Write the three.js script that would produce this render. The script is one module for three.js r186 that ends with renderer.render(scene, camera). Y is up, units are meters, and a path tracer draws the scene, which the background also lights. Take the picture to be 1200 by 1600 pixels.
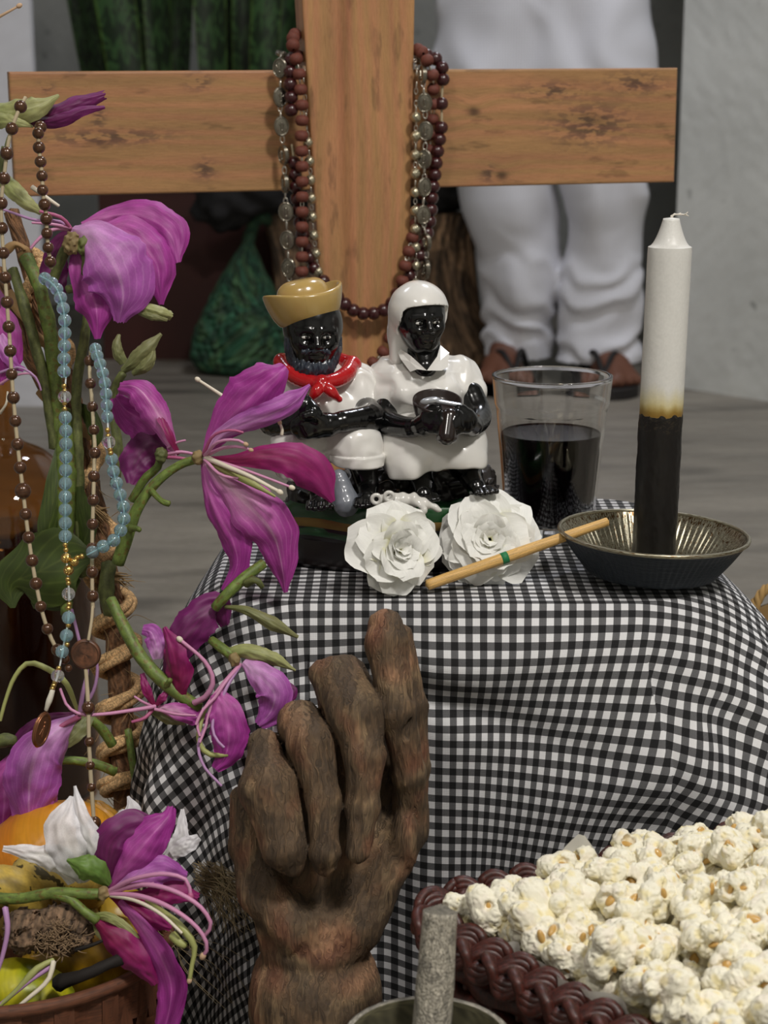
import * as THREE from 'three';
import { mergeGeometries } from 'three/addons/utils/BufferGeometryUtils.js';
import { RoundedBoxGeometry } from 'three/addons/geometries/RoundedBoxGeometry.js';
import { RectAreaLightUniformsLib } from 'three/addons/lights/RectAreaLightUniformsLib.js';
import { createNoise3D } from 'simplex-noise';

// ---------------------------------------------------------------- camera, light, exposure
const scene = new THREE.Scene();
scene.background = new THREE.Color(0x0b0b0c);
const FOCAL = 2790, PITCH = 13.5 * Math.PI / 180, EYE = new THREE.Vector3(0, 0.6, 0);
const camera = new THREE.PerspectiveCamera(2 * Math.atan(800 / FOCAL) * 180 / Math.PI, 0.75, 0.05, 40);
camera.position.copy(EYE);
camera.rotation.x = -PITCH;
camera.focus = 0.9;
camera.userData.fStop = 18;
scene.add(camera);
RectAreaLightUniformsLib.init();
const renderer = new THREE.WebGLRenderer({ antialias: true });
renderer.toneMapping = THREE.LinearToneMapping;
renderer.toneMappingExposure = 0.88;
renderer.shadowMap.enabled = true;
// ceiling lamps of the room: [x, z, side, intensity, colour]
const CEILING_Y = 2.7;
const LAMPS = [
  [0.85, 0.55, 0.34, 175, 0xfffaf4],
  [-0.75, 0.9, 0.34, 60, 0xfffaf4],
  [0.6, -2.4, 0.34, 62, 0xf2f5ff],
  [-1.2, -2.2, 0.34, 14, 0xf2f5ff],
];

// ---------------------------------------------------------------- small tools
const V = (x, y, z) => new THREE.Vector3(x, y, z);
function rng(seed) {
  let s = seed >>> 0;
  return () => { s = (s + 0x6d2b79f5) >>> 0; let t = Math.imul(s ^ (s >>> 15), 1 | s); t = (t + Math.imul(t ^ (t >>> 7), 61 | t)) ^ t; return ((t ^ (t >>> 14)) >>> 0) / 4294967296; };
}
const noise = createNoise3D(rng(7));
const fbm = (x, y, z, n = 4) => { let a = 0, w = 1, s = 0; for (let i = 0; i < n; i++) { a += w * noise(x, y, z); s += w; w *= 0.5; x *= 2.03; y *= 2.03; z *= 2.03; } return a / s; };
const clamp = (x, a = 0, b = 1) => Math.min(b, Math.max(a, x));
const mix = (a, b, t) => a + (b - a) * t;
const step = (a, b, x) => { const t = clamp((x - a) / (b - a)); return t * t * (3 - 2 * t); };
const DIR = { f: V(0, -Math.sin(PITCH), -Math.cos(PITCH)), u: V(0, Math.cos(PITCH), -Math.sin(PITCH)) };
// the world point that stands at a depth along the lens axis, and the one on a level plane
function at(px, py, d) { return EYE.clone().addScaledVector(DIR.f, d).add(V((px - 600) / FOCAL * d, 0, 0)).addScaledVector(DIR.u, (800 - py) / FOCAL * d); }
function onY(px, py, y) { const r = at(px, py, 1).sub(EYE); return EYE.clone().addScaledVector(r, (y - EYE.y) / r.y); }
const depthOf = (p) => p.clone().sub(EYE).dot(DIR.f);
const R = (px, d) => px * d / FOCAL;

const used = {};
function numbered(name) { const n = used[name] = (used[name] ?? -1) + 1; return n ? `${name}_${String(n).padStart(3, '0')}` : name; }
function shadows(o) { o.castShadow = true; o.receiveShadow = true; return o; }
function thing(name, label, category, pos, group) {
  const o = new THREE.Group();
  o.name = numbered(name); o.position.copy(pos); o.userData = { label, category };
  if (group) o.userData.group = group;
  o.userData.kind = 'thing';
  scene.add(o);
  return o;
}
const rootOf = (o) => { while (o.parent && o.parent !== scene) o = o.parent; return o; };
// a part whose geometry was made in world coordinates
function part(name, geo, mat, parent, label) {
  const root = rootOf(parent);
  geo.translate(-root.position.x, -root.position.y, -root.position.z);
  const m = shadows(new THREE.Mesh(geo, mat));
  m.name = name;
  if (label) m.userData.label = label;
  parent.add(m);
  return m;
}
// a part that shares a geometry made about its own origin
function place(name, geo, mat, parent, pos, quat, scale) {
  const root = rootOf(parent), m = shadows(new THREE.Mesh(geo, mat));
  m.name = name; m.position.copy(pos).sub(root.position);
  if (quat) m.quaternion.copy(quat);
  if (scale) m.scale.copy(scale);
  parent.add(m);
  return m;
}
// a thing that is one mesh
function single(name, geo, mat, label, category, pos, group) {
  geo.translate(-pos.x, -pos.y, -pos.z);
  const m = shadows(new THREE.Mesh(geo, mat));
  m.name = numbered(name); m.position.copy(pos); m.userData = { label, category, kind: 'thing' };
  if (group) m.userData.group = group;
  scene.add(m);
  return m;
}
function struct(name, geo, mat) { const m = shadows(new THREE.Mesh(geo, mat)); m.name = name; m.userData = { kind: 'structure' }; scene.add(m); return m; }
const merge = (list) => mergeGeometries(list.map((g) => { const h = g.index ? g.toNonIndexed() : g; for (const k of Object.keys(h.attributes)) if (!['position', 'normal', 'uv'].includes(k)) h.deleteAttribute(k); return h; }));

// textures: fn(u, v) gives sRGB 0..255
function tex(w, h, fn, color = true) {
  const a = new Uint8Array(w * h * 4);
  for (let j = 0, o = 0; j < h; j++) for (let i = 0; i < w; i++, o += 4) { const c = fn((i + 0.5) / w, (j + 0.5) / h); a[o] = clamp(c[0], 0, 255); a[o + 1] = clamp(c[1], 0, 255); a[o + 2] = clamp(c[2], 0, 255); a[o + 3] = 255; }
  const t = new THREE.DataTexture(a, w, h);
  t.wrapS = t.wrapT = THREE.RepeatWrapping; t.magFilter = THREE.LinearFilter; t.minFilter = THREE.LinearMipmapLinearFilter; t.generateMipmaps = true;
  if (color) t.colorSpace = THREE.SRGBColorSpace;
  t.needsUpdate = true;
  return t;
}
const grey = (w, h, fn) => tex(w, h, (u, v) => { const g = fn(u, v) * 255; return [g, g, g]; }, false);
// noise that repeats over the unit square
const ring = (u, v, fu, fv, s = 0) => { const a = u * 6.28318, b = v * 6.28318, k = 0.15915; return noise(Math.cos(a) * fu * k + s, Math.sin(a) * fu * k + Math.cos(b) * fv * k * 0.9 + s * 1.7, Math.sin(b) * fv * k - s); };
const std = (o) => new THREE.MeshStandardMaterial({ side: THREE.DoubleSide, roughness: 0.6, ...o });
const phys = (o) => new THREE.MeshPhysicalMaterial({ side: THREE.DoubleSide, roughness: 0.5, ...o });

// ---------------------------------------------------------------- meshing of distance fields (surface nets)
function mesh(f, lo, hi, cell, { uv, color, k = 0.5 } = {}) {
  const nx = Math.ceil((hi.x - lo.x) / cell) + 1, ny = Math.ceil((hi.y - lo.y) / cell) + 1, nz = Math.ceil((hi.z - lo.z) / cell) + 1;
  const g = new Float32Array(nx * ny * nz), id = new Int32Array(nx * ny * nz).fill(-1);
  const bs = 6, reach = bs * cell * 0.87 * 1.7; // blocks far from the surface keep the value of their centre
  for (let bz = 0; bz < nz; bz += bs) for (let by = 0; by < ny; by += bs) for (let bx = 0; bx < nx; bx += bs) {
    const far = f(lo.x + (bx + bs / 2 - 0.5) * cell, lo.y + (by + bs / 2 - 0.5) * cell, lo.z + (bz + bs / 2 - 0.5) * cell), skip = Math.abs(far) > reach;
    for (let z = bz; z < Math.min(nz, bz + bs); z++) for (let y = by; y < Math.min(ny, by + bs); y++) for (let x = bx; x < Math.min(nx, bx + bs); x++) g[x + nx * (y + ny * z)] = skip ? far : f(lo.x + x * cell, lo.y + y * cell, lo.z + z * cell);
  }
  const P = [], I = [], st = [1, nx, nx * ny];
  for (let z = 0; z < nz - 1; z++) for (let y = 0; y < ny - 1; y++) for (let x = 0; x < nx - 1; x++) {
    const o = x + y * nx + z * nx * ny;
    let m = 0, n = 0, cx = 0, cy = 0, cz = 0;
    for (let c = 0; c < 8; c++) if (g[o + (c & 1) + ((c >> 1) & 1) * st[1] + (c >> 2) * st[2]] < 0) m |= 1 << c;
    if (m === 0 || m === 255) continue;
    for (let c = 0; c < 8; c++) for (let a = 0; a < 3; a++) {
      if (c & (1 << a)) continue;
      const e = c | (1 << a);
      if (((m >> c) & 1) === ((m >> e) & 1)) continue;
      const g0 = g[o + (c & 1) + ((c >> 1) & 1) * st[1] + (c >> 2) * st[2]], g1 = g[o + (e & 1) + ((e >> 1) & 1) * st[1] + (e >> 2) * st[2]], t = g0 / (g0 - g1);
      cx += (c & 1) + (a === 0 ? t : 0); cy += ((c >> 1) & 1) + (a === 1 ? t : 0); cz += (c >> 2) + (a === 2 ? t : 0); n++;
    }
    id[o] = P.length / 3;
    P.push(lo.x + (x + cx / n) * cell, lo.y + (y + cy / n) * cell, lo.z + (z + cz / n) * cell);
  }
  for (let z = 0; z < nz - 1; z++) for (let y = 0; y < ny - 1; y++) for (let x = 0; x < nx - 1; x++) {
    const o = x + y * nx + z * nx * ny, s = g[o] < 0, q = [x, y, z];
    for (let a = 0; a < 3; a++) {
      if (s === (g[o + st[a]] < 0)) continue;
      const b = (a + 1) % 3, c = (a + 2) % 3;
      if (q[b] === 0 || q[c] === 0) continue;
      const i0 = id[o], i1 = id[o - st[b]], i2 = id[o - st[b] - st[c]], i3 = id[o - st[c]];
      if (i0 < 0 || i1 < 0 || i2 < 0 || i3 < 0) continue;
      if (s) I.push(i0, i1, i2, i0, i2, i3); else I.push(i0, i2, i1, i0, i3, i2);
    }
  }
  const n = P.length / 3, N = new Float32Array(n * 3), U = new Float32Array(n * 2), C = color && new Float32Array(n * 3), e = cell * k;
  for (let i = 0; i < n; i++) {
    let x = P[i * 3], y = P[i * 3 + 1], z = P[i * 3 + 2], gx = 0, gy = 0, gz = 0;
    for (let r = 0; r < 2; r++) {
      gx = f(x + e, y, z) - f(x - e, y, z); gy = f(x, y + e, z) - f(x, y - e, z); gz = f(x, y, z + e) - f(x, y, z - e);
      const l = Math.hypot(gx, gy, gz) || 1;
      gx /= l; gy /= l; gz /= l;
      if (r === 0) { const s = clamp(f(x, y, z) / Math.max(l / (2 * e), 0.3), -cell * 0.5, cell * 0.5); x -= gx * s; y -= gy * s; z -= gz * s; }
    }
    P[i * 3] = x; P[i * 3 + 1] = y; P[i * 3 + 2] = z; N.set([gx, gy, gz], i * 3);
    U.set(uv ? uv(x, y, z, gx, gy, gz) : [x, y], i * 2);
    if (C) C.set(color(x, y, z, gx, gy, gz), i * 3);
  }
  const geo = new THREE.BufferGeometry();
  geo.setAttribute('position', new THREE.BufferAttribute(new Float32Array(P), 3));
  geo.setAttribute('normal', new THREE.BufferAttribute(N, 3));
  geo.setAttribute('uv', new THREE.BufferAttribute(U, 2));
  if (C) geo.setAttribute('color', new THREE.BufferAttribute(C, 3));
  geo.setIndex(I);
  return geo;
}
const smin = (a, b, k) => { const h = Math.max(k - Math.abs(a - b), 0) / k; return Math.min(a, b) - h * h * k * 0.25; };
const smax = (a, b, k) => -smin(-a, -b, k);
function capsule(a, b, ra, rb = ra) {
  const dx = b.x - a.x, dy = b.y - a.y, dz = b.z - a.z, l2 = dx * dx + dy * dy + dz * dz || 1e-9;
  return (x, y, z) => { const t = clamp(((x - a.x) * dx + (y - a.y) * dy + (z - a.z) * dz) / l2), ex = x - a.x - dx * t, ey = y - a.y - dy * t, ez = z - a.z - dz * t; return Math.sqrt(ex * ex + ey * ey + ez * ez) - ra - (rb - ra) * t; };
}
function ball(c, r) { return (x, y, z) => Math.hypot(x - c.x, y - c.y, z - c.z) - r; }
// an ellipsoid; turn is a quaternion
function egg(c, rx, ry, rz, turn) {
  const q = turn && turn.clone().invert(), m = q && new THREE.Matrix4().makeRotationFromQuaternion(q).elements;
  return (x, y, z) => {
    let a = x - c.x, b = y - c.y, d = z - c.z;
    if (m) { const A = m[0] * a + m[4] * b + m[8] * d, B = m[1] * a + m[5] * b + m[9] * d; d = m[2] * a + m[6] * b + m[10] * d; a = A; b = B; }
    const k0 = Math.hypot(a / rx, b / ry, d / rz), k1 = Math.hypot(a / (rx * rx), b / (ry * ry), d / (rz * rz));
    return k0 < 1e-6 ? -Math.min(rx, ry, rz) : k0 * (k0 - 1) / k1;
  };
}
const union = (k, ...fs) => (x, y, z) => { let d = fs[0](x, y, z); for (let i = 1; i < fs.length; i++) d = smin(d, fs[i](x, y, z), k); return d; };
function chain(pts, rs, k = 0.002) { const fs = []; for (let i = 0; i + 1 < pts.length; i++) fs.push(capsule(pts[i], pts[i + 1], rs[i], rs[i + 1])); return union(k, ...fs); }
// a limb or band through points, without swelling at the joints
function limb(pts, rs, n = 14) { const c = curve(pts), p = [], q = []; for (let i = 0; i <= n; i++) { const t = i / n, x = t * (rs.length - 1), k = Math.min(rs.length - 2, Math.floor(x)); p.push(c.getPoint(t)); q.push(mix(rs[k], rs[k + 1], step(0, 1, x - k))); } return chain(p, q, 0.0001); }
const turnBy = (x, y, z) => new THREE.Quaternion().setFromEuler(new THREE.Euler(x * Math.PI / 180, y * Math.PI / 180, z * Math.PI / 180));
function boxOf(pad, ...pts) { const b = new THREE.Box3().setFromPoints(pts); b.expandByScalar(pad); return [b.min, b.max]; }

// ---------------------------------------------------------------- tubes, sheets
const curve = (pts) => new THREE.CatmullRomCurve3(pts, false, 'centripetal');
function lerpList(list, t) { if (typeof list === 'number') return list; const x = clamp(t) * (list.length - 1), i = Math.min(list.length - 2, Math.floor(x)), f = x - i; return list.length === 1 ? list[0] : mix(list[i], list[i + 1], f * f * (3 - 2 * f) * 0.5 + f * 0.5); }
// a round sweep whose radius follows a list; ends closed by a dome
function tube(pts, radius, { seg = 0, sides = 8, rough = 0, seed = 0, flat = 1 } = {}) {
  const c = pts.isCurve || pts.getPointAt ? pts : curve(pts), len = c.getLength(), n = seg || Math.max(6, Math.ceil(len / 0.004)), fr = c.computeFrenetFrames(n, false);
  const pos = [], uv = [], idx = [];
  for (let i = 0; i <= n; i++) {
    const t = i / n, p = c.getPointAt(t);
    for (let j = 0; j <= sides; j++) {
      const a = j / sides * Math.PI * 2;
      let r = lerpList(radius, t);
      if (rough) r *= 1 + rough * noise(Math.cos(a) * 1.2 + seed, Math.sin(a) * 1.2, t * len * 90 + seed);
      const q = p.clone().addScaledVector(fr.normals[i], Math.cos(a) * r).addScaledVector(fr.binormals[i], Math.sin(a) * r * flat);
      pos.push(q.x, q.y, q.z); uv.push(j / sides, t * len * 20);
    }
  }
  const w = sides + 1;
  for (let i = 0; i < n; i++) for (let j = 0; j < sides; j++) { const a = i * w + j, b = a + w; idx.push(a, b, a + 1, b, b + 1, a + 1); }
  for (const [i, s] of [[0, -1], [n, 1]]) {
    const t = c.getTangentAt(i / n), p = c.getPointAt(i / n).addScaledVector(t, s * lerpList(radius, i / n) * 0.45), k = pos.length / 3;
    pos.push(p.x, p.y, p.z); uv.push(0.5, i / n);
    for (let j = 0; j < sides; j++) { const a = i * w + j; if (s > 0) idx.push(a, k, a + 1); else idx.push(a, a + 1, k); }
  }
  return finish(pos, uv, idx, w, n);
}
function finish(pos, uv, idx, w, n) {
  const g = new THREE.BufferGeometry();
  g.setAttribute('position', new THREE.Float32BufferAttribute(pos, 3));
  g.setAttribute('uv', new THREE.Float32BufferAttribute(uv, 2));
  g.setIndex(idx);
  g.computeVertexNormals();
  if (w) { const N = g.attributes.normal, a = V(0, 0, 0), b = V(0, 0, 0); for (let i = 0; i <= n; i++) { a.fromBufferAttribute(N, i * w); b.fromBufferAttribute(N, i * w + w - 1); a.add(b).normalize(); N.setXYZ(i * w, a.x, a.y, a.z); N.setXYZ(i * w + w - 1, a.x, a.y, a.z); } }
  return g;
}
// a grid of points fn(u, v) with u, v in 0..1
function sheet(nu, nv, fn, uvf) {
  const pos = [], uv = [], idx = [];
  for (let j = 0; j <= nv; j++) for (let i = 0; i <= nu; i++) { const p = fn(i / nu, j / nv); pos.push(p.x, p.y, p.z); const q = uvf ? uvf(i / nu, j / nv) : [i / nu, j / nv]; uv.push(q[0], q[1]); }
  const w = nu + 1;
  for (let j = 0; j < nv; j++) for (let i = 0; i < nu; i++) { const a = j * w + i, b = a + w; idx.push(a, a + 1, b, b, a + 1, b + 1); }
  return finish(pos, uv, idx);
}
const lathe = (profile, seg = 48) => new THREE.LatheGeometry(profile.map(([x, y]) => new THREE.Vector2(x, y)), seg);

// ---------------------------------------------------------------- the room
const M = {};
{
  const t = tex(1024, 1024, (u, v) => {
    const s = fbm(u * 5, v * 22, 1, 5), b = fbm(u * 3 + 9, v * 4, 4, 4), g = noise(u * 190, v * 240, 2), k = Math.max(0, fbm(u * 4, v * 14, 8, 4) - 0.28) * 90;
    const l = 134 + s * 17 + b * 14 + g * 4 - k;
    return [l, l * 0.95, l * 0.87];
  });
  t.repeat.set(0.4, 0.4); t.offset.set(0.37, 0.1);
  M.floor = std({ map: t, roughness: 0.55, roughnessMap: grey(256, 256, (u, v) => 0.8 + 0.2 * ring(u, v, 14, 40)), bumpMap: grey(512, 512, (u, v) => 0.5 + 0.4 * ring(u, v, 30, 60, 3)), bumpScale: 0.0008 });
  const w = tex(512, 512, (u, v) => {
    const l = 178 + fbm(u * 3, v * 3, 5, 5) * 14 + noise(u * 70, v * 70, 1) * 2, spot = Math.max(0, fbm(u * 9, v * 9, 21, 3) - 0.55) * 160;
    return [l - spot, l + 1 - spot, l - 4 - spot];
  });
  M.wall = std({ map: w, roughness: 0.85, bumpMap: grey(256, 256, (u, v) => 0.5 + 0.5 * ring(u, v, 26, 26, 5)), bumpScale: 0.0015 });
  M.paleWall = std({ map: tex(512, 512, (u, v) => { const l = 214 + fbm(u * 3 + 4, v * 3, 5, 5) * 16 + noise(u * 70, v * 70, 1) * 2, spot = Math.max(0, fbm(u * 11, v * 11, 31, 3) - 0.62) * 200; return [l - spot, l + 1 - spot, l - 4 - spot]; }), roughness: 0.85, bumpMap: M.wall.bumpMap, bumpScale: 0.0012 });
  M.whiteWall = std({ color: 0xd9d9de, roughness: 0.8, bumpMap: M.wall.bumpMap, bumpScale: 0.001 });
  M.ceiling = std({ color: 0xdadad6, roughness: 0.9 });
}
function slab(x0, x1, y0, y1, z0, z1, scale = 1) {
  const g = new THREE.BoxGeometry(x1 - x0, y1 - y0, z1 - z0), p = g.attributes.position, n = g.attributes.normal, uv = g.attributes.uv;
  g.translate((x0 + x1) / 2, (y0 + y1) / 2, (z0 + z1) / 2);
  for (let i = 0; i < p.count; i++) { const a = Math.abs(n.getX(i)), b = Math.abs(n.getY(i)); uv.setXY(i, (a > 0.5 ? p.getZ(i) : p.getX(i)) * scale, (b > 0.5 ? p.getZ(i) : p.getY(i)) * scale); }
  return g;
}
const ROOM = { x0: -2.6, x1: 2.6, z0: -5.0, z1: 2.4 };
struct('floor', slab(ROOM.x0 - 0.1, ROOM.x1 + 0.1, -0.1, 0, ROOM.z0 - 0.1, ROOM.z1 + 0.1), M.floor);
struct('ceiling', slab(ROOM.x0 - 0.1, ROOM.x1 + 0.1, CEILING_Y, CEILING_Y + 0.1, ROOM.z0 - 0.1, ROOM.z1 + 0.1), M.ceiling);
struct('wall_back', slab(ROOM.x0 - 0.1, ROOM.x1 + 0.1, 0, CEILING_Y, ROOM.z0 - 0.1, ROOM.z0), M.wall);
struct('wall_front', slab(ROOM.x0 - 0.1, ROOM.x1 + 0.1, 0, CEILING_Y, ROOM.z1, ROOM.z1 + 0.1), M.wall);
struct('wall_left', slab(ROOM.x0 - 0.1, ROOM.x0, 0, CEILING_Y, ROOM.z0, ROOM.z1), M.wall);
struct('wall_right', slab(ROOM.x1, ROOM.x1 + 0.1, 0, CEILING_Y, ROOM.z0, ROOM.z1), M.wall);
{ // the corner of wall that juts into the room on the right, its edge at the person's side
  const c = onY(1047, 604, 0), e = onY(1200, 627, 0), a = Math.atan2(e.z - c.z, e.x - c.x);
  const g = slab(0, 1.9, 0, CEILING_Y, -0.7, 0);
  const m = struct('wall_side', g, M.paleWall);
  m.position.copy(c); m.rotation.y = -a;
}
{ // white pillar at the far left
  const e = at(48, 50, 3.25);
  struct('wall_pillar', slab(e.x - 0.42, e.x, 0, CEILING_Y, e.z - 0.03, e.z), M.whiteWall);
}
for (const [x, z, side, power, color] of LAMPS) {
  const o = thing('ceiling_lamp', `square ceiling lamp ${x > 0 ? (z > -1 ? 'above the altar on the right' : 'above the standing person') : (z > -1 ? 'behind the viewer on the left' : 'above the planter')}`, 'lamp', V(x, CEILING_Y, z));
  const frame = new RoundedBoxGeometry(side + 0.04, 0.04, side + 0.04, 2, 0.008); frame.translate(x, CEILING_Y - 0.02, z);
  part('housing', frame, std({ color: 0xeeeeee }), o);
  const glow = new THREE.BoxGeometry(side, 0.006, side); glow.translate(x, CEILING_Y - 0.042, z);
  part('diffuser', glow, std({ color: 0xffffff, emissive: color, emissiveIntensity: 2 }), o);
  const l = new THREE.RectAreaLight(color, power, side, side);
  l.position.set(x, CEILING_Y - 0.055, z); l.lookAt(x, 0, z);
  scene.add(l);
}

// ---------------------------------------------------------------- behind the altar
{ // dark red planter with snake plants
  const b = onY(300, 562, 0), d = depthOf(b), o = thing('planter', 'dark red brown planter box behind the wooden cross', 'planter', V(b.x, 0, b.z));
  const x0 = at(163, 560, d).x, x1 = at(470, 560, d).x, w = x1 - x0, h = 0.4, cx = (x0 + x1) / 2, z = b.z - 0.15;
  M.planter = std({ map: tex(256, 256, (u, v) => { const l = 1 + 0.12 * fbm(u * 6, v * 6, 3, 4); return [66 * l, 27 * l, 20 * l]; }), roughness: 0.6 });
  const s = new THREE.BufferGeometry().copy(slab(-w / 2, w / 2, 0, h, -0.15, 0.15));
  s.translate(cx, 0, z); part('box', s, M.planter, o);
  for (const zz of [z + 0.15, z - 0.15]) { const g = new RoundedBoxGeometry(w + 0.03, 0.04, 0.03, 2, 0.008); g.translate(cx, h, zz); part('rim', g, M.planter, o); }
  const soil = slab(-w / 2 + 0.01, w / 2 - 0.01, h - 0.02, h + 0.005, -0.14, 0.14); soil.translate(cx, 0, z);
  part('soil', soil, std({ color: 0x2a211a, roughness: 1 }), o);
  M.snake = std({ roughness: 0.45, map: tex(128, 512, (u, v) => {
    const band = noise(v * 26 + fbm(u * 3, v * 8, 2, 2) * 1.5, u * 1.5, 4), e = Math.abs(u - 0.5) > 0.46 ? 26 : 0, k = band > 0.05 ? 1 : 0.55;
    return [58 * k + e + 10 * noise(u * 30, v * 90, 1), 88 * k + e, 48 * k];
  }) });
  const plant = thing('snake_plant', 'clump of tall banded green snake plant leaves growing from the planter', 'plant', V(cx, h, z));
  const r = rng(31);
  // [pixel where the leaf stands at y = 110, lean, width, height above the soil, depth step]
  const leaves = [[182, -62, 58, 0.72, 0.10], [128, -70, 34, 0.6, -0.05], [213, 12, 40, 0.7, -0.1], [252, -10, 44, 0.8, 0.06], [290, 30, 40, 0.66, -0.08], [332, -14, 46, 0.82, 0.08], [360, 26, 36, 0.7, -0.06], [395, 16, 44, 0.78, 0.02], [428, 42, 42, 0.7, 0.09], [150, -25, 30, 0.55, -0.12], [455, 20, 38, 0.8, -0.1], [232, 34, 34, 0.6, -0.13]];
  leaves.forEach(([px, lean, wd, ht, dz], i) => {
    const dd = depthOf(V(0, h, z + dz)), foot = at(px, 110, dd); // passes this point above the crossbar
    const base = V(foot.x - R(lean, dd) * 0.55, h, z + dz), k = (ht) / Math.max(0.05, foot.y - h), wid = R(wd, dd) / 2, ph = r() * 6;
    const dirx = (foot.x - base.x) * k * 0.55;
    const g = sheet(6, 24, (u, v) => {
      const s = (u - 0.5) * 2, w2 = wid * (0.75 + 0.4 * Math.sin(Math.min(1, v * 1.3) * 1.9)) * (v > 0.75 ? Math.sqrt(Math.max(0.0004, 1 - ((v - 0.75) / 0.25) ** 2)) : 1), tw = 0.5 * Math.sin(v * 2 + ph);
      return V(base.x + dirx * Math.pow(v, 1.3) + s * w2 * Math.cos(tw), h + ht * v, base.z + s * w2 * Math.sin(tw) + 0.35 * w2 * s * s);
    });
    part('leaf', g, M.snake, plant);
  });
}
{ // tree stump stool behind the cross
  const b = onY(590, 590, 0), d = depthOf(b), o = thing('tree_stump', 'rough brown tree stump stool behind the two figures', 'stump', V(b.x, 0, b.z - 0.11));
  M.bark = std({ roughness: 0.9, map: tex(512, 512, (u, v) => {
    const s = ring(u, v, 40, 7, 2), k = 1 + 0.5 * s + 0.25 * ring(u, v, 90, 30, 7), p = ring(u, v, 7, 5, 11) > 0.25 ? 1.35 : 1;
    return [100 * k * p, 80 * k * p, 61 * k * p];
  }), bumpMap: grey(512, 512, (u, v) => 0.5 + 0.4 * ring(u, v, 40, 7, 2)), bumpScale: 0.012 });
  const cx = b.x, cz = b.z - 0.11, h = 0.335, r0 = R(182, d);
  const g = sheet(72, 16, (u, v) => {
    const a = u * Math.PI * 2, rr = r0 * (1 - 0.14 * Math.sin(v * 2.6) + 0.05 * Math.sin(a * 3 + 1) + 0.03 * Math.sin(a * 8) + 0.05 * (1 - v) ** 3 + 0.012 * noise(Math.cos(a) * 5, Math.sin(a) * 5, v * 3)), z = 0.42;
    return V(cx + Math.cos(a) * rr - 0.03 * v, h * v, cz + Math.sin(a) * rr * z);
  }, (u, v) => [u * 2, v * 0.6]);
  part('trunk', g, M.bark, o);
  const top = sheet(72, 8, (u, v) => { const a = u * Math.PI * 2, rr = r0 * v * (1 - 0.14 * Math.sin(2.6) + 0.05 * Math.sin(a * 3 + 1) + 0.03 * Math.sin(a * 8) + 0.012 * noise(Math.cos(a) * 5, Math.sin(a) * 5, 3)); return V(cx + Math.cos(a) * rr - 0.03, h, cz + Math.sin(a) * rr * 0.42); }, (u, v) => [v * 0.5, u * 0.2]);
  part('top', top, std({ color: 0x6d5844, roughness: 0.85 }), o);
  // black cloth bag lying on the stump
  const c = at(560, 325, depthOf(V(cx, h, cz + 0.08))), f = union(0.05, egg(V(c.x - 0.16, h + 0.045, cz + 0.02), 0.17, 0.05, 0.09), egg(V(c.x + 0.12, h + 0.055, cz), 0.17, 0.06, 0.09), egg(V(c.x - 0.28, h + 0.015, cz + 0.03), 0.06, 0.05, 0.07));
  const bag = mesh((x, y, z) => f(x, y, z) + 0.012 * noise(x * 16, y * 22, z * 16), V(c.x - 0.45, h - 0.06, cz - 0.2), V(c.x + 0.42, h + 0.16, cz + 0.3), 0.012);
  single('cloth_bundle', bag, std({ color: 0x141212, roughness: 0.9 }), 'black cloth bundle lying on top of the tree stump', 'cloth', V(c.x, h, cz));
}
{ // green net bag
  const b = onY(372, 593, 0), o = thing('net_bag', 'green net bag tied at the top on the floor by the stump', 'bag', V(b.x, 0, b.z - 0.08)), d = depthOf(b) + 0.08, cz = b.z - 0.08;
  const top = at(392, 372, d), w = R(74, d), h = top.y;
  M.net = std({ roughness: 0.75, map: tex(512, 512, (u, v) => {
    const a = (u * 60 + v * 40) % 1, c = (u * 60 - v * 40 + 40) % 1, n = a < 0.28 || c < 0.28, l = 1 + 0.4 * ring(u, v, 12, 12, 4), p = ring(u, v, 7, 7, 9) > 0.15;
    return n ? [28 * l, 78 * l, 56 * l] : p ? [74 * l, 92 * l, 54 * l] : [44 * l, 78 * l, 54 * l];
  }), bumpMap: grey(256, 256, (u, v) => 0.5 + 0.5 * ring(u, v, 18, 18, 4)), bumpScale: 0.012 });
  const g = sheet(48, 36, (u, v) => {
    const a = u * Math.PI * 2, y = h * v, s = v < 0.1 ? Math.sqrt(1 - ((0.1 - v) / 0.1) ** 2) * 0.35 + 0.62 : 1;
    const prof = (v < 0.35 ? 0.97 + 0.05 * Math.sin(v * 9) : mix(1.0, 0.10, Math.pow(clamp((v - 0.35) / 0.65), 1.05))) * s;
    const rr = w * prof * (1 + 0.06 * Math.sin(a * 5 + v * 4) * (1 - v * 0.3) + 0.05 * noise(Math.cos(a) * 2.5, Math.sin(a) * 2.5, v * 5));
    return V(b.x + (top.x - b.x) * v ** 2 + Math.cos(a) * rr, y, cz + Math.sin(a) * rr * 0.75);
  }, (u, v) => [u * 2, v]);
  part('sack', g, M.net, o);
  part('knot', tube([V(top.x - 0.004, h - 0.025, cz), V(top.x, h, cz), V(top.x + 0.02, h + 0.045, cz), V(top.x + 0.045, h + 0.05, cz)], [0.012, 0.014, 0.012, 0.02]), M.net, o);
}
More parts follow.
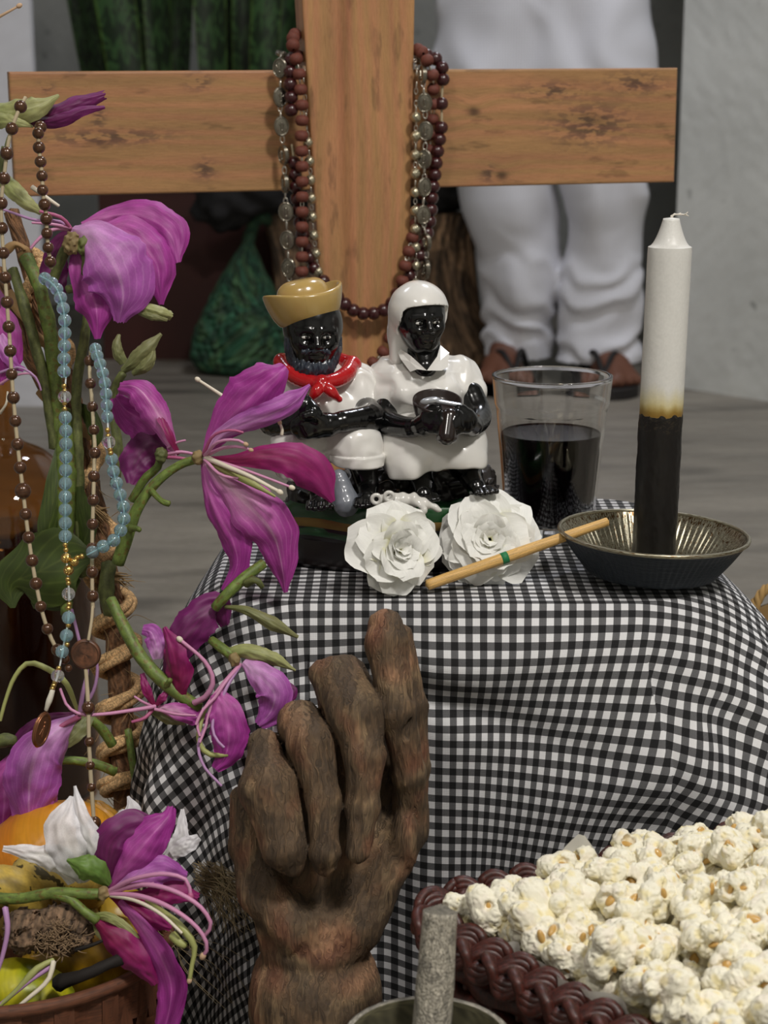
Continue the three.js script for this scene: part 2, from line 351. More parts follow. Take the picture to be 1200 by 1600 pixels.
{ // the person in white trousers
  const fl = onY(775, 600, 0), fr = onY(940, 612, 0), o = thing('person', 'person in loose white trousers and dark flip-flops standing behind the table', 'person', V((fl.x + fr.x) / 2, 0, (fl.z + fr.z) / 2 - 0.08));
  const zc = o.position.z, d = depthOf(V(0, 0.25, zc));
  const skin = std({ color: 0x6f4634, roughness: 0.55 }), rub = std({ color: 0x1b1716, roughness: 0.7 });
  const P = (px, py, dz = 0) => { const p = at(px, py, d); return V(p.x, p.y, zc + dz); };
  const ankL = P(795, 555, 0.0), ankR = P(935, 566, 0.02), body = [];
  // feet, ankles and shins as one surface
  const foot = (a, s) => union(0.02, capsule(V(a.x, 0.075, a.z - 0.03), V(a.x + s * 0.015, 0.045, a.z + 0.1), 0.036, 0.03), capsule(V(a.x + s * 0.012, 0.045, a.z + 0.1), V(a.x + s * 0.02, 0.037, a.z + 0.17), 0.032, 0.016), capsule(V(a.x + s * 0.035, 0.045, a.z + 0.1), V(a.x + s * 0.05, 0.036, a.z + 0.15), 0.022, 0.014), capsule(V(a.x, 0.06, a.z - 0.05), V(a.x, 0.12, a.z - 0.03), 0.032, 0.036), capsule(V(a.x, 0.12, a.z - 0.03), V(a.x, 0.5, a.z - 0.03), 0.037, 0.058));
  const fL = foot(ankL, -1), fR = foot(ankR, 1), toes = [];
  for (const [a, s] of [[ankL, -1], [ankR, 1]]) for (let k = 0; k < 5; k++) toes.push(capsule(V(a.x - s * 0.012 + s * k * 0.017, 0.034, a.z + 0.165 - k * k * 0.0025), V(a.x - s * 0.012 + s * k * 0.019, 0.03, a.z + 0.2 - k * 0.011), k ? 0.0095 : 0.014, k ? 0.0085 : 0.012));
  const T = union(0.006, ...toes);
  part('body', mesh((x, y, z) => Math.max(smin(Math.min(fL(x, y, z), fR(x, y, z)), T(x, y, z), 0.012), 0.022 - y), V(ankL.x - 0.12, 0.01, zc - 0.16), V(ankR.x + 0.12, 0.42, zc + 0.26), 0.008), skin, o);
  for (const [a, s] of [[ankL, -1], [ankR, 1]]) {
    const sh = new THREE.Shape(); sh.moveTo(-0.035, -0.09); sh.bezierCurveTo(-0.05, 0.0, -0.055, 0.12, -0.045, 0.19); sh.bezierCurveTo(-0.03, 0.225, 0.02, 0.22, 0.045, 0.17); sh.bezierCurveTo(0.06, 0.1, 0.04, 0.0, 0.035, -0.09); sh.bezierCurveTo(0.03, -0.115, -0.03, -0.115, -0.035, -0.09);
    const g = new THREE.ExtrudeGeometry(sh, { depth: 0.016, bevelEnabled: true, bevelSize: 0.003, bevelThickness: 0.003, bevelSegments: 2, curveSegments: 10 });
    g.rotateX(Math.PI / 2); g.scale(s, 1, 1); g.translate(a.x + s * 0.016, 0.019, a.z);
    const sole = part('flip_flop', g, rub, o);
    const st = [V(a.x - s * 0.004, 0.04, a.z + 0.165), V(a.x + s * 0.02, 0.078, a.z + 0.115), V(a.x + s * 0.055, 0.03, a.z + 0.04)], s2 = [st[0], V(a.x - s * 0.02, 0.08, a.z + 0.11), V(a.x - s * 0.04, 0.03, a.z + 0.04)];
    part('strap', merge([tube(st, 0.006), tube(s2, 0.006)]), rub, sole);
  }
  // trousers: two hanging legs that meet at the crotch
  M.white = std({ color: 0xdcdce2, roughness: 0.9, bumpMap: grey(128, 128, (u, v) => 0.5 + 0.3 * Math.sin(u * 6.283 * 32) + 0.2 * Math.sin(v * 6.283 * 32)), bumpScale: 0.0006 });
  const L = [P(818, 548, 0.0), P(812, 440, 0.0), P(790, 300, 0.02), P(772, 120, 0.02), P(790, -120, 0), P(830, -420, 0)], Q = [P(934, 560, 0.05), P(938, 450, 0.05), P(940, 300, 0.06), P(915, 120, 0.05), P(880, -120, 0.0), P(850, -420, 0)];
  const rl = [R(50, d), R(58, d), R(68, d), R(94, d), R(110, d), R(110, d)], rq = [R(56, d), R(58, d), R(60, d), R(92, d), R(110, d), R(110, d)];
  const gl = chain(L, rl, 0.04), gq = chain(Q, rq, 0.04), floorL = P(0, 549).y, floorR = P(0, 565).y, cut = [ankL.y - 0.012, ankR.y - 0.018];
  const fold = (x, y, z, s) => {
    const low = step(0.36, 0.1, y);
    return 0.005 * low * Math.sin(y * 90 + 3 * Math.sin(x * 22 + s) + noise(x * 9, y * 9, z * 9 + s) * 3) + 0.013 * noise(x * 6 + s, y * 3, z * 6) + 0.004 * Math.sin(x * 46 + y * 12 + noise(x * 4, y * 4, s) * 4) * step(0.1, 0.4, y) - 0.004 * step(cut[0] + 0.06, cut[0] + 0.035, y);
  };
  const wear = (x, y, z) => {
    const a = Math.max(gl(x, y, z) + fold(x, y, z, 0), cut[0] - y), b = Math.max(gq(x, y, z) + fold(x, y, z, 5), cut[1] - y);
    const hollow = Math.max(0, 0);
    return y > 0.55 ? smin(a, b, 0.06) : smin(a, b, 0.006);
  };
  const lo = V(L[2].x - 0.2, 0.05, zc - 0.2), hi = V(Q[0].x + 0.16, 1.0, zc + 0.24);
  part('trousers', mesh(wear, lo, hi, 0.0085, { uv: (x, y, z) => [x * 6, y * 6] }), M.white, o);
}

// ---------------------------------------------------------------- the low table and its cloth
const TABLE_Y = 0.346, TOP = { cx: 0.0425, cz: -0.9745, ax: 0.13, az: 0.1155, r: 0.05 };
{
  const o = thing('low_stool', 'low wooden stool under the checked cloth', 'stool', V(TOP.cx, 0, TOP.cz));
  const wood = std({ color: 0x5d4532, roughness: 0.8 });
  const seat = new RoundedBoxGeometry(TOP.ax * 2 - 0.012, 0.03, TOP.az * 2 - 0.012, 4, 0.012); seat.translate(TOP.cx, TABLE_Y - 0.018, TOP.cz);
  part('seat', seat, wood, o);
  for (const sx of [-1, 1]) for (const sz of [-1, 1]) { const x = TOP.cx + sx * 0.095, z = TOP.cz + sz * 0.08; part('leg', tube([V(x + sx * 0.012, 0, z + sz * 0.012), V(x, TABLE_Y - 0.03, z)], [0.014, 0.018], { seg: 6, sides: 12 }), wood, o); }
}
const CLOTH = { top: TABLE_Y };
{
  // walk round the rounded rectangle: point, outward normal and (for corners) the angle
  const { cx, cz, ax, az, r } = TOP, sx = 2 * (ax - r), sz = 2 * (az - r), arc = Math.PI / 2 * r, parts = [['z', 1], ['c', 0], ['x', 1], ['c', 1], ['z', -1], ['c', 2], ['x', -1], ['c', 3]];
  const spread = 3.2; // corners carry more cloth, so they get more rows
  const lens = [sx, arc * spread, sz, arc * spread, sx, arc * spread, sz, arc * spread], total = lens.reduce((a, b) => a + b);
  function edge(u) {
    let s = u * total, k = 0;
    while (k < 7 && s > lens[k]) s -= lens[k++];
    const f = s / lens[k];
    const FAN = 0.42;
    if (k === 0) { const a = FAN * step(0.42, 1, f); return { x: cx - sx / 2 + sx * f, z: cz + az, nx: Math.sin(a), nz: Math.cos(a), c: -1, f, front: 1 }; }
    if (k === 2) return { x: cx + ax, z: cz + sz / 2 - sz * f, nx: 1, nz: 0, c: -1, f };
    if (k === 4) return { x: cx + sx / 2 - sx * f, z: cz - az, nx: 0, nz: -1, c: -1, f };
    if (k === 6) return { x: cx - ax, z: cz - sz / 2 + sz * f, nx: -1, nz: 0, c: -1, f };
    const q = (k - 1) / 2, a = [Math.PI / 2, 0, -Math.PI / 2, -Math.PI][q] - f * Math.PI / 2, ox = [1, 1, -1, -1][q], oz = [1, -1, -1, 1][q], b = q === 0 ? Math.PI / 2 - FAN - f * (Math.PI / 2 - FAN) : a;
    return { x: cx + ox * sx / 2 + Math.cos(a) * r, z: cz + oz * sz / 2 + Math.sin(a) * r, nx: Math.cos(b), nz: Math.sin(b), c: q, f };
  }
  const bump = (x, c, w) => Math.exp(-(((x - c) / w) ** 2));
  const DROP = 0.325;
  function hang(u, t) {
    const e = edge(u), n = V(e.nx, 0, e.nz);
    const S = (a) => step(0, 1, a), side = (f, lo = 0) => f < 0.5 ? mix(lo, 1, 1 - S(1 - 2 * f)) : mix(1, 0.8, S(2 * f - 1));
    const cornerR = e.c === 0 ? side(e.f, 0.3) : e.nx === 1 ? 0.8 * (1 - S(e.f)) : e.front ? 0.3 * step(0.5, 1, e.f) : 0, left = e.c === 3 ? side(1 - e.f) : e.nx === -1 ? 0.8 * S(e.f) : 0;
    const A = 0.013 + cornerR * 0.105 + left * 0.046, B = 0.024 + cornerR * 0.10 + left * 0.042;
    // walk down the hanging profile
    let out = 0, dn = 0; const st = 14;
    for (let i = 0; i < st; i++) { const tt = t * (i + 0.5) / st, g = Math.min(0.985, A / B * Math.exp(-tt / B) * (1 + 0.0)), steep = t / st; out += g * steep; dn += Math.sqrt(1 - g * g) * steep; }
    const x = e.x, tf = t;
    // soft folds of the front
    let fold = 0;
    const front = e.front ? 1 : e.c === 0 ? 1 - e.f : e.c === 3 ? e.f : 0;
    const fx = e.c === 0 ? x + e.f * 0.06 : e.c === 3 ? x - (1 - e.f) * 0.05 : x, dnn = dn;
    if (front > 0) {
      const low = step(0.01, 0.09, dnn), deep = step(0.06, 0.17, dnn);
      fold += front * (
        -0.016 * bump(fx, -0.005, 0.02) * step(0.0, 0.05, dnn) // the turn beside the wooden hand
        - 0.013 * bump(fx + 0.10 * (dnn - 0.13), 0.113, 0.021) * deep // valley above the popcorn
        + 0.020 * bump(fx - 0.35 * (dnn - 0.12), 0.165, 0.036) * step(0.03, 0.12, dnn) * (1 - 0.55 * step(0.14, 0.22, dnn))
        + 0.007 * bump(dnn + 0.25 * (fx - 0.05) * (fx > 0.05 ? 1 : 0.1), 0.030, 0.014) * bump(fx, 0.045, 0.055)
        - 0.006 * bump(dnn - 0.30 * (fx - 0.03), 0.050, 0.010) * bump(fx, 0.035, 0.05)
        + 0.006 * bump(dnn + 0.30 * (fx - 0.11), 0.085, 0.016) * bump(fx, 0.125, 0.05)
        + 0.002 * noise(fx * 16, dnn * 12, 3) * low);
    }
    if (e.c >= 0) {
      const w = Math.sin(e.f * Math.PI), ph = e.c === 3 ? 0.4 : 1.3, fr = e.c === 3 ? 2.5 : 2.2;
      fold += w * step(0.015, 0.16, dnn) * 0.013 * Math.sin(e.f * Math.PI * 2 * fr + ph + dnn * 6) + 0.004 * noise(e.f * 5, dnn * 25, e.c) * step(0, 0.05, dnn);
    } else if (e.nx && !e.front) fold += 0.01 * step(0.02, 0.15, dnn) * Math.sin(e.f * 9 + 1);
    return V(e.x + n.x * (out + fold), TABLE_Y + 0.0012 - dn, e.z + n.z * (out + fold));
  }
  const flat = (u, t) => { const e = edge(u); return [e.x + e.nx * t, e.z + e.nz * t]; };
  const period = 0.0074, U = 640;
  const g1 = sheet(U, 110, (u, v) => { const t = DROP * (0.25 * v + 0.75 * v * v); return hang(u, t); }, (u, v) => { const t = DROP * (0.25 * v + 0.75 * v * v), q = flat(u, t); return [q[0] / period / 2, q[1] / period / 2]; });
  const g2 = sheet(U, 26, (u, v) => { const e = edge(u), x = mix(cx, e.x, v), z = mix(cz, e.z, v); return V(x, TABLE_Y + 0.0012 + 0.0007 * noise(x * 30, z * 30, 2) * (1 - v * v), z); }, (u, v) => { const e = edge(u); return [mix(cx, e.x, v) / period / 2, mix(cz, e.z, v) / period / 2]; });
  // one normal along the seam
  const n1 = g1.attributes.normal, n2 = g2.attributes.normal, o2 = 26 * (U + 1), a = V(0, 0, 0), b = V(0, 0, 0);
  for (let i = 0; i <= U; i++) { a.fromBufferAttribute(n1, i); b.fromBufferAttribute(n2, o2 + i); const s = a.dot(b) < 0 ? -1 : 1; a.addScaledVector(b, s).normalize(); n1.setXYZ(i, a.x, a.y, a.z); n2.setXYZ(o2 + i, a.x * s, a.y * s, a.z * s); }
  for (const g of [g1, g2]) { const n = g.attributes.normal; for (let j = 0; j < n.count; j += U + 1) { a.fromBufferAttribute(n, j); b.fromBufferAttribute(n, j + U); a.add(b).normalize(); n.setXYZ(j, a.x, a.y, a.z); n.setXYZ(j + U, a.x, a.y, a.z); } }
  const rnd = rng(5), S = 256;
  const ging = tex(S, S, (u, v) => {
    const X = Math.floor(u * 4), Y = Math.floor(v * 4), bx = (X % 2), by = (Y % 2);
    const th = u * S, tv = v * S, weave = (Math.floor(th / 2) + Math.floor(tv / 2)) % 2 ? 1 : -1, w = rnd() * 10 - 5;
    let l;
    if (bx && by) l = 24 + weave * 3; else if (!bx && !by) l = 232 + weave * 5; else l = (bx ? (Math.floor(th / 2 + tv / 2) % 2) : (Math.floor(th / 2 - tv / 2 + 999) % 2)) ? 132 : 62;
    return [l + w, l + w, l + w + 2];
  });
  const m = std({ map: ging, roughness: 0.9, bumpMap: grey(128, 128, (u, v) => 0.5 + 0.25 * Math.sin(u * 6.283 * 32) + 0.25 * Math.sin(v * 6.283 * 32)), bumpScale: 0.0002 });
  single('tablecloth', mergeGeometries([g1, g2]), m, 'black and white checked gingham cloth draped over the low table', 'tablecloth', V(cx, TABLE_Y, cz));
}

// ---------------------------------------------------------------- glass of dark wine
const GLASS = {};
{
  const d = 1.0145, c = at(863, 586, d); c.y = TABLE_Y + 0.002; GLASS.c = c;
  const h = at(863, 586, d).y - c.y, r1 = R(92, d), r0 = R(70, d), o = thing('drinking_glass', 'clear faceted drinking glass with a plain rim, holding dark wine', 'glass', c.clone());
  const clear = phys({ color: 0xffffff, transmission: 1, thickness: 0.002, ior: 1.5, roughness: 0.02 });
  const at2 = (y) => mix(r0, r1, y / h), band = h * 0.79, wall = 0.0016;
  const seg = 120;
  const outer = (y, a) => { const f = y < band ? step(0.004, 0.02, y) * (1 - step(band - 0.026, band - 0.008, y)) : 0, l = 0.004 * f * Math.cos(a * 18); return (at2(y) + 0.0008 * step(band - 0.001, band + 0.004, y)) * (1 - 0.012 * f + l); };
  const ys = []; for (let i = 0; i <= 64; i++) ys.push(h * i / 64 * 0.985); ys.push(h * 0.995, h);
  const rows = ys.map((y) => (a) => [outer(y, a), y]);
  rows.unshift((a) => [0.0001, 0.0005], (a) => [r0 * 0.93, 0.0]);
  rows.push((a) => [at2(h) - wall * 0.6, h + 0.0003], (a) => [at2(h) - wall, h - 0.0005]);
  for (let i = 64; i >= 0; i--) { const y = mix(0.007, h - 0.001, i / 64); rows.push((a) => [at2(y) + 0.0008 * step(band - 0.001, band + 0.004, y) - wall, y]); }
  rows.push(() => [0.0001, 0.007]);
  const g = sheet(seg, rows.length - 1, (u, v) => { const a = -u * Math.PI * 2, [rr, y] = rows[Math.round(v * (rows.length - 1))](a); return V(c.x + Math.cos(a) * rr, c.y + y, c.z + Math.sin(a) * rr); });
  part('vessel', g, clear, o);
  const fill = at(863, 680, d).y - c.y, wr = (y) => at2(y) - wall - 0.0002;
  const wine = lathe([[0.0001, 0.0075], [wr(0.0075) - 0.001, 0.0075], [wr(0.009), 0.009], ...[...Array(10).keys()].map((i) => { const y = mix(0.012, fill - 0.0008, i / 9); return [wr(y), y]; }), [wr(fill) - 0.0004, fill + 0.0006], [wr(fill) - 0.0016, fill], [0.0001, fill]], 72);
  wine.translate(c.x, c.y, c.z);
  single('wine', wine, phys({ color: 0x0b0205, roughness: 0.15, specularIntensity: 0.06 }), 'dark red wine filling two thirds of the faceted glass', 'wine', c.clone());
}

// ---------------------------------------------------------------- pie tin and candle
{
  const c = onY(1016, 912, TABLE_Y); c.y = TABLE_Y + 0.003;
  const d = depthOf(c), r1 = R(146, d), r0 = R(101, d), h = 0.0205, o = thing('pie_tin', 'fluted tin pie dish with dark blue outside, holding the candle', 'dish', c.clone());
  const N = 320, tilt = turnBy(0, 0, -2.2);
  const flute = (a, s) => 0.0006 * Math.sin(a * 80) * s;
  const prof = (s, k) => { // s runs up the wall
    return [mix(r0, r1, s) + k, h * s];
  };
  const put = (g) => { g.applyQuaternion(tilt); g.translate(c.x, c.y + 0.0035, c.z); return g; };
  const ins = sheet(N, 26, (u, v) => {
    const a = -u * Math.PI * 2; let rr, y;
    if (v < 0.4) { rr = r0 * v / 0.4 - 0.0004; y = 0.0008; } else { const s = (v - 0.4) / 0.6; [rr, y] = prof(s, -0.0005); y += 0.0006; rr += flute(a, Math.sin(s * Math.PI)); }
    return V(Math.cos(a) * rr, y, Math.sin(a) * rr);
  }, (u, v) => [u * 6, v]);
  const out = sheet(N, 26, (u, v) => {
    const a = u * Math.PI * 2; let rr, y;
    if (v < 0.3) { rr = r0 * v / 0.3; y = 0; } else { const s = (v - 0.3) / 0.7; [rr, y] = prof(s, 0); rr += flute(a, Math.sin(s * Math.PI)); }
    return V(Math.cos(a) * rr, y, Math.sin(a) * rr);
  });
  const stain = tex(1024, 256, (u, v) => {
    const n = ring(u, v, 60, 14, 3), m = ring(u, v, 20, 40, 9), rust = n > 0.42 && m > -0.1 || (v > 0.9 && n > 0.15), l = 0.82 + 0.16 * ring(u, v, 40, 60, 6);
    return rust ? [92, 68, 40] : [196 * l, 190 * l, 166 * l];
  });
  part('inside', put(ins), std({ map: stain, metalness: 0.85, roughness: 0.32 }), o, 'stained metal inside');
  part('outside', put(out), std({ color: 0x232b33, metalness: 0.25, roughness: 0.5, bumpMap: grey(128, 128, (u, v) => 0.5 + 0.5 * ring(u, v, 20, 20, 2)), bumpScale: 0.0002 }), o, 'dark blue painted outside');
  part('rim', put(new THREE.TorusGeometry(r1, 0.0011, 10, 160).rotateX(Math.PI / 2).translate(0, h + 0.0004, 0)), std({ map: stain, metalness: 0.85, roughness: 0.35 }), o);

  const foot = at(1019, 866, d), base = V(foot.x, c.y + 0.005, 0); base.z = c.z;
  const dc = depthOf(base), top = at(1028, 376, dc), tip = at(1029, 333, dc), joint = at(1021, 636, dc), rad = R(33, dc);
  base.x = at(1020, 866, dc).x;
  const k = thing('candle', 'two-tone candle, white above and black below, standing in the tin dish', 'candle', base.clone());
  const axis = (p) => { const t = (p.y - base.y) / (top.y - base.y); return mix(base.x, top.x, t); };
  const yj = joint.y, yt = top.y, ye = tip.y + 0.001;
  const body = (y0, y1, ys, rf, nz) => sheet(72, ys, (u, v) => { const a = -u * Math.PI * 2, y = mix(y0, y1, v), rr = rf(y, a); return V(axis({ y }) + Math.cos(a) * rr, y, base.z + Math.sin(a) * rr); }, (u, v) => [u, mix(y0, y1, v) * 20]);
  const jag = (a) => yj + 0.0009 * noise(Math.cos(a) * 2, Math.sin(a) * 2, 4);
  const white = sheet(72, 60, (u, v) => {
    const a = -u * Math.PI * 2; let y, rr;
    if (v < 0.7) { y = mix(jag(a), yt, v / 0.7); rr = rad * (1 + 0.006 * noise(Math.cos(a) * 1.3, y * 50, Math.sin(a) * 1.3)); }
    else if (v < 0.72) { y = yt + 0.0003; rr = rad * 0.985; }
    else { const s = (v - 0.72) / 0.28; y = mix(yt + 0.0004, ye, Math.min(1, s * 1.02)); const q = Math.min(1, s * 1.02); rr = rad * (0.97 - 0.62 * Math.pow(q, 0.55)); if (s > 0.98) rr *= 0.3; }
    if (v === 1) rr = 0.0001;
    return V(axis({ y }) + Math.cos(a) * rr, y, base.z + Math.sin(a) * rr);
  }, (u, v) => [u, v]);
  const wax = tex(256, 512, (u, v) => { // a yellow band of mixed wax where the two colours meet
    const t = v / 0.7, e = 0.1 + 0.02 * ring(u, 0.2, 6, 2, 4), s = 1 - step(0.0, e * 2.2, t), q = 1 - step(0.0, e * 0.9, t), n = 3 * noise(u * 40, v * 60, 1);
    return [mix(mix(226, 206, s), 120, q * 0.85) + n, mix(mix(225, 190, s), 92, q * 0.9) + n, mix(mix(220, 128, s), 28, q * 0.9) + n];
  });
  part('white_wax', white, phys({ map: wax, roughness: 0.42, clearcoat: 0.15, bumpMap: grey(256, 256, (u, v) => 0.5 + 0.5 * ring(u, v, 16, 30, 8)), bumpScale: 0.00006 }), k, 'white upper wax');
  const drip = (y, a) => rad * (1.015 + 0.02 * noise(Math.cos(a) * 3, y * 90, Math.sin(a) * 3) + 0.012 * noise(Math.cos(a) * 9, y * 300, Math.sin(a) * 9));
  part('black_wax', sheet(72, 60, (u, v) => { const a = -u * Math.PI * 2, y = mix(base.y, jag(a) + 0.0004, v), rr = drip(y, a) * (v > 0.985 ? 0.97 : 1); return V(axis({ y }) + Math.cos(a) * rr, y, base.z + Math.sin(a) * rr); }, (u, v) => [u, v]),
    std({ map: tex(128, 256, (u, v) => { const b = v > 0.9 && ring(u, v, 30, 60, 2) > 0.35 ? 30 : 0, n = 4 * ring(u, v, 20, 30); return [13 + n + b, 9 + n + b * 0.9, 8 + n + b * 0.6]; }), roughness: 0.42 }), k, 'black lower wax');
  const w0 = V(tip.x, ye - 0.001, base.z), wk = [w0, w0.clone().add(V(0.0004, 0.0022, 0)), w0.clone().add(V(0.0042, 0.0026, 0.001)), w0.clone().add(V(0.0068, 0.0024, 0.001))];
  const strands = [];
  for (let s = 0; s < 3; s++) { const c2 = curve(wk), p = []; for (let i = 0; i <= 20; i++) { const q = c2.getPointAt(i / 20), a = i * 0.9 + s * 2.094; p.push(q.add(V(0.00035 * Math.cos(a), 0.00045 * Math.sin(a), 0.0004 * Math.sin(a + 1)))); } strands.push(tube(p, [0.00045, 0.00045, 0.0003], { sides: 5 })); }
  const e = wk[3]; strands.push(tube([e, e.clone().add(V(0.001, 0.0012, 0))], 0.0003, { sides: 5, seg: 3 }), tube([e, e.clone().add(V(0.0014, -0.0008, 0))], 0.0003, { sides: 5, seg: 3 }));
  part('wick', merge(strands), std({ color: 0xe6e0d4, roughness: 0.9 }), k);
}

// ---------------------------------------------------------------- straw cigarette
{
  const a = onY(668, 914, TABLE_Y + 0.006), b = at(949, 815, depthOf(a) + 0.018), ax = b.clone().sub(a);
  const o = thing('straw_cigarette', 'straw coloured rolled cigarette with a green band resting across the tin and a white flower', 'cigarette', a.clone());
  const rad = R(8.6, 0.93), straw = std({ roughness: 0.55, map: tex(128, 64, (u, v) => { const l = 1 + 0.13 * noise(u * 3, v * 60, 2) + 0.06 * noise(u * 40, v * 90, 5); return [214 * l, 172 * l, 104 * l]; }) });
  straw.map.repeat.set(1, 1);
  const g = tube([a, a.clone().addScaledVector(ax, 0.5), b], [rad * 0.97, rad * 1.02, rad * 0.8], { seg: 40, sides: 20, rough: 0.02 }); { const uv = g.attributes.uv; for (let i = 0; i < uv.count; i++) uv.setXY(i, uv.getY(i), uv.getX(i)); }
  part('roll', g, straw, o);
  const m0 = a.clone().addScaledVector(ax, 0.405), m1 = a.clone().addScaledVector(ax, 0.44);
  part('band', tube([m0, m1], rad * 1.05, { seg: 2, sides: 20 }), std({ color: 0x1f7a48, roughness: 0.6 }), o, 'green band');
}

// ---------------------------------------------------------------- white camellia flowers
const petalWhite = phys({ roughness: 0.6, transmission: 0.14, thickness: 0, map: tex(128, 256, (u, v) => { const n = 4 * noise(u * 20, v * 4, 2), y = 1 - step(0.0, 0.65, v); return [247 + n, 247 + n - 4 * y, 242 + n - 70 * y]; }), bumpMap: grey(128, 256, (u, v) => 0.5 + 0.4 * noise(u * 9, v * 1.6, 3)), bumpScale: 0.0001 });
function camellia(name, label, c, facing, rad, seed, rows, ragged) {
  const o = thing(name, label, 'flower', c.clone(), 'white flowers before the figures'), r = rng(seed);
  const q = new THREE.Quaternion().setFromUnitVectors(V(0, 0, 1), facing.clone().normalize());
  for (const [n, ra, open, len, lift] of rows) for (let i = 0; i < n; i++) {
    const a = (i + r() * 0.5) / n * Math.PI * 2 + ra * 9, op = open + (r() - 0.5) * 0.25, L = rad * len * (0.88 + 0.24 * r()), W = L * (0.6 + 0.14 * r()), ph = r() * 9, b0 = rad * ra * 0.4;
    const g = sheet(9, 11, (u, v) => {
      const s = (u - 0.5) * 2, w = W * Math.pow(Math.sin(Math.min(1, v * 0.93 + 0.07) * Math.PI * 0.88), 0.5) * (1 + 0.05 * noise(s * 2, v * 3, ph)), bend = op + 0.75 * v * (op > 0.8 ? 0.55 : 0.35) * ragged - 0.5 * (1 - v);
      // leans out by the angle "bend" from the axis
      const rr = b0 + L * v * Math.sin(clamp(bend, -0.2, 1.75)), zz = L * v * Math.cos(clamp(bend, -0.2, 1.75)) + lift * rad, cup = -0.28 * W * s * s * (1 - 0.6 * v) + 0.07 * W * Math.sin(s * 4 + ph) * v * v + 0.05 * W * noise(s * 1.6 + ph, v * 2.4, ph) * v;
      const x = rr - cup * Math.cos(bend) * -1, y = s * w;
      return V(Math.cos(a) * x - Math.sin(a) * y, Math.sin(a) * x + Math.cos(a) * y, zz + cup * Math.sin(bend) * -1).applyQuaternion(q).add(c);
    });
    part('petal', g, petalWhite, o);
  }
  return o;
}
{
  const d = 0.885;
  const rows = [[7, 0.9, 1.35, 1.0, -0.12], [7, 0.75, 1.1, 0.92, -0.02], [7, 0.6, 0.85, 0.8, 0.06], [7, 0.45, 0.58, 0.66, 0.12], [6, 0.3, 0.34, 0.52, 0.16], [4, 0.15, 0.12, 0.42, 0.2]];
  camellia('white_flower', 'ruffled white flower on the right, under the straw cigarette', at(764, 845, d + 0.044), V(-0.02, 0.4, 0.9), R(60, d), 11, rows, 1);
  const rows2 = [[6, 0.9, 1.3, 1.02, -0.1], [6, 0.7, 1.0, 0.96, 0.0], [5, 0.55, 0.75, 0.85, 0.08], [6, 0.4, 0.45, 0.62, 0.14], [5, 0.25, 0.25, 0.5, 0.16], [4, 0.12, 0.1, 0.42, 0.18]];
  camellia('white_flower', 'loose-petalled white flower on the left, in front of the dark statue base', at(617, 860, d + 0.02), V(0.4, 0.3, 0.85), R(55, d), 23, rows2, 0.8);
}

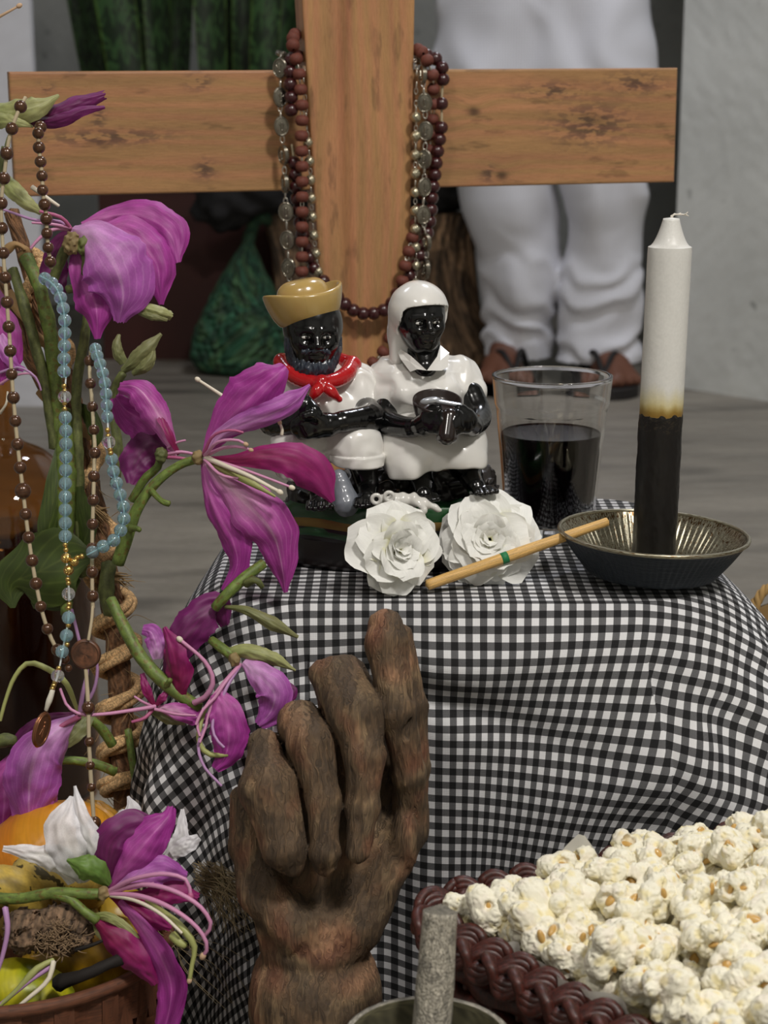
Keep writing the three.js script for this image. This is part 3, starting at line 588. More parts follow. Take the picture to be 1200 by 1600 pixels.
// ---------------------------------------------------------------- painted plaster statue of two seated figures
{
  const D = 0.955, base = onY(625, 880, TABLE_Y + 0.002), o = thing('statuette', 'glazed plaster statuette of an old couple in white seated on a green brown base', 'statuette', base.clone());
  const P = (x, y, z = 0) => at(x, y, D - z / 1000), r = (px) => R(px, D), mm = (v) => v / 1000;
  const glaze = (c, ro = 0.22, more = {}) => phys({ color: c, roughness: ro, clearcoat: 0.6, clearcoatRoughness: 0.12, ...more });
  const black = phys({ color: 0x050506, roughness: 0.2, clearcoat: 0.25, clearcoatRoughness: 0.1 }), white = glaze(0xe6e4df, 0.22), red = glaze(0xb3131a, 0.22), tan = glaze(0xb89a5a, 0.25), brown = glaze(0x1c0f0c, 0.2);
  const cell = 0.00075;
  const part2 = (name, f, b, m, label, c = cell, parent = o, opt) => part(name, mesh(f, b[0], b[1], c, opt), m, parent, label);
  const B = (pad, ...p) => boxOf(mm(pad), ...p);

  // ----- base: brown block, gold line, green top
  const bx = base.x, bz = base.z - 0.0, rx = r(182), rz = 0.031, ty = TABLE_Y + 0.0022;
  const hTop = P(625, 800, 20).y - ty;
  const ringAt = (u) => { const a = -u * Math.PI * 2, c = Math.cos(a), s = Math.sin(a), q = 2.6, k = Math.pow(Math.abs(c) ** q + Math.abs(s) ** q, -1 / q); return [c * k, s * k, a]; };
  const wob = (a, y) => 1 + 0.012 * Math.sin(a * 7 + 1) + 0.008 * noise(Math.cos(a) * 3, Math.sin(a) * 3, y * 60);
  const bandOf = (prof, uvs) => sheet(140, prof.length - 1, (u, v) => { const [c, s, a] = ringAt(u), p = prof[Math.round(v * (prof.length - 1))], k = wob(a, p[1]), w = p[2] ? p[2] * Math.sin(a * 5 + 2) + p[2] * 0.6 * Math.sin(a * 9) : 0; return V(bx + c * rx * k * p[0], ty + p[1] + w, bz - 0.012 + s * rz * k * p[0]); }, uvs);
  const h1 = hTop * 0.66;
  part('plinth', bandOf([[0.0, 0], [0.96, 0], [0.985, 0.002], [1.0, 0.008], [0.985, 0.015], [0.985, h1 * 0.7], [1.015, h1 * 0.78], [1.02, h1 * 0.95], [1.0, h1 * 1.02]]), phys({ color: 0x150a08, roughness: 0.32, clearcoat: 0.25, clearcoatRoughness: 0.25 }), o, 'dark brown plinth');
  part('gold_band', bandOf([[0.99, h1 * 0.97, 0.0008], [1.012, h1 * 1.02, 0.0008], [1.008, h1 * 1.14, 0.0008], [0.99, h1 * 1.22, 0.0008]]), phys({ color: 0x8a6f3e, metalness: 0.6, roughness: 0.38 }), o, 'gold painted band');
  const leaf = glaze(0x0f4a1e, 0.3);
  part('green_band', bandOf([[0.97, h1 * 0.7, 0.0006], [1.02, h1 * 0.8, 0.0006], [1.022, h1 * 0.92, 0.0008], [0.99, h1 * 1.0, 0.0008]]), leaf, o, 'green painted line');
  part('green_edge', bandOf([[0.985, h1 * 1.18, 0.0008], [1.006, h1 * 1.24, 0.0008], [0.99, h1 * 1.45, 0.0005], [0.95, h1 * 1.55, 0]]), leaf, o, 'green painted edge');
  const grassTop = (x, z) => hTop * 1.0 + 0.0016 * noise(x * 60, z * 60, 4) + 0.0008 * noise(x * 200, z * 200, 1);
  part('green_top', sheet(140, 20, (u, v) => { const [c, s, a] = ringAt(u), k = wob(a, 0.02) * v * 0.985, x = c * rx * k, z = s * rz * k; return V(bx + x, ty + grassTop(x, z) - (v > 0.85 ? (v - 0.85) * 0.028 * (1 + 0.5 * Math.sin(a * 5 + 2)) : 0), bz - 0.012 + z); }), leaf, o, 'green painted ground');
  // ----- dark log seat behind
  {
    const s1 = union(0.006, capsule(P(480, 770, -14), P(745, 752, -20), r(32)), capsule(P(470, 790, -8), P(752, 778, -14), r(20)), capsule(P(600, 770, 6), P(615, 790, 8), r(20)));
    const b = B(20, P(440, 700, -30), P(790, 830, 20));
    part2('seat', (x, y, z) => Math.max(s1(x, y, z) + 0.0008 * Math.sin(x * 700 + 6 * noise(x * 40, y * 60, z * 60)) + 0.0012 * noise(x * 90, y * 180, z * 90), ty + 0.004 - y), b, glaze(0x241d1b, 0.45), 'dark carved log seat', 0.001);
  }
  // helper: a face. c centre, q turn, s size; features along local axes
  function head(parent, c, q, s, jaw) {
    const L = (x, y, z) => V(x * s, y * s, z * s).applyQuaternion(q).add(c);
    const skull = egg(L(0, 0.18, -0.1), 0.88 * s, 0.98 * s, 0.92 * s, q), face = egg(L(0, -0.18, 0.16), 0.70 * s, 0.98 * s, 0.70 * s, q), chin = egg(L(0, -0.82, 0.44), 0.36 * s, 0.28 * s, 0.34 * s, q), cheeks = union(0.1 * s, egg(L(-0.4, -0.2, 0.52), 0.24 * s, 0.2 * s, 0.2 * s, q), egg(L(0.4, -0.2, 0.52), 0.24 * s, 0.2 * s, 0.2 * s, q));
    const brow = union(0.08 * s, capsule(L(-0.5, 0.17, 0.62), L(-0.14, 0.2, 0.81), 0.085 * s), capsule(L(0.5, 0.17, 0.62), L(0.14, 0.2, 0.81), 0.085 * s));
    const nose = union(0.08 * s, capsule(L(0, 0.12, 0.8), L(0, -0.2, 0.98), 0.07 * s, 0.12 * s), ball(L(-0.13, -0.24, 0.86), 0.1 * s), ball(L(0.13, -0.24, 0.86), 0.1 * s));
    const sock = [ball(L(-0.3, 0.0, 0.86), 0.17 * s), ball(L(0.3, 0.0, 0.86), 0.17 * s)];
    const lips = union(0.03 * s, capsule(L(-0.2, -0.49, 0.74), L(0.2, -0.49, 0.74), 0.075 * s), capsule(L(-0.16, -0.6, 0.74), L(0.16, -0.6, 0.74), 0.085 * s));
    const slit = capsule(L(-0.22, -0.545, 0.86), L(0.22, -0.545, 0.86), 0.03 * s);
    const ears = union(0.02 * s, egg(L(-0.88, -0.02, -0.05), 0.1 * s, 0.24 * s, 0.18 * s, q), egg(L(0.88, -0.02, -0.05), 0.1 * s, 0.24 * s, 0.18 * s, q));
    const body = union(0.22 * s, skull, face, chin);
    const f = (x, y, z) => {
      let d = smin(body(x, y, z), cheeks(x, y, z), 0.2 * s);
      d = smax(d, -sock[0](x, y, z), 0.12 * s); d = smax(d, -sock[1](x, y, z), 0.12 * s);
      d = smin(d, brow(x, y, z), 0.1 * s); d = smin(d, nose(x, y, z), 0.07 * s); d = smin(d, lips(x, y, z), 0.06 * s); d = smax(d, -slit(x, y, z), 0.03 * s);
      return jaw ? d : smin(d, ears(x, y, z), 0.04 * s);
    };
    const b = boxOf(1.35 * s, c);
    part('head', mesh(f, b[0], b[1], s * 0.045), black, parent);
    const eyeM = glaze(0xdedcd6, 0.15), lipM = glaze(0x3a1414, 0.25);
    for (const e of [-1, 1]) {
      const g = new THREE.SphereGeometry(0.115 * s, 20, 14); g.scale(1.1, 0.46, 0.5); g.applyQuaternion(q); const p = L(e * 0.3, -0.005, 0.715); g.translate(p.x, p.y, p.z);
      const eye = part('eye', g, eyeM, parent, 'white painted eye');
      const g2 = new THREE.SphereGeometry(0.055 * s, 14, 10); g2.scale(1, 1, 0.5); g2.applyQuaternion(q); const p2 = L(e * 0.3 + 0.02, 0.0, 0.765); g2.translate(p2.x, p2.y, p2.z);
      part('pupil', g2, black, eye);
    }
    const lf = capsule(L(-0.13, -0.6, 0.77), L(0.13, -0.6, 0.77), 0.062 * s), lb = boxOf(0.3 * s, L(0, -0.6, 0.77));
    part('lip', mesh(lf, lb[0], lb[1], s * 0.03), lipM, parent, 'dark red lip');
    return L;
  }
  // a hand with five fingers: wrist w, direction to the knuckles k, fingers curl along list of tips
  const handF = (wrist, palm, tips, th, rad) => {
    const fs = [capsule(wrist, palm, rad * 1.25, rad * 1.35)];
    for (const t of tips) fs.push(chain(t, [rad * 0.62, rad * 0.55, rad * 0.46], rad * 0.2));
    fs.push(chain(th, [rad * 0.68, rad * 0.56, rad * 0.48], rad * 0.2));
    return union(rad * 0.35, ...fs);
  };

  // ================= the man (left)
  {
    const q = turnBy(4, 10, -2), c = P(489, 519, 14), s = r(53);
    const L = head(o, c, q, s, 1);
    { // beard
      const f0 = union(0.2 * s, egg(L(0, -0.92, 0.24), 0.64 * s, 0.48 * s, 0.64 * s, q), egg(L(-0.6, -0.3, 0.1), 0.24 * s, 0.62 * s, 0.36 * s, q), egg(L(0.6, -0.3, 0.1), 0.24 * s, 0.62 * s, 0.36 * s, q), capsule(L(-0.34, -0.42, 0.74), L(0, -0.34, 0.86), 0.09 * s), capsule(L(0.34, -0.42, 0.74), L(0, -0.34, 0.86), 0.09 * s));
      const mouth = egg(L(0, -0.56, 0.98), 0.3 * s, 0.16 * s, 0.4 * s, q), faceCut = egg(L(0, 0.05, 0.62), 0.55 * s, 0.44 * s, 0.5 * s, q);
      const inv = q.clone().invert(), t = V(0, 0, 0);
      const f = (x, y, z) => {
        let d = f0(x, y, z); d = smax(d, -mouth(x, y, z), 0.04 * s); d = smax(d, -faceCut(x, y, z), 0.06 * s);
        t.set(x, y, z).sub(c).applyQuaternion(inv).multiplyScalar(1 / s);
        const a = Math.atan2(t.x, t.z + 0.2);
        return d + 0.022 * s * Math.sin(a * 34 + 2.5 * noise(t.x * 3, t.y * 3, t.z * 3)) * step(0.1, -0.5, t.y) + 0.012 * s * noise(t.x * 14, t.y * 5, t.z * 14);
      };
      const b = boxOf(1.4 * s, c);
      part('beard', mesh(f, b[0], b[1], s * 0.042), glaze(0x2b3340, 0.35), o, 'dark blue grey beard');
    }
    { // hat with a wide upturned brim
      const k = r(1), qh = turnBy(-4, 6, 11), hc = P(481, 499, 12), prof = [[0.1, 5], [38, 2], [41, -4], [46, -2], [53, 8], [59, 24], [62, 38], [61.5, 43], [58, 44], [54, 40], [50, 36], [45, 34], [42, 36], [40, 45], [36, 53], [29, 59], [20, 62], [10, 62.5], [0.1, 62.5]];
      const cv = new THREE.SplineCurve(prof.map(([x, y]) => new THREE.Vector2(x, y))).getPoints(110).map((p) => [Math.max(0.0001, p.x * k), p.y * k]);
      const g = lathe(cv, 80), pp = g.attributes.position;
      for (let i = 0; i < pp.count; i++) { const x = pp.getX(i), z = pp.getZ(i), a = Math.atan2(z, x), rr = Math.hypot(x, z) / k; if (rr > 44) pp.setY(i, pp.getY(i) + k * (rr - 44) * 0.34 * Math.sin(a * 2 + 2.4)); }
      g.computeVertexNormals(); g.applyQuaternion(qh); g.translate(hc.x, hc.y, hc.z);
      part('hat', g, tan, o, 'tan hat with upturned brim');
    }
    // shirt
    const sh = union(mm(7), egg(P(506, 650, -2), r(70), r(62), mm(17)), capsule(P(452, 602, -4), P(556, 606, -4), r(36), r(34)), capsule(P(556, 606, -2), P(574, 645, 2), r(34), r(30)), capsule(P(448, 602, -2), P(424, 648, 2), r(34), r(30)), capsule(P(500, 580, 0), P(500, 560, 2), r(30), r(26)));
    part2('shirt', (x, y, z) => sh(x, y, z) + 0.0006 * Math.sin(x * 220 + y * 380 + 3 * noise(x * 50, y * 50, z * 50)), B(14, P(385, 550, -25), P(615, 730, 25)), white, 'white shirt');
    // red neckerchief
    const knot = P(503, 596, 25), sc = union(mm(1.2), limb([P(440, 564, 4), P(456, 584, 14), P(482, 597, 21), knot], [r(12), r(14), r(12), r(9)]), limb([P(550, 568, 4), P(542, 584, 13), P(522, 595, 20), knot], [r(12), r(13), r(12), r(9)]), limb([P(440, 566, 4), P(495, 556, -8), P(552, 570, 4)], [r(13), r(14), r(13)]), ball(knot, r(10)), limb([knot, P(495, 611, 28), P(485, 625, 27)], [r(6), r(9.5), r(5)]), limb([knot, P(516, 611, 27), P(530, 624, 25)], [r(6), r(9.5), r(5)]));
    part2('neckerchief', sc, B(6, P(420, 540, -16), P(575, 640, 32)), red, 'red neckerchief', 0.00055);
    // trousers
    const tr = union(mm(6), egg(P(508, 686, 2), r(80), r(38), mm(19)), capsule(P(528, 674, 4), P(556, 696, 20), r(40), r(38)), capsule(P(556, 696, 20), P(567, 730, 21), r(36), r(31)), capsule(P(484, 680, 6), P(462, 702, 24), r(42), r(36)), capsule(P(462, 702, 24), P(472, 744, 24), r(36), r(32)));
    const yR = P(565, 734, 30).y, yL = P(472, 750, 30).y, xm = P(515, 700, 10).x, crease = capsule(P(540, 692, 44), P(544, 716, 42), mm(0.8), mm(1.4));
    part2('trousers', (x, y, z) => {
      const yb = x > xm ? yR : yL, d = smax(tr(x, y, z) + 0.0004 * Math.sin(x * 260 - y * 200 + 3 * noise(x * 60, y * 60, z * 60)), -crease(x, y, z), mm(1.2)), cuff = smax(d - mm(1.0), Math.abs(y - yb - mm(3.4)) - mm(3.2), mm(1.2));
      return smin(smax(d, yb - y, mm(1)), cuff, mm(0.5));
    }, B(14, P(405, 640, -25), P(615, 775, 45)), white, 'white rolled-up trousers');
    // forearms, hands, shins and feet
    const rad = r(15);
    const armR = limb([P(574, 642, 10), P(580, 652, 20), P(540, 658, 33), P(512, 664, 37)], [r(21), r(22), r(17), r(14)]);
    const hR = handF(P(512, 664, 37), P(495, 664, 38), [[P(492, 656, 40), P(474, 654, 43), P(462, 660, 41)], [P(490, 662, 41), P(472, 662, 44), P(460, 667, 42)], [P(492, 669, 41), P(474, 670, 43), P(463, 674, 41)], [P(494, 675, 40), P(479, 678, 42), P(470, 680, 40)]], [P(500, 655, 42), P(486, 648, 46), P(476, 650, 47)], rad);
    const armL = limb([P(424, 644, 8), P(424, 660, 20), P(448, 664, 33), P(464, 660, 35)], [r(20), r(20), r(16), r(14)]);
    const hL = handF(P(464, 660, 35), P(478, 648, 38), [[P(482, 644, 40), P(492, 646, 44), P(496, 654, 44)], [P(479, 640, 40), P(490, 640, 44), P(497, 646, 44)], [P(475, 636, 39), P(486, 634, 42), P(494, 638, 42)], [P(471, 633, 37), P(480, 629, 40), P(487, 631, 40)]], [P(470, 640, 40), P(472, 630, 42), P(478, 624, 41)], rad);
    part2('arm', (x, y, z) => smin(armR(x, y, z), hR(x, y, z), mm(1.5)), B(9, P(455, 620, 5), P(605, 690, 50)), black, 'bare black forearm', 0.0006);
    part2('arm', (x, y, z) => smin(armL(x, y, z), hL(x, y, z), mm(1.5)), B(9, P(400, 610, 0), P(500, 690, 50)), black, 'bare black forearm', 0.0006);
    const foot = (kx, ky, fx, fy, z) => { const toes = []; for (let i = 0; i < 5; i++) toes.push(capsule(P(fx - 16 + i * 8, fy - 6, z + 16), P(fx - 18 + i * 9, fy + 3 - Math.abs(i - 1) * 1.2, z + 20), r(5.2), r(4.4))); return union(mm(1.2), chain([P(kx, ky, z - 4), P(fx, fy - 30, z)], [r(22), r(18)], mm(2)), chain([P(fx, fy - 26, z - 2), P(fx, fy - 8, z + 12)], [r(17), r(15)], mm(2)), ...toes); };
    part2('leg', foot(568, 730, 574, 788, 18), B(8, P(540, 720, 0), P(610, 800, 45)), black, 'bare black leg and foot', 0.00065);
    part2('leg', foot(476, 745, 500, 792, 24), B(8, P(440, 735, 0), P(545, 800, 50)), black, 'bare black leg and foot', 0.00065);
    const cone = union(mm(2), capsule(P(530, 745, 27), P(541, 786, 28), r(12), r(21)));
    part2('stone', (x, y, z) => cone(x, y, z) + 0.00025 * noise(x * 160, y * 160, z * 160), B(14, P(510, 735, 10), P(570, 815, 30)), glaze(0x757a83, 0.45), 'grey standing stone');
  }
  // ================= the woman (right)
  {
    const q = turnBy(2, 20, 0), c = P(656, 499, 14), s = r(46);
    const L = head(o, c, q, s, 1);
    { // head cloth: a shell round the skull, open for the face
      const out = egg(L(0, 0.24, -0.14), 1.02 * s, 1.04 * s, 1.1 * s, q), back = egg(L(0, -0.5, -0.55), 0.95 * s, 1.2 * s, 0.6 * s, q), side = capsule(L(-0.74, -0.2, -0.3), L(-0.7, -1.35, -0.36), 0.22 * s, 0.24 * s);
      const inv = q.clone().invert(), t = V(0, 0, 0);
      part2('head_cloth', (x, y, z) => {
        const d = union(0.15 * s, out, back, side)(x, y, z);
        t.set(x, y, z).sub(c).applyQuaternion(inv).multiplyScalar(1 / s);
        const open = smax(smax(-(t.x + 0.83 - 0.1 * t.y), t.y - 0.60 + 0.22 * t.x * t.x, 0.2), 0.02 - t.z, 0.25) * s;
        return smax(d, -open, 0.04 * s) + 0.008 * s * Math.sin(t.y * 9 + t.x * 4) * step(0.4, 0.8, t.y);
      }, boxOf(2.3 * s, c), white, 'white head cloth', s * 0.05);
    }
    const body = union(mm(7), egg(P(664, 650, -4), r(72), r(70), mm(18)), capsule(P(618, 596, -6), P(712, 594, -6), r(38), r(36)), egg(P(640, 614, 10), r(34), r(26), mm(11)), egg(P(690, 614, 10), r(34), r(26), mm(11)), capsule(P(612, 596, -4), P(605, 634, 4), r(36), r(25)), capsule(P(716, 596, -4), P(738, 612, 0), r(34), r(22)), capsule(P(655, 570, -4), P(655, 585, -4), r(40), r(60)));
    const vneck = union(mm(1), capsule(P(667, 560, 16), P(667, 580, 27), r(14), r(3)), capsule(P(644, 548, 10), P(667, 579, 26), r(12), r(3)), capsule(P(688, 548, 10), P(667, 579, 26), r(12), r(3)));
    part2('blouse', (x, y, z) => smax(body(x, y, z), -vneck(x, y, z), mm(1.2)) + 0.0005 * Math.sin(x * 300 + y * 160 + 3 * noise(x * 50, y * 50, z * 50)), B(14, P(560, 540, -28), P(770, 730, 28)), white, 'white blouse');
    for (const list of [[[616, 539, 5], [626, 561, 14], [641, 581, 20.5], [652, 577, 23.5], [667, 579, 26.5], [642, 556, 18]], [[688, 539, 7], [702, 551, 11.5], [700, 574, 17], [690, 579, 21], [667, 579, 26.5], [683, 557, 18]]]) {
      const top = list.map((e) => P(e[0], e[1], e[2] + 1.6)), low = list.map((e) => P(e[0], e[1], e[2] - 3)), n = list.length, pos = [], mid = (l, k) => l.reduce((u, p) => u.add(p), V(0, 0, 0)).multiplyScalar(1 / n).addScaledVector(DIR.f, -k), ct = mid(top, 0.0008), cl = mid(low, 0);
      const tri = (...p) => p.forEach((q) => pos.push(q.x, q.y, q.z));
      for (let i = 0; i < n; i++) { const j = (i + 1) % n; tri(ct, top[i], top[j]); tri(cl, low[j], low[i]); tri(top[i], low[i], low[j]); tri(top[i], low[j], top[j]); }
      const g = new THREE.BufferGeometry(); g.setAttribute('position', new THREE.Float32BufferAttribute(pos, 3)); g.setAttribute('uv', new THREE.Float32BufferAttribute(new Float32Array(pos.length / 3 * 2), 2)); g.computeVertexNormals();
      part('collar', g, white, o, 'white open collar');
    }
    part2('neck', union(mm(2), capsule(P(660, 540, 6), P(664, 574, 15), r(28), r(18))), B(10, P(630, 520, 0), P(690, 600, 16)), black, 'black neck');
    const rad = r(14);
    const armL = limb([P(606, 632, 6), P(602, 656, 14), P(640, 668, 30), P(662, 664, 37)], [r(21), r(20), r(16), r(13)]);
    const hL = handF(P(662, 664, 37), P(672, 658, 40), [[P(675, 651, 43), P(690, 650, 47), P(698, 656, 49)], [P(676, 657, 44), P(690, 657, 48), P(698, 662, 50)], [P(676, 663, 44), P(690, 664, 48), P(697, 668, 49)], [P(675, 669, 43), P(687, 671, 46), P(693, 674, 47)]], [P(668, 648, 42), P(676, 640, 44), P(684, 638, 46)], rad);
    const armR = limb([P(736, 616, 4), P(748, 648, 10), P(740, 664, 24), P(732, 664, 34)], [r(20), r(20), r(17), r(13)]);
    const hR = handF(P(734, 664, 32), P(728, 658, 38), [[P(726, 651, 42), P(714, 648, 47), P(708, 652, 49)], [P(726, 657, 43), P(713, 655, 48), P(707, 659, 50)], [P(726, 663, 43), P(714, 663, 48), P(708, 667, 50)], [P(728, 669, 42), P(717, 670, 46), P(712, 674, 47)]], [P(730, 647, 41), P(722, 640, 43), P(716, 638, 45)], rad);
    part2('arm', (x, y, z) => smin(armL(x, y, z), hL(x, y, z), mm(1.5)), B(9, P(575, 600, -4), P(705, 690, 54)), black, 'bare black arm', 0.0006);
    part2('arm', (x, y, z) => smin(armR(x, y, z), hR(x, y, z), mm(1.5)), B(9, P(695, 590, -6), P(775, 690, 54)), black, 'bare black arm', 0.0006);
    // bowl, handle and spoon
    const tiltB = turnBy(17, 0, -3), bc = P(683, 637, 34), k = r(1);
    const bowl = lathe([[0.1, -26], [20, -26], [29, -20], [35, -6], [38, 10], [37.5, 13], [34.5, 12.5], [31, 4], [24, -2], [0.1, -4]].map(([x, y]) => [x * k, y * k]), 56);
    bowl.applyQuaternion(tiltB); bowl.translate(bc.x, bc.y, bc.z);
    const bowlPart = part('bowl', bowl, glaze(0x241815, 0.3), o, 'dark brown bowl in the hands');
    const sp = union(mm(0.5), egg(P(672, 626, 46), r(15), r(5.5), mm(1.6), turnBy(0, 0, 8)), capsule(P(684, 627, 46), P(719, 633, 45), r(3.6), r(3.2)));
    part2('spoon', sp, B(4, P(655, 612, 40), P(728, 642, 52)), phys({ color: 0xb9bdc4, roughness: 0.25, metalness: 0.5 }), 'silver painted spoon', 0.0004, bowlPart);
    part2('cup', union(mm(1.5), capsule(P(702, 652, 47), P(698, 682, 50), r(14), r(13)), capsule(P(690, 684, 48), P(706, 684, 48), r(8))), B(9, P(680, 640, 40), P(720, 700, 56)), glaze(0x1b0d0a, 0.25), 'dark brown wooden vessel', 0.0006);
    // skirt
    const sk = union(mm(8), egg(P(672, 696, 6), r(86), r(54), mm(24)), capsule(P(640, 690, 8), P(640, 732, 18), r(40), r(33)), capsule(P(712, 690, 8), P(722, 720, 18), r(42), r(38)), capsule(P(608, 684, -2), P(632, 746, 16), r(24), r(15)));
    const hemCut = (x, y, z) => { const t = clamp((x - P(625, 700).x) / (P(770, 700).x - P(625, 700).x)); return mix(P(625, 754, 26).y, P(770, 733, 26).y, Math.min(1, t * 2.2)) - y; };
    const groove = union(mm(1), capsule(P(688, 690, 50), P(690, 738, 52), mm(1.6), mm(3.2)));
    part2('skirt', (x, y, z) => smax(smax(sk(x, y, z), hemCut(x, y, z), mm(1.5)), -groove(x, y, z), mm(3)) + 0.0007 * Math.sin(x * 330 + 2.5 * noise(x * 30, y * 30, z * 30)) * step(P(0, 680).y, P(0, 735).y, y), B(14, P(570, 640, -28), P(785, 770, 40)), white, 'white skirt');
    const foot = (kx, ky, fx, fy, z, t) => { const toes = []; for (let i = 0; i < 5; i++) toes.push(capsule(P(fx - 12 + i * 7 + t, fy - 7, z + 15), P(fx - 13 + i * 8 + t * 1.6, fy + 2 - Math.abs(i - (t > 0 ? 1 : 3)) * 1.4, z + 20), r(5), r(4.2))); return union(mm(1.2), chain([P(kx, ky, z - 6), P(fx - t, fy - 28, z - 2)], [r(21), r(18)], mm(2)), chain([P(fx - t, fy - 24, z - 2), P(fx, fy - 9, z + 12)], [r(18), r(15)], mm(2)), ...toes); };
    part2('leg', foot(655, 738, 662, 782, 14, 2), B(8, P(625, 725, -6), P(700, 795, 40)), black, 'bare black foot', 0.00065);
    part2('leg', foot(722, 730, 744, 770, 10, 8), B(8, P(695, 715, -12), P(790, 785, 38)), black, 'bare black foot', 0.00065);
  }
  { // small white lizard on the base, its two ring eyes to the left
    const w = glaze(0xdad8d2, 0.25), f = union(mm(1), chain([P(604, 788, 32), P(622, 782, 34), P(646, 781, 34), P(668, 788, 34), P(688, 797, 34)], [r(12), r(12), r(10), r(6.5), r(3.5)], mm(1)), chain([P(655, 786, 36), P(662, 797, 38), P(657, 802, 39)], [r(6), r(5), r(4)], mm(0.6)), chain([P(620, 786, 36), P(616, 798, 39), P(608, 802, 40)], [r(7), r(6), r(5)], mm(0.6)), capsule(P(600, 782, 34), P(596, 792, 36), r(9), r(8)));
    const liz = part2('lizard', (x, y, z) => f(x, y, z) + 0.0004 * Math.sin(x * 1100), B(6, P(575, 765, 24), P(700, 815, 44)), w, 'small white lizard', 0.0005);
    for (const [x, y] of [[588, 780], [608, 776]]) { const g = new THREE.TorusGeometry(r(6.5), r(3.2), 12, 24), p = P(x, y, 40); g.translate(p.x, p.y, p.z); part('eye', g, w, liz); }
  }
}

// ---------------------------------------------------------------- wooden cross
const CROSS = {};
{
  const H = 0.08, dl = FOCAL * H / 193, dr = FOCAL * H / 176, tl = at(14, 112, dl), bl = at(18, 303, dl), tr = at(1060, 106, dr);
  const yaw = Math.atan2(tr.z - tl.z, tr.x - tl.x), len = Math.hypot(tr.x - tl.x, tr.z - tl.z), yTop = (tl.y + tr.y) / 2, thick = 0.022;
  const ux = Math.cos(yaw), uz = Math.sin(yaw), roll = Math.atan2(tr.y - tl.y, len);
  const mid = V((tl.x + tr.x) / 2, yTop - H / 2, (tl.z + tr.z) / 2);
  // a point of the cross's front plane under a pixel; off stands out towards the front
  const nrm = V(-uz, 0, ux); CROSS.n = nrm; CROSS.mid = mid;
  CROSS.on = (px, py, off = 0) => { const dir = at(px, py, 1).sub(EYE), k = nrm.dot(mid.clone().addScaledVector(nrm, off).sub(EYE)) / nrm.dot(dir); return EYE.clone().addScaledVector(dir, k); };
  const o = thing('wooden_cross', 'brown varnished wooden cross hung with rosaries behind the statuette', 'cross', V(mid.x, 0, mid.z));
  const wood = (seed, base, knots, smudges) => tex(1024, 256, (u, v) => { // grain runs along u
    let y = v + 0.05 * noise(u * 2.2, v * 1.2, seed), x = u;
    for (const [kx, ky, kr] of knots) { const dx = (x - kx) * 4, dy = y - ky, q = Math.exp(-(dx * dx + dy * dy) / (kr * kr)); y += dy * q * 0.9 + 0.02 * q; }
    const rings = Math.sin((y * 26 + 2.2 * noise(x * 1.6, y * 3, seed + 3)) * 2), fine = noise(x * 26, y * 150, seed), pore = noise(x * 60, y * 300, seed + 5) > 0.55 ? -7 : 0, big = fbm(x * 2.5, y * 3, seed + 8, 3);
    const l = 1 + 0.042 * rings * (0.6 + 0.8 * noise(x * 2, y * 5, seed + 21)) + 0.07 * fine + 0.10 * big;
    const worn = fbm(x * 7, v * 5, seed + 13, 4), scuff = 1 - 0.16 * step(0.3, 0.5, worn) * (0.5 + 0.5 * step(-0.3, 0.4, noise(x * 50, v * 40, seed)));
    const k = knots.reduce((a, [kx, ky, kr]) => Math.max(a, Math.exp(-(((x - kx) * 4) ** 2 + (v - ky) ** 2) / (kr * kr * 0.12))), 0);
    const dirt = smudges.reduce((a, [sx, sy, sw, sh]) => Math.max(a, Math.exp(-(((x - sx) / sw) ** 2 + ((v - sy) / sh) ** 2) * 1.4)), 0) * step(-0.35, 0.35, noise(x * 34, v * 16, seed + 2) + 0.6 * noise(x * 90, v * 50, seed)), s = l * scuff * (1 - 0.45 * k) * (1 - 0.38 * dirt);
    const band = seed === 11 ? step(0.09, 0.0, Math.abs(v - 0.36 - 0.03 * noise(u * 3, 1, 2))) * 0.16 : 0; return [base[0] * s * (1 - band * 0.6) + pore, base[1] * s * (1 - 0.03 * rings - band) + pore, base[2] * s * (1 - band + 0.14 * dirt) + pore];
  });
  const barTex = wood(3, [174, 129, 89], [[0.675, 0.64, 0.1], [0.72, 0.1, 0.1]], [[0.13, 0.47, 0.1, 0.07], [0.12, 0.62, 0.014, 0.09], [0.27, 0.2, 0.018, 0.09], [0.265, 0.9, 0.02, 0.07], [0.05, 0.87, 0.012, 0.05], [0.86, 0.52, 0.07, 0.2], [0.7, 0.12, 0.016, 0.08], [0.8, 0.8, 0.06, 0.08], [0.93, 0.86, 0.05, 0.1]]), postTex = wood(11, [182, 134, 92], [[0.47, 0.95, 0.12]], []);
  const mk = (map) => std({ map, roughness: 0.42, bumpMap: map, bumpScale: 0.0002 });
  const beam = (pts, depth, uvLen) => { // pts: outline of the front face in the (x, y) plane
    const s = new THREE.Shape(pts.map(([x, y]) => new THREE.Vector2(x, y)));
    return new THREE.ExtrudeGeometry(s, { depth: depth - 0.003, bevelEnabled: true, bevelSize: 0.0016, bevelThickness: 0.0015, bevelSegments: 3 });
  };
  const box = (g, along) => { // uv in lengths of the beam
    g.computeBoundingBox(); const p = g.attributes.position, n = g.attributes.normal, uv = g.attributes.uv;
    for (let i = 0; i < p.count; i++) { const x = p.getX(i), y = p.getY(i), z = p.getZ(i), nz = Math.abs(n.getZ(i)) > 0.6, side = along === 'x' ? Math.abs(n.getY(i)) > 0.6 : Math.abs(n.getX(i)) > 0.6; if (along === 'x') uv.setXY(i, x / len + 0.5, nz ? y / 0.082 + 0.5 : side ? z / 0.08 : y / 0.082 + 0.5); else uv.setXY(i, -y / 0.5 + 0.45, nz ? x / 0.084 + 0.5 : z / 0.08 + 0.3); }
    return g;
  };
  const turn = new THREE.Matrix4().makeRotationY(-yaw);
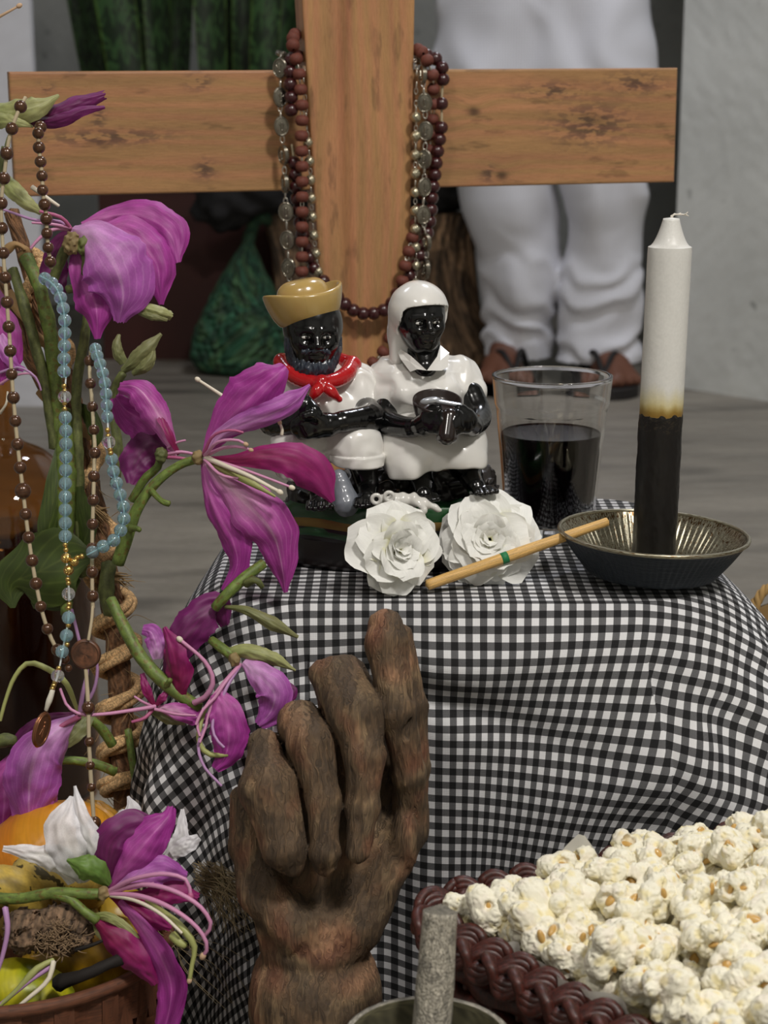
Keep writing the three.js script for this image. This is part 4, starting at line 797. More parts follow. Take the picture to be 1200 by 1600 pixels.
  const half = len / 2, e = 0.0016;
  const bar = box(beam([[-half + e, -H / 2 + e], [half - e, -H / 2 + e], [half - e, H / 2 - e], [-half + e, H / 2 - e]], thick), 'x');
  bar.translate(0, 0, -thick + 0.0015); bar.rotateZ(roll); bar.applyMatrix4(turn); bar.translate(mid.x, mid.y, mid.z);
  part('crossbar', bar, mk(barTex), o);
  // the post: a little wider at the top, standing in front of the bar
  const off = 0.006; CROSS.off = off;
  const loc = (px, py) => { const p = CROSS.on(px, py, off).sub(mid); return [p.x * ux + p.z * uz, p.y]; };
  const A = loc(476, 0), B = loc(645, 0), C = loc(503, 430), Dd = loc(637, 430), ext = (p, q, y) => { const t = (y - p[1]) / (q[1] - p[1]); return [mix(p[0], q[0], t), y]; };
  const yb = -mid.y + 0.0005 + e;
  const top = 0.32, up = A[1] + 0.02, C2 = [mix(A[0], C[0], 1.25), C[1] - 0.05], D2 = [mix(B[0], Dd[0], 1.25), Dd[1] - 0.05];
  const post = box(beam([[C2[0], yb], [D2[0], yb], D2, Dd, B, [B[0], top], [A[0], top], A, C], thick + 0.004), 'y');
  post.translate(0, 0, -thick + off - 0.0025); post.applyMatrix4(turn); post.translate(mid.x, mid.y, mid.z);
  part('upright', post, mk(postTex), o);
  CROSS.loc = loc;
}

// ---------------------------------------------------------------- beads and chains
const G = {
  bead: new THREE.SphereGeometry(1, 20, 14),
  barrel: lathe([[0.22, -0.88], [0.45, -0.86], [0.8, -0.6], [0.98, -0.2], [0.98, 0.2], [0.8, 0.6], [0.45, 0.86], [0.22, 0.88]], 22),
  spool: lathe([[0.2, -0.8], [0.7, -0.72], [0.97, -0.3], [0.99, 0], [0.97, 0.3], [0.7, 0.72], [0.2, 0.8]], 22),
  ring: new THREE.TorusGeometry(1, 0.26, 6, 14),
  lace: (() => { const g = new THREE.SphereGeometry(1, 30, 20), p = g.attributes.position; for (let i = 0; i < p.count; i++) { const v = V(p.getX(i), p.getY(i), p.getZ(i)), a = Math.atan2(v.z, v.x), k = 1 + 0.09 * Math.sin(a * 8) * Math.sin(Math.acos(clamp(v.y, -1, 1)) * 6); p.setXYZ(i, v.x * k, v.y * k, v.z * k); } g.computeVertexNormals(); return g; })(),
  medal: (() => { // oval medal with a raised rim and figure
    const c = []; for (let i = 0; i <= 24; i++) { const a = i / 24 * Math.PI; const rr = Math.sin(a); c.push([Math.max(0.0001, rr), -Math.cos(a) * 0.22 * (1 + (rr > 0.8 ? 0.25 : 0))]); }
    const g = lathe(c, 32); g.rotateX(Math.PI / 2); g.scale(0.78, 1, 1);
    const f = [new THREE.TorusGeometry(0.86, 0.09, 8, 36).scale(0.78, 1, 1).translate(0, 0, 0.13), new THREE.CapsuleGeometry(0.13, 0.5, 4, 10).translate(0, -0.08, 0.22), new THREE.SphereGeometry(0.13, 12, 8).translate(0, 0.38, 0.2), new THREE.CapsuleGeometry(0.05, 0.42, 3, 8).rotateZ(0.5).translate(0.18, -0.05, 0.2), new THREE.CapsuleGeometry(0.05, 0.42, 3, 8).rotateZ(-0.5).translate(-0.18, -0.05, 0.2)];
    return merge([g, ...f, ...f.slice(0, 1).map((x) => x.clone().rotateY(Math.PI))]);
  })(),
};
const MB = {
  silver: std({ color: 0xd4d0c6, metalness: 0.95, roughness: 0.28 }), oldSilver: std({ color: 0x938d80, metalness: 0.95, roughness: 0.27 }), paleSilver: std({ color: 0xc9c2a8, metalness: 0.9, roughness: 0.28 }), gold: std({ color: 0xd6b56c, metalness: 0.95, roughness: 0.25 }),
  wine: phys({ color: 0x3d1417, roughness: 0.3, clearcoat: 0.5, clearcoatRoughness: 0.2 }), clay: std({ roughness: 0.7, map: tex(64, 64, (u, v) => { const l = 1 + 0.16 * ring(u, v, 14, 30); return [110 * l, 58 * l, 46 * l]; }) }),
  wood: phys({ roughness: 0.28, clearcoat: 0.5, clearcoatRoughness: 0.15, map: tex(64, 64, (u, v) => { const l = 1 + 0.25 * ring(u, v, 8, 26, 3); return [84 * l, 54 * l, 33 * l]; }), metalness: 0.25 }), cord: std({ color: 0xa8946c, roughness: 0.9 }), rawCord: std({ color: 0xb9aa8c, roughness: 0.9 }),
  blue: phys({ color: 0xcdebf2, roughness: 0.04, transmission: 0.8, thickness: 0.006, ior: 1.5, attenuationColor: new THREE.Color(0xa5d8e6), attenuationDistance: 0.012, clearcoat: 0.6 }), clear: phys({ color: 0xffffff, roughness: 0.03, transmission: 0.95, thickness: 0.006, ior: 1.5 }),
};
// quaternion that turns local y along dir, with local z towards the lens side
function aim(dir, spin = 0) { const y = dir.clone().normalize(), z = V(0, 0.15, 1).addScaledVector(y, -V(0, 0.15, 1).dot(y)).normalize(), x = y.clone().cross(z); return new THREE.Quaternion().setFromRotationMatrix(new THREE.Matrix4().makeBasis(x, y, z)).multiply(turnBy(0, spin, 0)); }
// put beads along a path at a spacing; returns what lies between them for chain links
function string(o, path, { gap, geo, mat, rad, name = 'bead', link, linkRad = 0.0011, cord, cordRad = 0.0006, seed = 1, skip, alter, phase = 0.5, jitter = 0 }) {
  const c = curve(path), L = c.getLength(), n = Math.max(1, Math.floor(L / gap)), r = rng(seed), at1 = (s) => c.getPointAt(clamp(s / L));
  for (let i = 0; i < n; i++) {
    const s = (i + phase) * L / n, p = at1(s), t = c.getTangentAt(clamp(s / L));
    if (skip && skip(i, n)) continue;
    const a = alter ? alter(i, n) : null, R0 = (a?.rad ?? rad) * (1 + jitter * (r() - 0.5)), sc = a?.scale ?? [1, 1, 1];
    const spin = (a?.spin ?? 0) + (geo === G.medal ? 0 : r() * 360);
    place(a?.name ?? name, a?.geo ?? geo, a?.mat ?? mat, o, p, aim(t, spin), V(sc[0] * R0, sc[1] * R0, sc[2] * R0));
  }
  if (link) {
    const list = [], m = Math.floor(L / (linkRad * 2.6)), g0 = new THREE.TorusGeometry(linkRad, linkRad * 0.3, 6, 12).scale(0.72, 1.25, 1);
    for (let i = 0; i < m; i++) { const s = (i + 0.5) * L / m, k = (s * n / L) % 1, dist = Math.abs(k - phase) * L / n; if (dist < rad * 0.85) continue; const g = g0.clone(); g.applyQuaternion(aim(c.getTangentAt(s / L), i % 2 ? 80 : 10)); const p = at1(s); g.translate(p.x, p.y, p.z); list.push(g); }
    if (list.length) { const m2 = part('chain', merge(list), link, o); m2.userData.kind = 'stuff'; }
  }
  if (cord) part('cord', tube(c, cordRad, { sides: 6, seg: Math.ceil(L / 0.004) }), cord, o);
}
{
  const on = (list, off) => list.map(([x, y, z = 0]) => CROSS.on(x, y, off + z / 1000));
  const px = (v) => R(v, 1.2);
  const over = (p, dir) => { // the strand passes over the bar and behind the post
    const q = p.clone(); return [q.clone().addScaledVector(CROSS.n, -0.03).add(V(dir * 0.03, 0.012, 0)), q.clone().addScaledVector(CROSS.n, -0.012).add(V(dir * 0.006, 0.006, 0))]; };
  // --- silver medals
  {
    const o = thing('rosary', 'chain of silver oval medals, outermost on the left of the cross post', 'rosary', CROSS.on(445, 110), 'rosaries hung on the cross');
    const Lp = on([[446, 84, -14], [438, 92, 6], [438, 130, 8], [438, 172, 9], [441, 214, 9], [444, 258, 9], [447, 330, 9], [450, 390, 9], [452, 432, 9], [460, 500, 6], [490, 560, 10]], 0.004);
    const Rp = on([[650, 82, -12], [659, 100, 6], [661, 128, 12], [664, 170, 12], [665, 210, 12], [663, 256, 12], [663, 292, 12], [661, 332, 12], [665, 374, 12], [666, 416, 12], [656, 480, 10], [620, 560, 10]], 0.004);
    for (const [p, s] of [[Lp, 3], [Rp, 8]]) string(o, p, { gap: px(41), geo: G.medal, mat: MB.oldSilver, rad: px(16), name: 'medal', link: MB.silver, linkRad: px(4.6), seed: s, alter: (i) => ({ spin: [0, 55, -30, 10, 70, -15, 25][(i * 3 + s) % 7] }) });
  }
  // --- glossy dark beads
  {
    const o = thing('rosary', 'rosary of glossy dark burgundy beads that loops across the post between the two heads', 'rosary', CROSS.on(690, 100), 'rosaries hung on the cross');
    const Lp = on([[468, 88, -14], [455, 95, 4], [453, 120, 9], [455, 150, 10], [455, 182, 10]], 0.006), L2 = on([[456, 226, 8], [459, 250, 6], [461, 272, 6], [466, 330, 4], [478, 388, 4], [494, 428, 5]], 0.006);
    const loop = on([[499, 434, 12], [512, 446, 12], [530, 466, 11], [546, 481, 11], [562, 489, 11], [580, 490, 11], [597, 486, 11], [612, 474, 11], [624, 452, 10]], 0.006);
    const Rp = on([[652, 86, -14], [672, 88, 0], [688, 98, 6], [692, 118, 8], [690, 158, 8], [690, 195, 8], [686, 222, 8], [682, 250, 8], [679, 278, 8], [675, 305, 8], [672, 340, 8], [660, 390, 8], [640, 430, 8], [624, 452, 10]], 0.004);
    const b = { geo: G.barrel, mat: MB.wine, rad: px(11), cord: MB.rawCord, cordRad: px(2) };
    string(o, Lp, { ...b, gap: px(18), seed: 2 }); string(o, L2, { ...b, gap: px(18), seed: 3, skip: (i) => i === 0 }); string(o, loop, { ...b, gap: px(17), seed: 4 }); string(o, Rp, { ...b, gap: px(18.5), seed: 5, skip: (i) => i === 5 || i === 7 });
  }
  // --- matte reddish beads on wire
  {
    const o = thing('rosary', 'rosary of matte reddish clay-coloured beads on wire links', 'rosary', CROSS.on(470, 100), 'rosaries hung on the cross');
    const Lp = on([[462, 52, -16], [457, 66, 4], [460, 82, 9], [466, 105, 12], [469, 133, 13], [472, 173, 13], [471, 215, 13], [472, 260, 13], [472, 308, 13], [472, 353, 13], [472, 400, 13], [472, 430, 12], [480, 480, 10], [510, 540, 10]], 0.006);
    const Rp = on([[650, 76, -14], [663, 86, 6], [669, 98, 10], [676, 120, 10], [677, 143, 6], [675, 190, 2], [671, 240, 1], [664, 300, 1], [650, 350, 3], [638, 396, 9], [632, 420, 11], [628, 442, 11], [622, 480, 11], [612, 522, 10], [600, 548, 10], [575, 575, 10]], 0.006);
    const b = { geo: G.spool, mat: MB.clay, rad: px(10.6), link: MB.silver, linkRad: px(3.8) };
    string(o, Lp, { ...b, gap: px(23), seed: 6 }); string(o, Rp, { ...b, gap: px(23), seed: 7 });
  }
  // --- small filigree balls
  {
    const o = thing('rosary', 'rosary of small pale silver filigree balls, innermost on the post', 'rosary', CROSS.on(485, 125), 'rosaries hung on the cross');
    const Lp = on([[470, 108, 2], [474, 122, 14], [477, 160, 12], [480, 210, 11], [483, 240, 10], [485, 270, 9], [487, 325, 8], [492, 383, 7], [496, 412, 7], [500, 445, 7], [520, 520, 6]], 0.006);
    const Rp = on([[648, 92, 0], [651, 110, 10], [650, 150, 9], [650, 192, 8], [649, 250, 8], [649, 307, 8], [649, 362, 8], [650, 416, 8], [645, 480, 7], [630, 540, 7]], 0.006);
    const b = { geo: G.lace, mat: MB.paleSilver, rad: px(8), link: MB.silver, linkRad: px(3.6) };
    string(o, Lp, { ...b, gap: px(28.6), seed: 8, skip: (i) => i < 4 && i !== 0, alter: (i) => (i === 0 ? { geo: G.medal, rad: px(14), mat: MB.silver, name: 'medal', spin: 10 } : null) });
    string(o, Rp, { ...b, gap: px(28.4), seed: 9, skip: (i) => i < 3, alter: (i) => (i === 1 ? { geo: G.medal, rad: px(14), mat: MB.silver, name: 'medal', spin: -30 } : null) });
  }
}

// ---------------------------------------------------------------- carved wooden hand
{
  const D = 0.83, P = (x, y, z = 0) => at(x, y, D - z / 1000), r = (v) => R(v, D), mm = (v) => v / 1000;
  const low = P(495, 1600), o = thing('wooden_hand', 'weathered brown carved wooden hand standing upright with its fingers folded to the palm', 'carving', V(low.x, 0, low.z - 0.02));
  // palm and the outer edge of the hand, then wrist and forearm
  const palm = union(mm(9), chain([P(496, 1432, -16), P(515, 1325, -30), P(545, 1175, -34)], [r(78), r(112), r(66)], mm(6)), capsule(P(428, 1330, -20), P(440, 1190, -32), r(56), r(44)), capsule(P(600, 1330, -16), P(615, 1200, -26), r(50), r(40)), capsule(P(440, 1446, -4), P(535, 1452, -6), r(42), r(46)));
  const flatBack = (x, y, z) => P(0, 1300, -54).z - z; // the palm is a slab, not a log
  const heel = union(mm(5), chain([P(376, 1246, -8), P(384, 1320, -2), P(408, 1394, 4), P(462, 1450, 6)], [r(17), r(26), r(34), r(38)], mm(4)), capsule(P(632, 1290, -10), P(556, 1446, -2), r(33), r(44)));
  const yw = P(0, 1508).y;
  const wrist = union(mm(10), capsule(P(492, 1500, -14), P(493, 1560, -14), r(92), r(99)), capsule(P(493, 1560, -14), V(low.x, 0.02, low.z - 0.02), r(99), r(114)));
  const f1 = chain([P(440, 1262, -26), P(412, 1165, 4), P(422, 1232, 18), P(446, 1326, 25), P(455, 1350, 24)], [r(34), r(24), r(46), r(34), r(20)], mm(3));
  const f2 = chain([P(482, 1260, -28), P(469, 1130, 4), P(486, 1160, 18), P(505, 1250, 26), P(508, 1330, 29), P(508, 1350, 26)], [r(30), r(34), r(36), r(25), r(22), r(18)], mm(3));
  const f3 = chain([P(560, 1240, -28), P(532, 1066, 2), P(555, 1115, 18), P(570, 1180, 24), P(567, 1260, 25), P(559, 1330, 28)], [r(36), r(40), r(42), r(30), r(25), r(18)], mm(3));
  const knob = union(mm(2), capsule(P(503, 1052, 0), P(545, 1044, 0), r(20), r(18)), capsule(P(552, 1048, -2), P(572, 1090, -2), r(18), r(24)));
  const f4 = chain([P(640, 1300, -12), P(640, 1210, 4), P(621, 1110, 14), P(604, 1006, 9), P(603, 979, 7)], [r(28), r(25), r(27), r(32), r(27)], mm(3));
  const thumb = chain([P(640, 1300, -10), P(650, 1200, -6), P(648, 1100, -4), P(631, 988, -5)], [r(30), r(20), r(20), r(12)], mm(3));
  const cut = union(mm(1), capsule(P(606, 1160, 22), P(612, 1270, 16), r(7), r(10)), capsule(P(640, 1010, 14), P(634, 1150, 18), r(3), r(4)));
  const knot = egg(P(634, 1310, -2), r(24), r(46), mm(8));
  const nails = [capsule(P(462, 1348, 34), P(450, 1352, 33), r(3), r(3))];
  const f = (x, y, z) => {
    let d = smax(palm(x, y, z), flatBack(x, y, z), mm(8));
    d = smin(d, heel(x, y, z), mm(5));
    d = smin(d, wrist(x, y, z), mm(6));
    d = smin(d, smin(f4(x, y, z), thumb(x, y, z), mm(0.6)), mm(3));
    d = smin(d, Math.min(f1(x, y, z), f2(x, y, z), f3(x, y, z)), mm(1));
    d = smin(d, knob(x, y, z), mm(2.5));
    d = smax(d, -cut(x, y, z), mm(3));
    d = smin(d, knot(x, y, z), mm(3));
    // carved ring under the palm, chisel marks, long grain
    const ringY = y - yw - 0.006 * Math.cos((x - low.x) * 40) + 0.004;
    d += 0.0022 * Math.exp(-(((ringY) / 0.004) ** 2));
    const g = noise(x * 210, y * 26, z * 210);
    return d + 0.00035 * g + 0.0004 * noise(x * 60, y * 45, z * 60) + 0.0002 * noise(x * 420, y * 90, z * 420);
  };
  const lo = V(P(335, 1300).x, P(0, 1640).y, low.z - 0.07), hi = V(P(690, 1300).x, P(0, 940).y, low.z + 0.075);
  const t = tex(512, 512, (u, v) => {
    const g = ring(u, v, 60, 9, 2), h = ring(u, v, 130, 26, 6), p = ring(u, v, 9, 6, 12), q = ring(u, v, 5, 7, 20), l = 1 + 0.18 * g + 0.16 * h, pale = step(0.1, 0.5, p), dark = step(0.12, 0.5, q);
    const c = [mix(92, 118, pale), mix(73, 97, pale), mix(53, 72, pale)];
    const k = l * (1 - 0.2 * dark);
    return [c[0] * k + 6 * Math.max(0, -q) * 3, c[1] * k, c[2] * k];
  });
  const m = std({ map: t, roughness: 0.8, bumpMap: grey(512, 512, (u, v) => 0.5 + 0.3 * ring(u, v, 60, 9, 2) + 0.25 * ring(u, v, 130, 26, 6)), bumpScale: 0.0005 });
  const ax = P(510, 1300).x, az = low.z - 0.03;
  const uv = (x, y, z, nx, ny, nz) => [(nz > -0.2 ? x : x) * 7 + Math.atan2(nx, Math.abs(nz) + 0.2) * 0.06 + z * 3, y * 7];
  part('hand', mesh(f, lo, hi, 0.0013, { uv }), m, o);
  // the arm below, down to the floor, on its round foot
  const yl = P(0, 1632).y, arm = (x, y, z) => wrist(x, y, z) + 0.0004 * noise(x * 210, y * 26, z * 210) + 0.0008 * noise(x * 60, y * 45, z * 60);
  part('forearm', mesh((x, y, z) => Math.max(arm(x, y, z), y - yl), V(low.x - 0.06, 0.02, low.z - 0.08), V(low.x + 0.06, yl + 0.006, low.z + 0.05), 0.003, { uv }), m, o);
  const ft = lathe([[0.0001, 0], [0.056, 0], [0.06, 0.004], [0.06, 0.018], [0.056, 0.024], [0.0001, 0.026]], 40); ft.translate(low.x, 0, low.z - 0.02);
  part('foot', ft, m, o);
}

// ---------------------------------------------------------------- popcorn basket, bottom right
{
  const corner = at(628, 1440, 0.765), y0 = corner.y, A1 = 52 * Math.PI / 180, A2 = 25 * Math.PI / 180;
  const e1 = V(Math.cos(A1), 0, Math.sin(A1)), e2 = V(Math.cos(A2), 0, -Math.sin(A2)), L1 = 0.2, L2 = 0.225, RC = 0.03;
  const W = (a, b, y = y0) => V(corner.x + e1.x * a + e2.x * b, y, corner.z + e1.z * a + e2.z * b); // a runs towards the viewer, b away
  // rounded rectangle in (a, b)
  const loop = [], arcN = 8;
  for (const [ca, cb, t0] of [[RC, RC, Math.PI], [L1 - RC, RC, -Math.PI / 2], [L1 - RC, L2 - RC, 0], [RC, L2 - RC, Math.PI / 2]]) for (let i = 0; i <= arcN; i++) { const t = t0 + i / arcN * Math.PI / 2; loop.push([ca + RC * Math.cos(t), cb + RC * Math.sin(t)]); }
  const dense = []; for (let i = 0; i < loop.length; i++) { const p = loop[i], q = loop[(i + 1) % loop.length], d = Math.hypot(q[0] - p[0], q[1] - p[1]), n = Math.max(1, Math.round(d / 0.006)); for (let k = 0; k < n; k++) dense.push([mix(p[0], q[0], k / n), mix(p[1], q[1], k / n)]); }
  const ringC = (inset, y) => new THREE.CatmullRomCurve3(dense.map(([a, b]) => { const k = inset / (L1 / 2), k2 = inset / (L2 / 2); return W(mix(a, L1 / 2, k), mix(b, L2 / 2, k2), y); }), true);
  const rim = ringC(0, y0), len = rim.getLength(), center = W(L1 / 2, L2 / 2);
  const o = thing('wicker_basket', 'dark red brown wicker basket with a braided rim, full of popcorn', 'basket', V(center.x, 0, center.z));
  const cane = phys({ roughness: 0.5, clearcoat: 0.12, clearcoatRoughness: 0.3, map: tex(64, 256, (u, v) => { const l = 1 + 0.25 * noise(u * 5, v * 30, 2) + 0.12 * noise(u * 12, v * 3, 6); return [66 * l, 27 * l, 19 * l]; }) });
  const at2 = (c, s) => { const t = ((s % 1) + 1) % 1, p = c.getPointAt(t), tn = c.getTangentAt(t), n = V(tn.z, 0, -tn.x).normalize(); return [p, n, tn]; };
  const turns = Math.round(len / 0.046);
  for (let s = 0; s < 3; s++) {
    const canes = [];
    for (let c = -1; c <= 1; c++) {
      const pts = [], N = 620;
      for (let i = 0; i <= N; i++) { const f = i / N, th = f * turns * 2 * Math.PI / 1.0 + s * 2.094, [p, n] = at2(rim, f), w = Math.sin(th) * 0.0074, h = Math.sin(2 * th + 0.3) * 0.0038, sl = Math.cos(th); pts.push(p.clone().addScaledVector(n, w + c * 0.0034 * Math.abs(sl) * 0.6).add(V(0, h + c * 0.0032 * (0.55 + 0.45 * (1 - Math.abs(sl))) * Math.sign(sl || 1) * 0.9 + 0.0045, 0))); }
      canes.push(tube(pts, 0.0023, { sides: 7, seg: N }));
    }
    part('braid_strand', merge(canes), cane, o);
  }
  const rows = 22;
  for (let k = 0; k < rows; k++) {
    const y = y0 - 0.004 - k * 0.0095, c = ringC(0.006 + 0.016 * (k / rows) ** 1.5, y), pts = [], N = 320, stakes = 46;
    for (let i = 0; i <= N; i++) { const f = i / N, [p, n] = at2(c, f); pts.push(p.clone().addScaledVector(n, -0.0022 * Math.sin(f * stakes * Math.PI + (k % 2) * Math.PI)).add(V(0, 0, 0))); }
    part('cane', tube(pts, 0.0046, { sides: 6, seg: N }), cane, o);
  }
  const stk = 46;
  for (let i = 0; i < stk; i++) { const f = (i + 0.5) / stk, pts = []; for (let k = 0; k <= 5; k++) pts.push(at2(ringC(0.006 + 0.016 * (k / 5) ** 1.5, mix(y0, 0.004, k / 5)), f)[0]); part('stake', tube(pts, 0.002, { sides: 6, seg: 8 }), cane, o); }
  const fl = sheet(24, 24, (u, v) => W(mix(0.02, L1 - 0.02, u), mix(0.02, L2 - 0.02, v), 0.008)); part('bottom', fl, cane, o);

  // paper liner standing a little above the rim inside, with one raised corner
  const lin = ringC(0.011, y0), paper = phys({ color: 0xdedbd2, roughness: 0.75, transmission: 0.25, thickness: 0 });
  const cornerPt = at(921, 1330, depthOf(W(0.01, 0.18)));
  const liner = sheet(300, 12, (u, v) => {
    const [p, n] = at2(lin, u), wv = 0.003 * noise(u * 40, v * 2, 3) + 0.0015 * Math.sin(u * 90), along = p.clone().sub(W(0.0, 0.0)).dot(e2), back = p.clone().sub(W(0, 0)).dot(e1) < 0.05, peak = back ? Math.max(0, 1 - Math.abs(along - 0.082) / 0.015) : 0;
    const h = 0.010 + 0.003 * noise(u * 26, 1, 9) + peak * 0.021, q = p.clone().add(V(0, mix(-0.10, h, v), 0)).addScaledVector(n, wv * v - 0.0035 * step(0.6, 1, v) * (1 - peak) + (1 - v) * 0.004);
    return q;
  });
  single('paper_liner', liner, paper, 'crumpled white paper lining the popcorn basket', 'paper', V(center.x, y0 - 0.1, center.z));

  // popcorn: a few shapes, many pieces
  const cream = std({ roughness: 0.8, vertexColors: true }), hullM = phys({ color: 0xc9a05a, roughness: 0.35, clearcoat: 0.4 });
  const kinds = [];
  for (let k = 0; k < 12; k++) {
    const r = rng(100 + k), lobes = [], n = 5 + Math.floor(r() * 4), s = 0.0041;
    lobes.push(ball(V(0, 0, 0), s * 1.05));
    const dirs = [];
    for (let i = 0; i < n; i++) {
      const z = 1 - 2 * (i + 0.5) / n, a = i * 2.4 + r() * 1.2, q = Math.sqrt(1 - z * z), d = V(Math.cos(a) * q, z, Math.sin(a) * q), rad = s * (0.75 + 0.75 * r()), far = s * (0.95 + 0.5 * r());
      dirs.push([d, rad, far]);
      const tw = turnBy(r() * 180, r() * 180, r() * 180);
      lobes.push(egg(d.clone().multiplyScalar(far), rad * (1.0 + 0.35 * r()), rad, rad * (0.8 + 0.3 * r()), tw));
      if (r() > 0.45) { const d2 = d.clone().add(V(r() - 0.5, r() - 0.5, r() - 0.5).multiplyScalar(1.1)).normalize(); lobes.push(ball(d2.multiplyScalar(far + rad * 0.55), rad * 0.5)); }
    }
    const holes = []; for (let i = 0; i < 3 + (k % 2); i++) { const [d, rad, far] = dirs[(i * 3 + k) % n]; const h = d.clone().add(dirs[(i * 3 + k + 1) % n][0]).normalize().multiplyScalar(s * 1.75); holes.push([h, s * (0.36 + 0.26 * r()), d]); }
    const f = (x, y, z) => {
      let d = 1e9; const wx = x + 0.0005 * noise(x * 420, y * 420, z * 420 + k), wy = y + 0.0005 * noise(x * 420 + 9, y * 420, z * 420 + k);
      for (const l of lobes) d = smin(d, l(wx, wy, z), 0.0011);
      for (const [h, rr] of holes) d = smax(d, -(Math.hypot(x - h.x, y - h.y, z - h.z) - rr), 0.001);
      return d + 0.0001 * noise(x * 900, y * 900, z * 900 + k) + 0.00025 * Math.abs(noise(x * 330, y * 330, z * 330 + k * 3));
    };
    const flake = mesh(f, V(-0.0165, -0.0165, -0.0165), V(0.0165, 0.0165, 0.0165), 0.00085, { color: (x, y, z) => { const t = 0.85 * step(0.15, 0.7, noise(x * 170 + k, y * 170, z * 170)), w = step(0.2, 0.6, noise(x * 130, y * 130 + k * 5, z * 130)); return [mix(0.86, 0.82, t), mix(0.82, 0.72, t) - 0.02 * w, mix(0.66, 0.4, t)]; } });
    const hulls = holes.map(([h, rr, d]) => { const g = new THREE.SphereGeometry(rr * 1.05, 14, 10); g.scale(1.3, 0.5 + 0.3 * Math.abs(d.x), 0.55); g.rotateX(d.x * 3); g.rotateZ(d.z * 3); g.translate(h.x * 0.72, h.y * 0.72, h.z * 0.72); return g; });
    kinds.push({ flake, hulls });
  }
  const r = rng(77), step1 = 0.0164, list = [];
  const heap = (a, b) => { const ea = Math.min(a, L1 - a, 0.06) / 0.06, eb = Math.min(b, L2 - b, 0.08) / 0.08; return y0 + 0.001 + 0.024 * Math.pow(clamp(ea), 0.5) * Math.pow(clamp(eb), 0.5) + 0.006 * noise(a * 24, b * 24, 5); };
  for (let layer = 0; layer < 2; layer++) for (let i = 0; i < 30; i++) for (let j = 0; j < 30; j++) {
    const a = 0.017 + (i + (j % 2) * 0.5 + (layer ? 0.5 : 0) + (r() - 0.5) * 0.5) * step1, b = 0.020 + (j * 0.88 + (layer ? 0.4 : 0) + (r() - 0.5) * 0.45) * step1, spin = turnBy(r() * 360, r() * 360, r() * 360), size = 0.9 + 0.36 * r(), kind = Math.floor(r() * 12), up = r();
    if (a > L1 - 0.02 || b > L2 - 0.02) continue;
    const p = W(a, b, heap(a, b) + (layer ? -0.0115 : 0.001) + 0.005 * up), dd = depthOf(p), q = p.clone().sub(EYE), px = 600 + FOCAL * q.x / dd, py = 800 - FOCAL * q.dot(DIR.u) / dd;
    if (layer && (px > 1225 || py > 1640)) continue;
    list.push({ p, spin, size, kind, px, py, layer });
  }
  list.sort((u, v) => u.layer - v.layer || u.py - v.py);
  const zone = (e) => e.layer ? 'below the top layer' : e.py < 1370 ? 'along the far edge' : e.px < 860 ? 'by the braided rim' : e.py > 1530 ? 'nearest the viewer' : e.px > 1060 ? 'at the right side' : 'in mid heap';
  const look = ['pale rounded', 'creamy lumpy', 'open-petalled', 'knobbly', 'white folded', 'small-lobed', 'broad pale', 'curled creamy', 'lopsided', 'bunched white', 'split creamy', 'chunky'];
  const said = {}, nth = ['leftmost', 'second from left', 'third from left', 'fourth from left', 'fifth from left', 'sixth from left', 'seventh from left', 'eighth from left', 'ninth from left', 'tenth from left', 'eleventh from left', 'twelfth from left'];
  list.length = Math.min(list.length, 300);
  for (const e of list) { e.label = `${look[e.kind]} popcorn ${zone(e)}`; (said[e.label] ??= []).push(e); }
  for (const same of Object.values(said)) if (same.length > 1) same.sort((u, v) => u.px - v.px).forEach((e, i) => { e.label += `, ${nth[Math.min(i, 11)]} of its shape`; });
  const firsts = [];
  list.slice(0, 300).forEach((e) => {
    let m;
    if (firsts[e.kind]) m = firsts[e.kind].clone();
    else {
      m = new THREE.Group();
      const fl2 = shadows(new THREE.Mesh(kinds[e.kind].flake, cream)); fl2.name = 'flake'; m.add(fl2);
      for (const h of kinds[e.kind].hulls) { const hm = shadows(new THREE.Mesh(h, hullM)); hm.name = 'hull'; hm.userData.label = 'amber hull'; m.add(hm); }
      firsts[e.kind] = m;
    }
    m.name = numbered('popcorn'); m.position.copy(e.p); m.quaternion.copy(e.spin); m.scale.setScalar(e.size);
    m.userData = { label: e.label, category: 'popcorn', group: `${look[e.kind]} popcorn ${zone(e)}`, kind: 'thing' };
    scene.add(m);
  });
  // what lies under the two layers
  const fillG = sheet(40, 40, (u, v) => { const a = mix(0.016, L1 - 0.016, u), b = mix(0.016, L2 - 0.016, v); return W(a, b, heap(a, b) - 0.017 + 0.003 * noise(a * 220, b * 220, 2)); });
  single('popcorn_bed', fillG, std({ color: 0xcdbd94, roughness: 0.9 }), 'bed of popcorn under the loose pieces in the basket', 'popcorn', V(center.x, y0, center.z)).userData.kind = 'stuff';
}

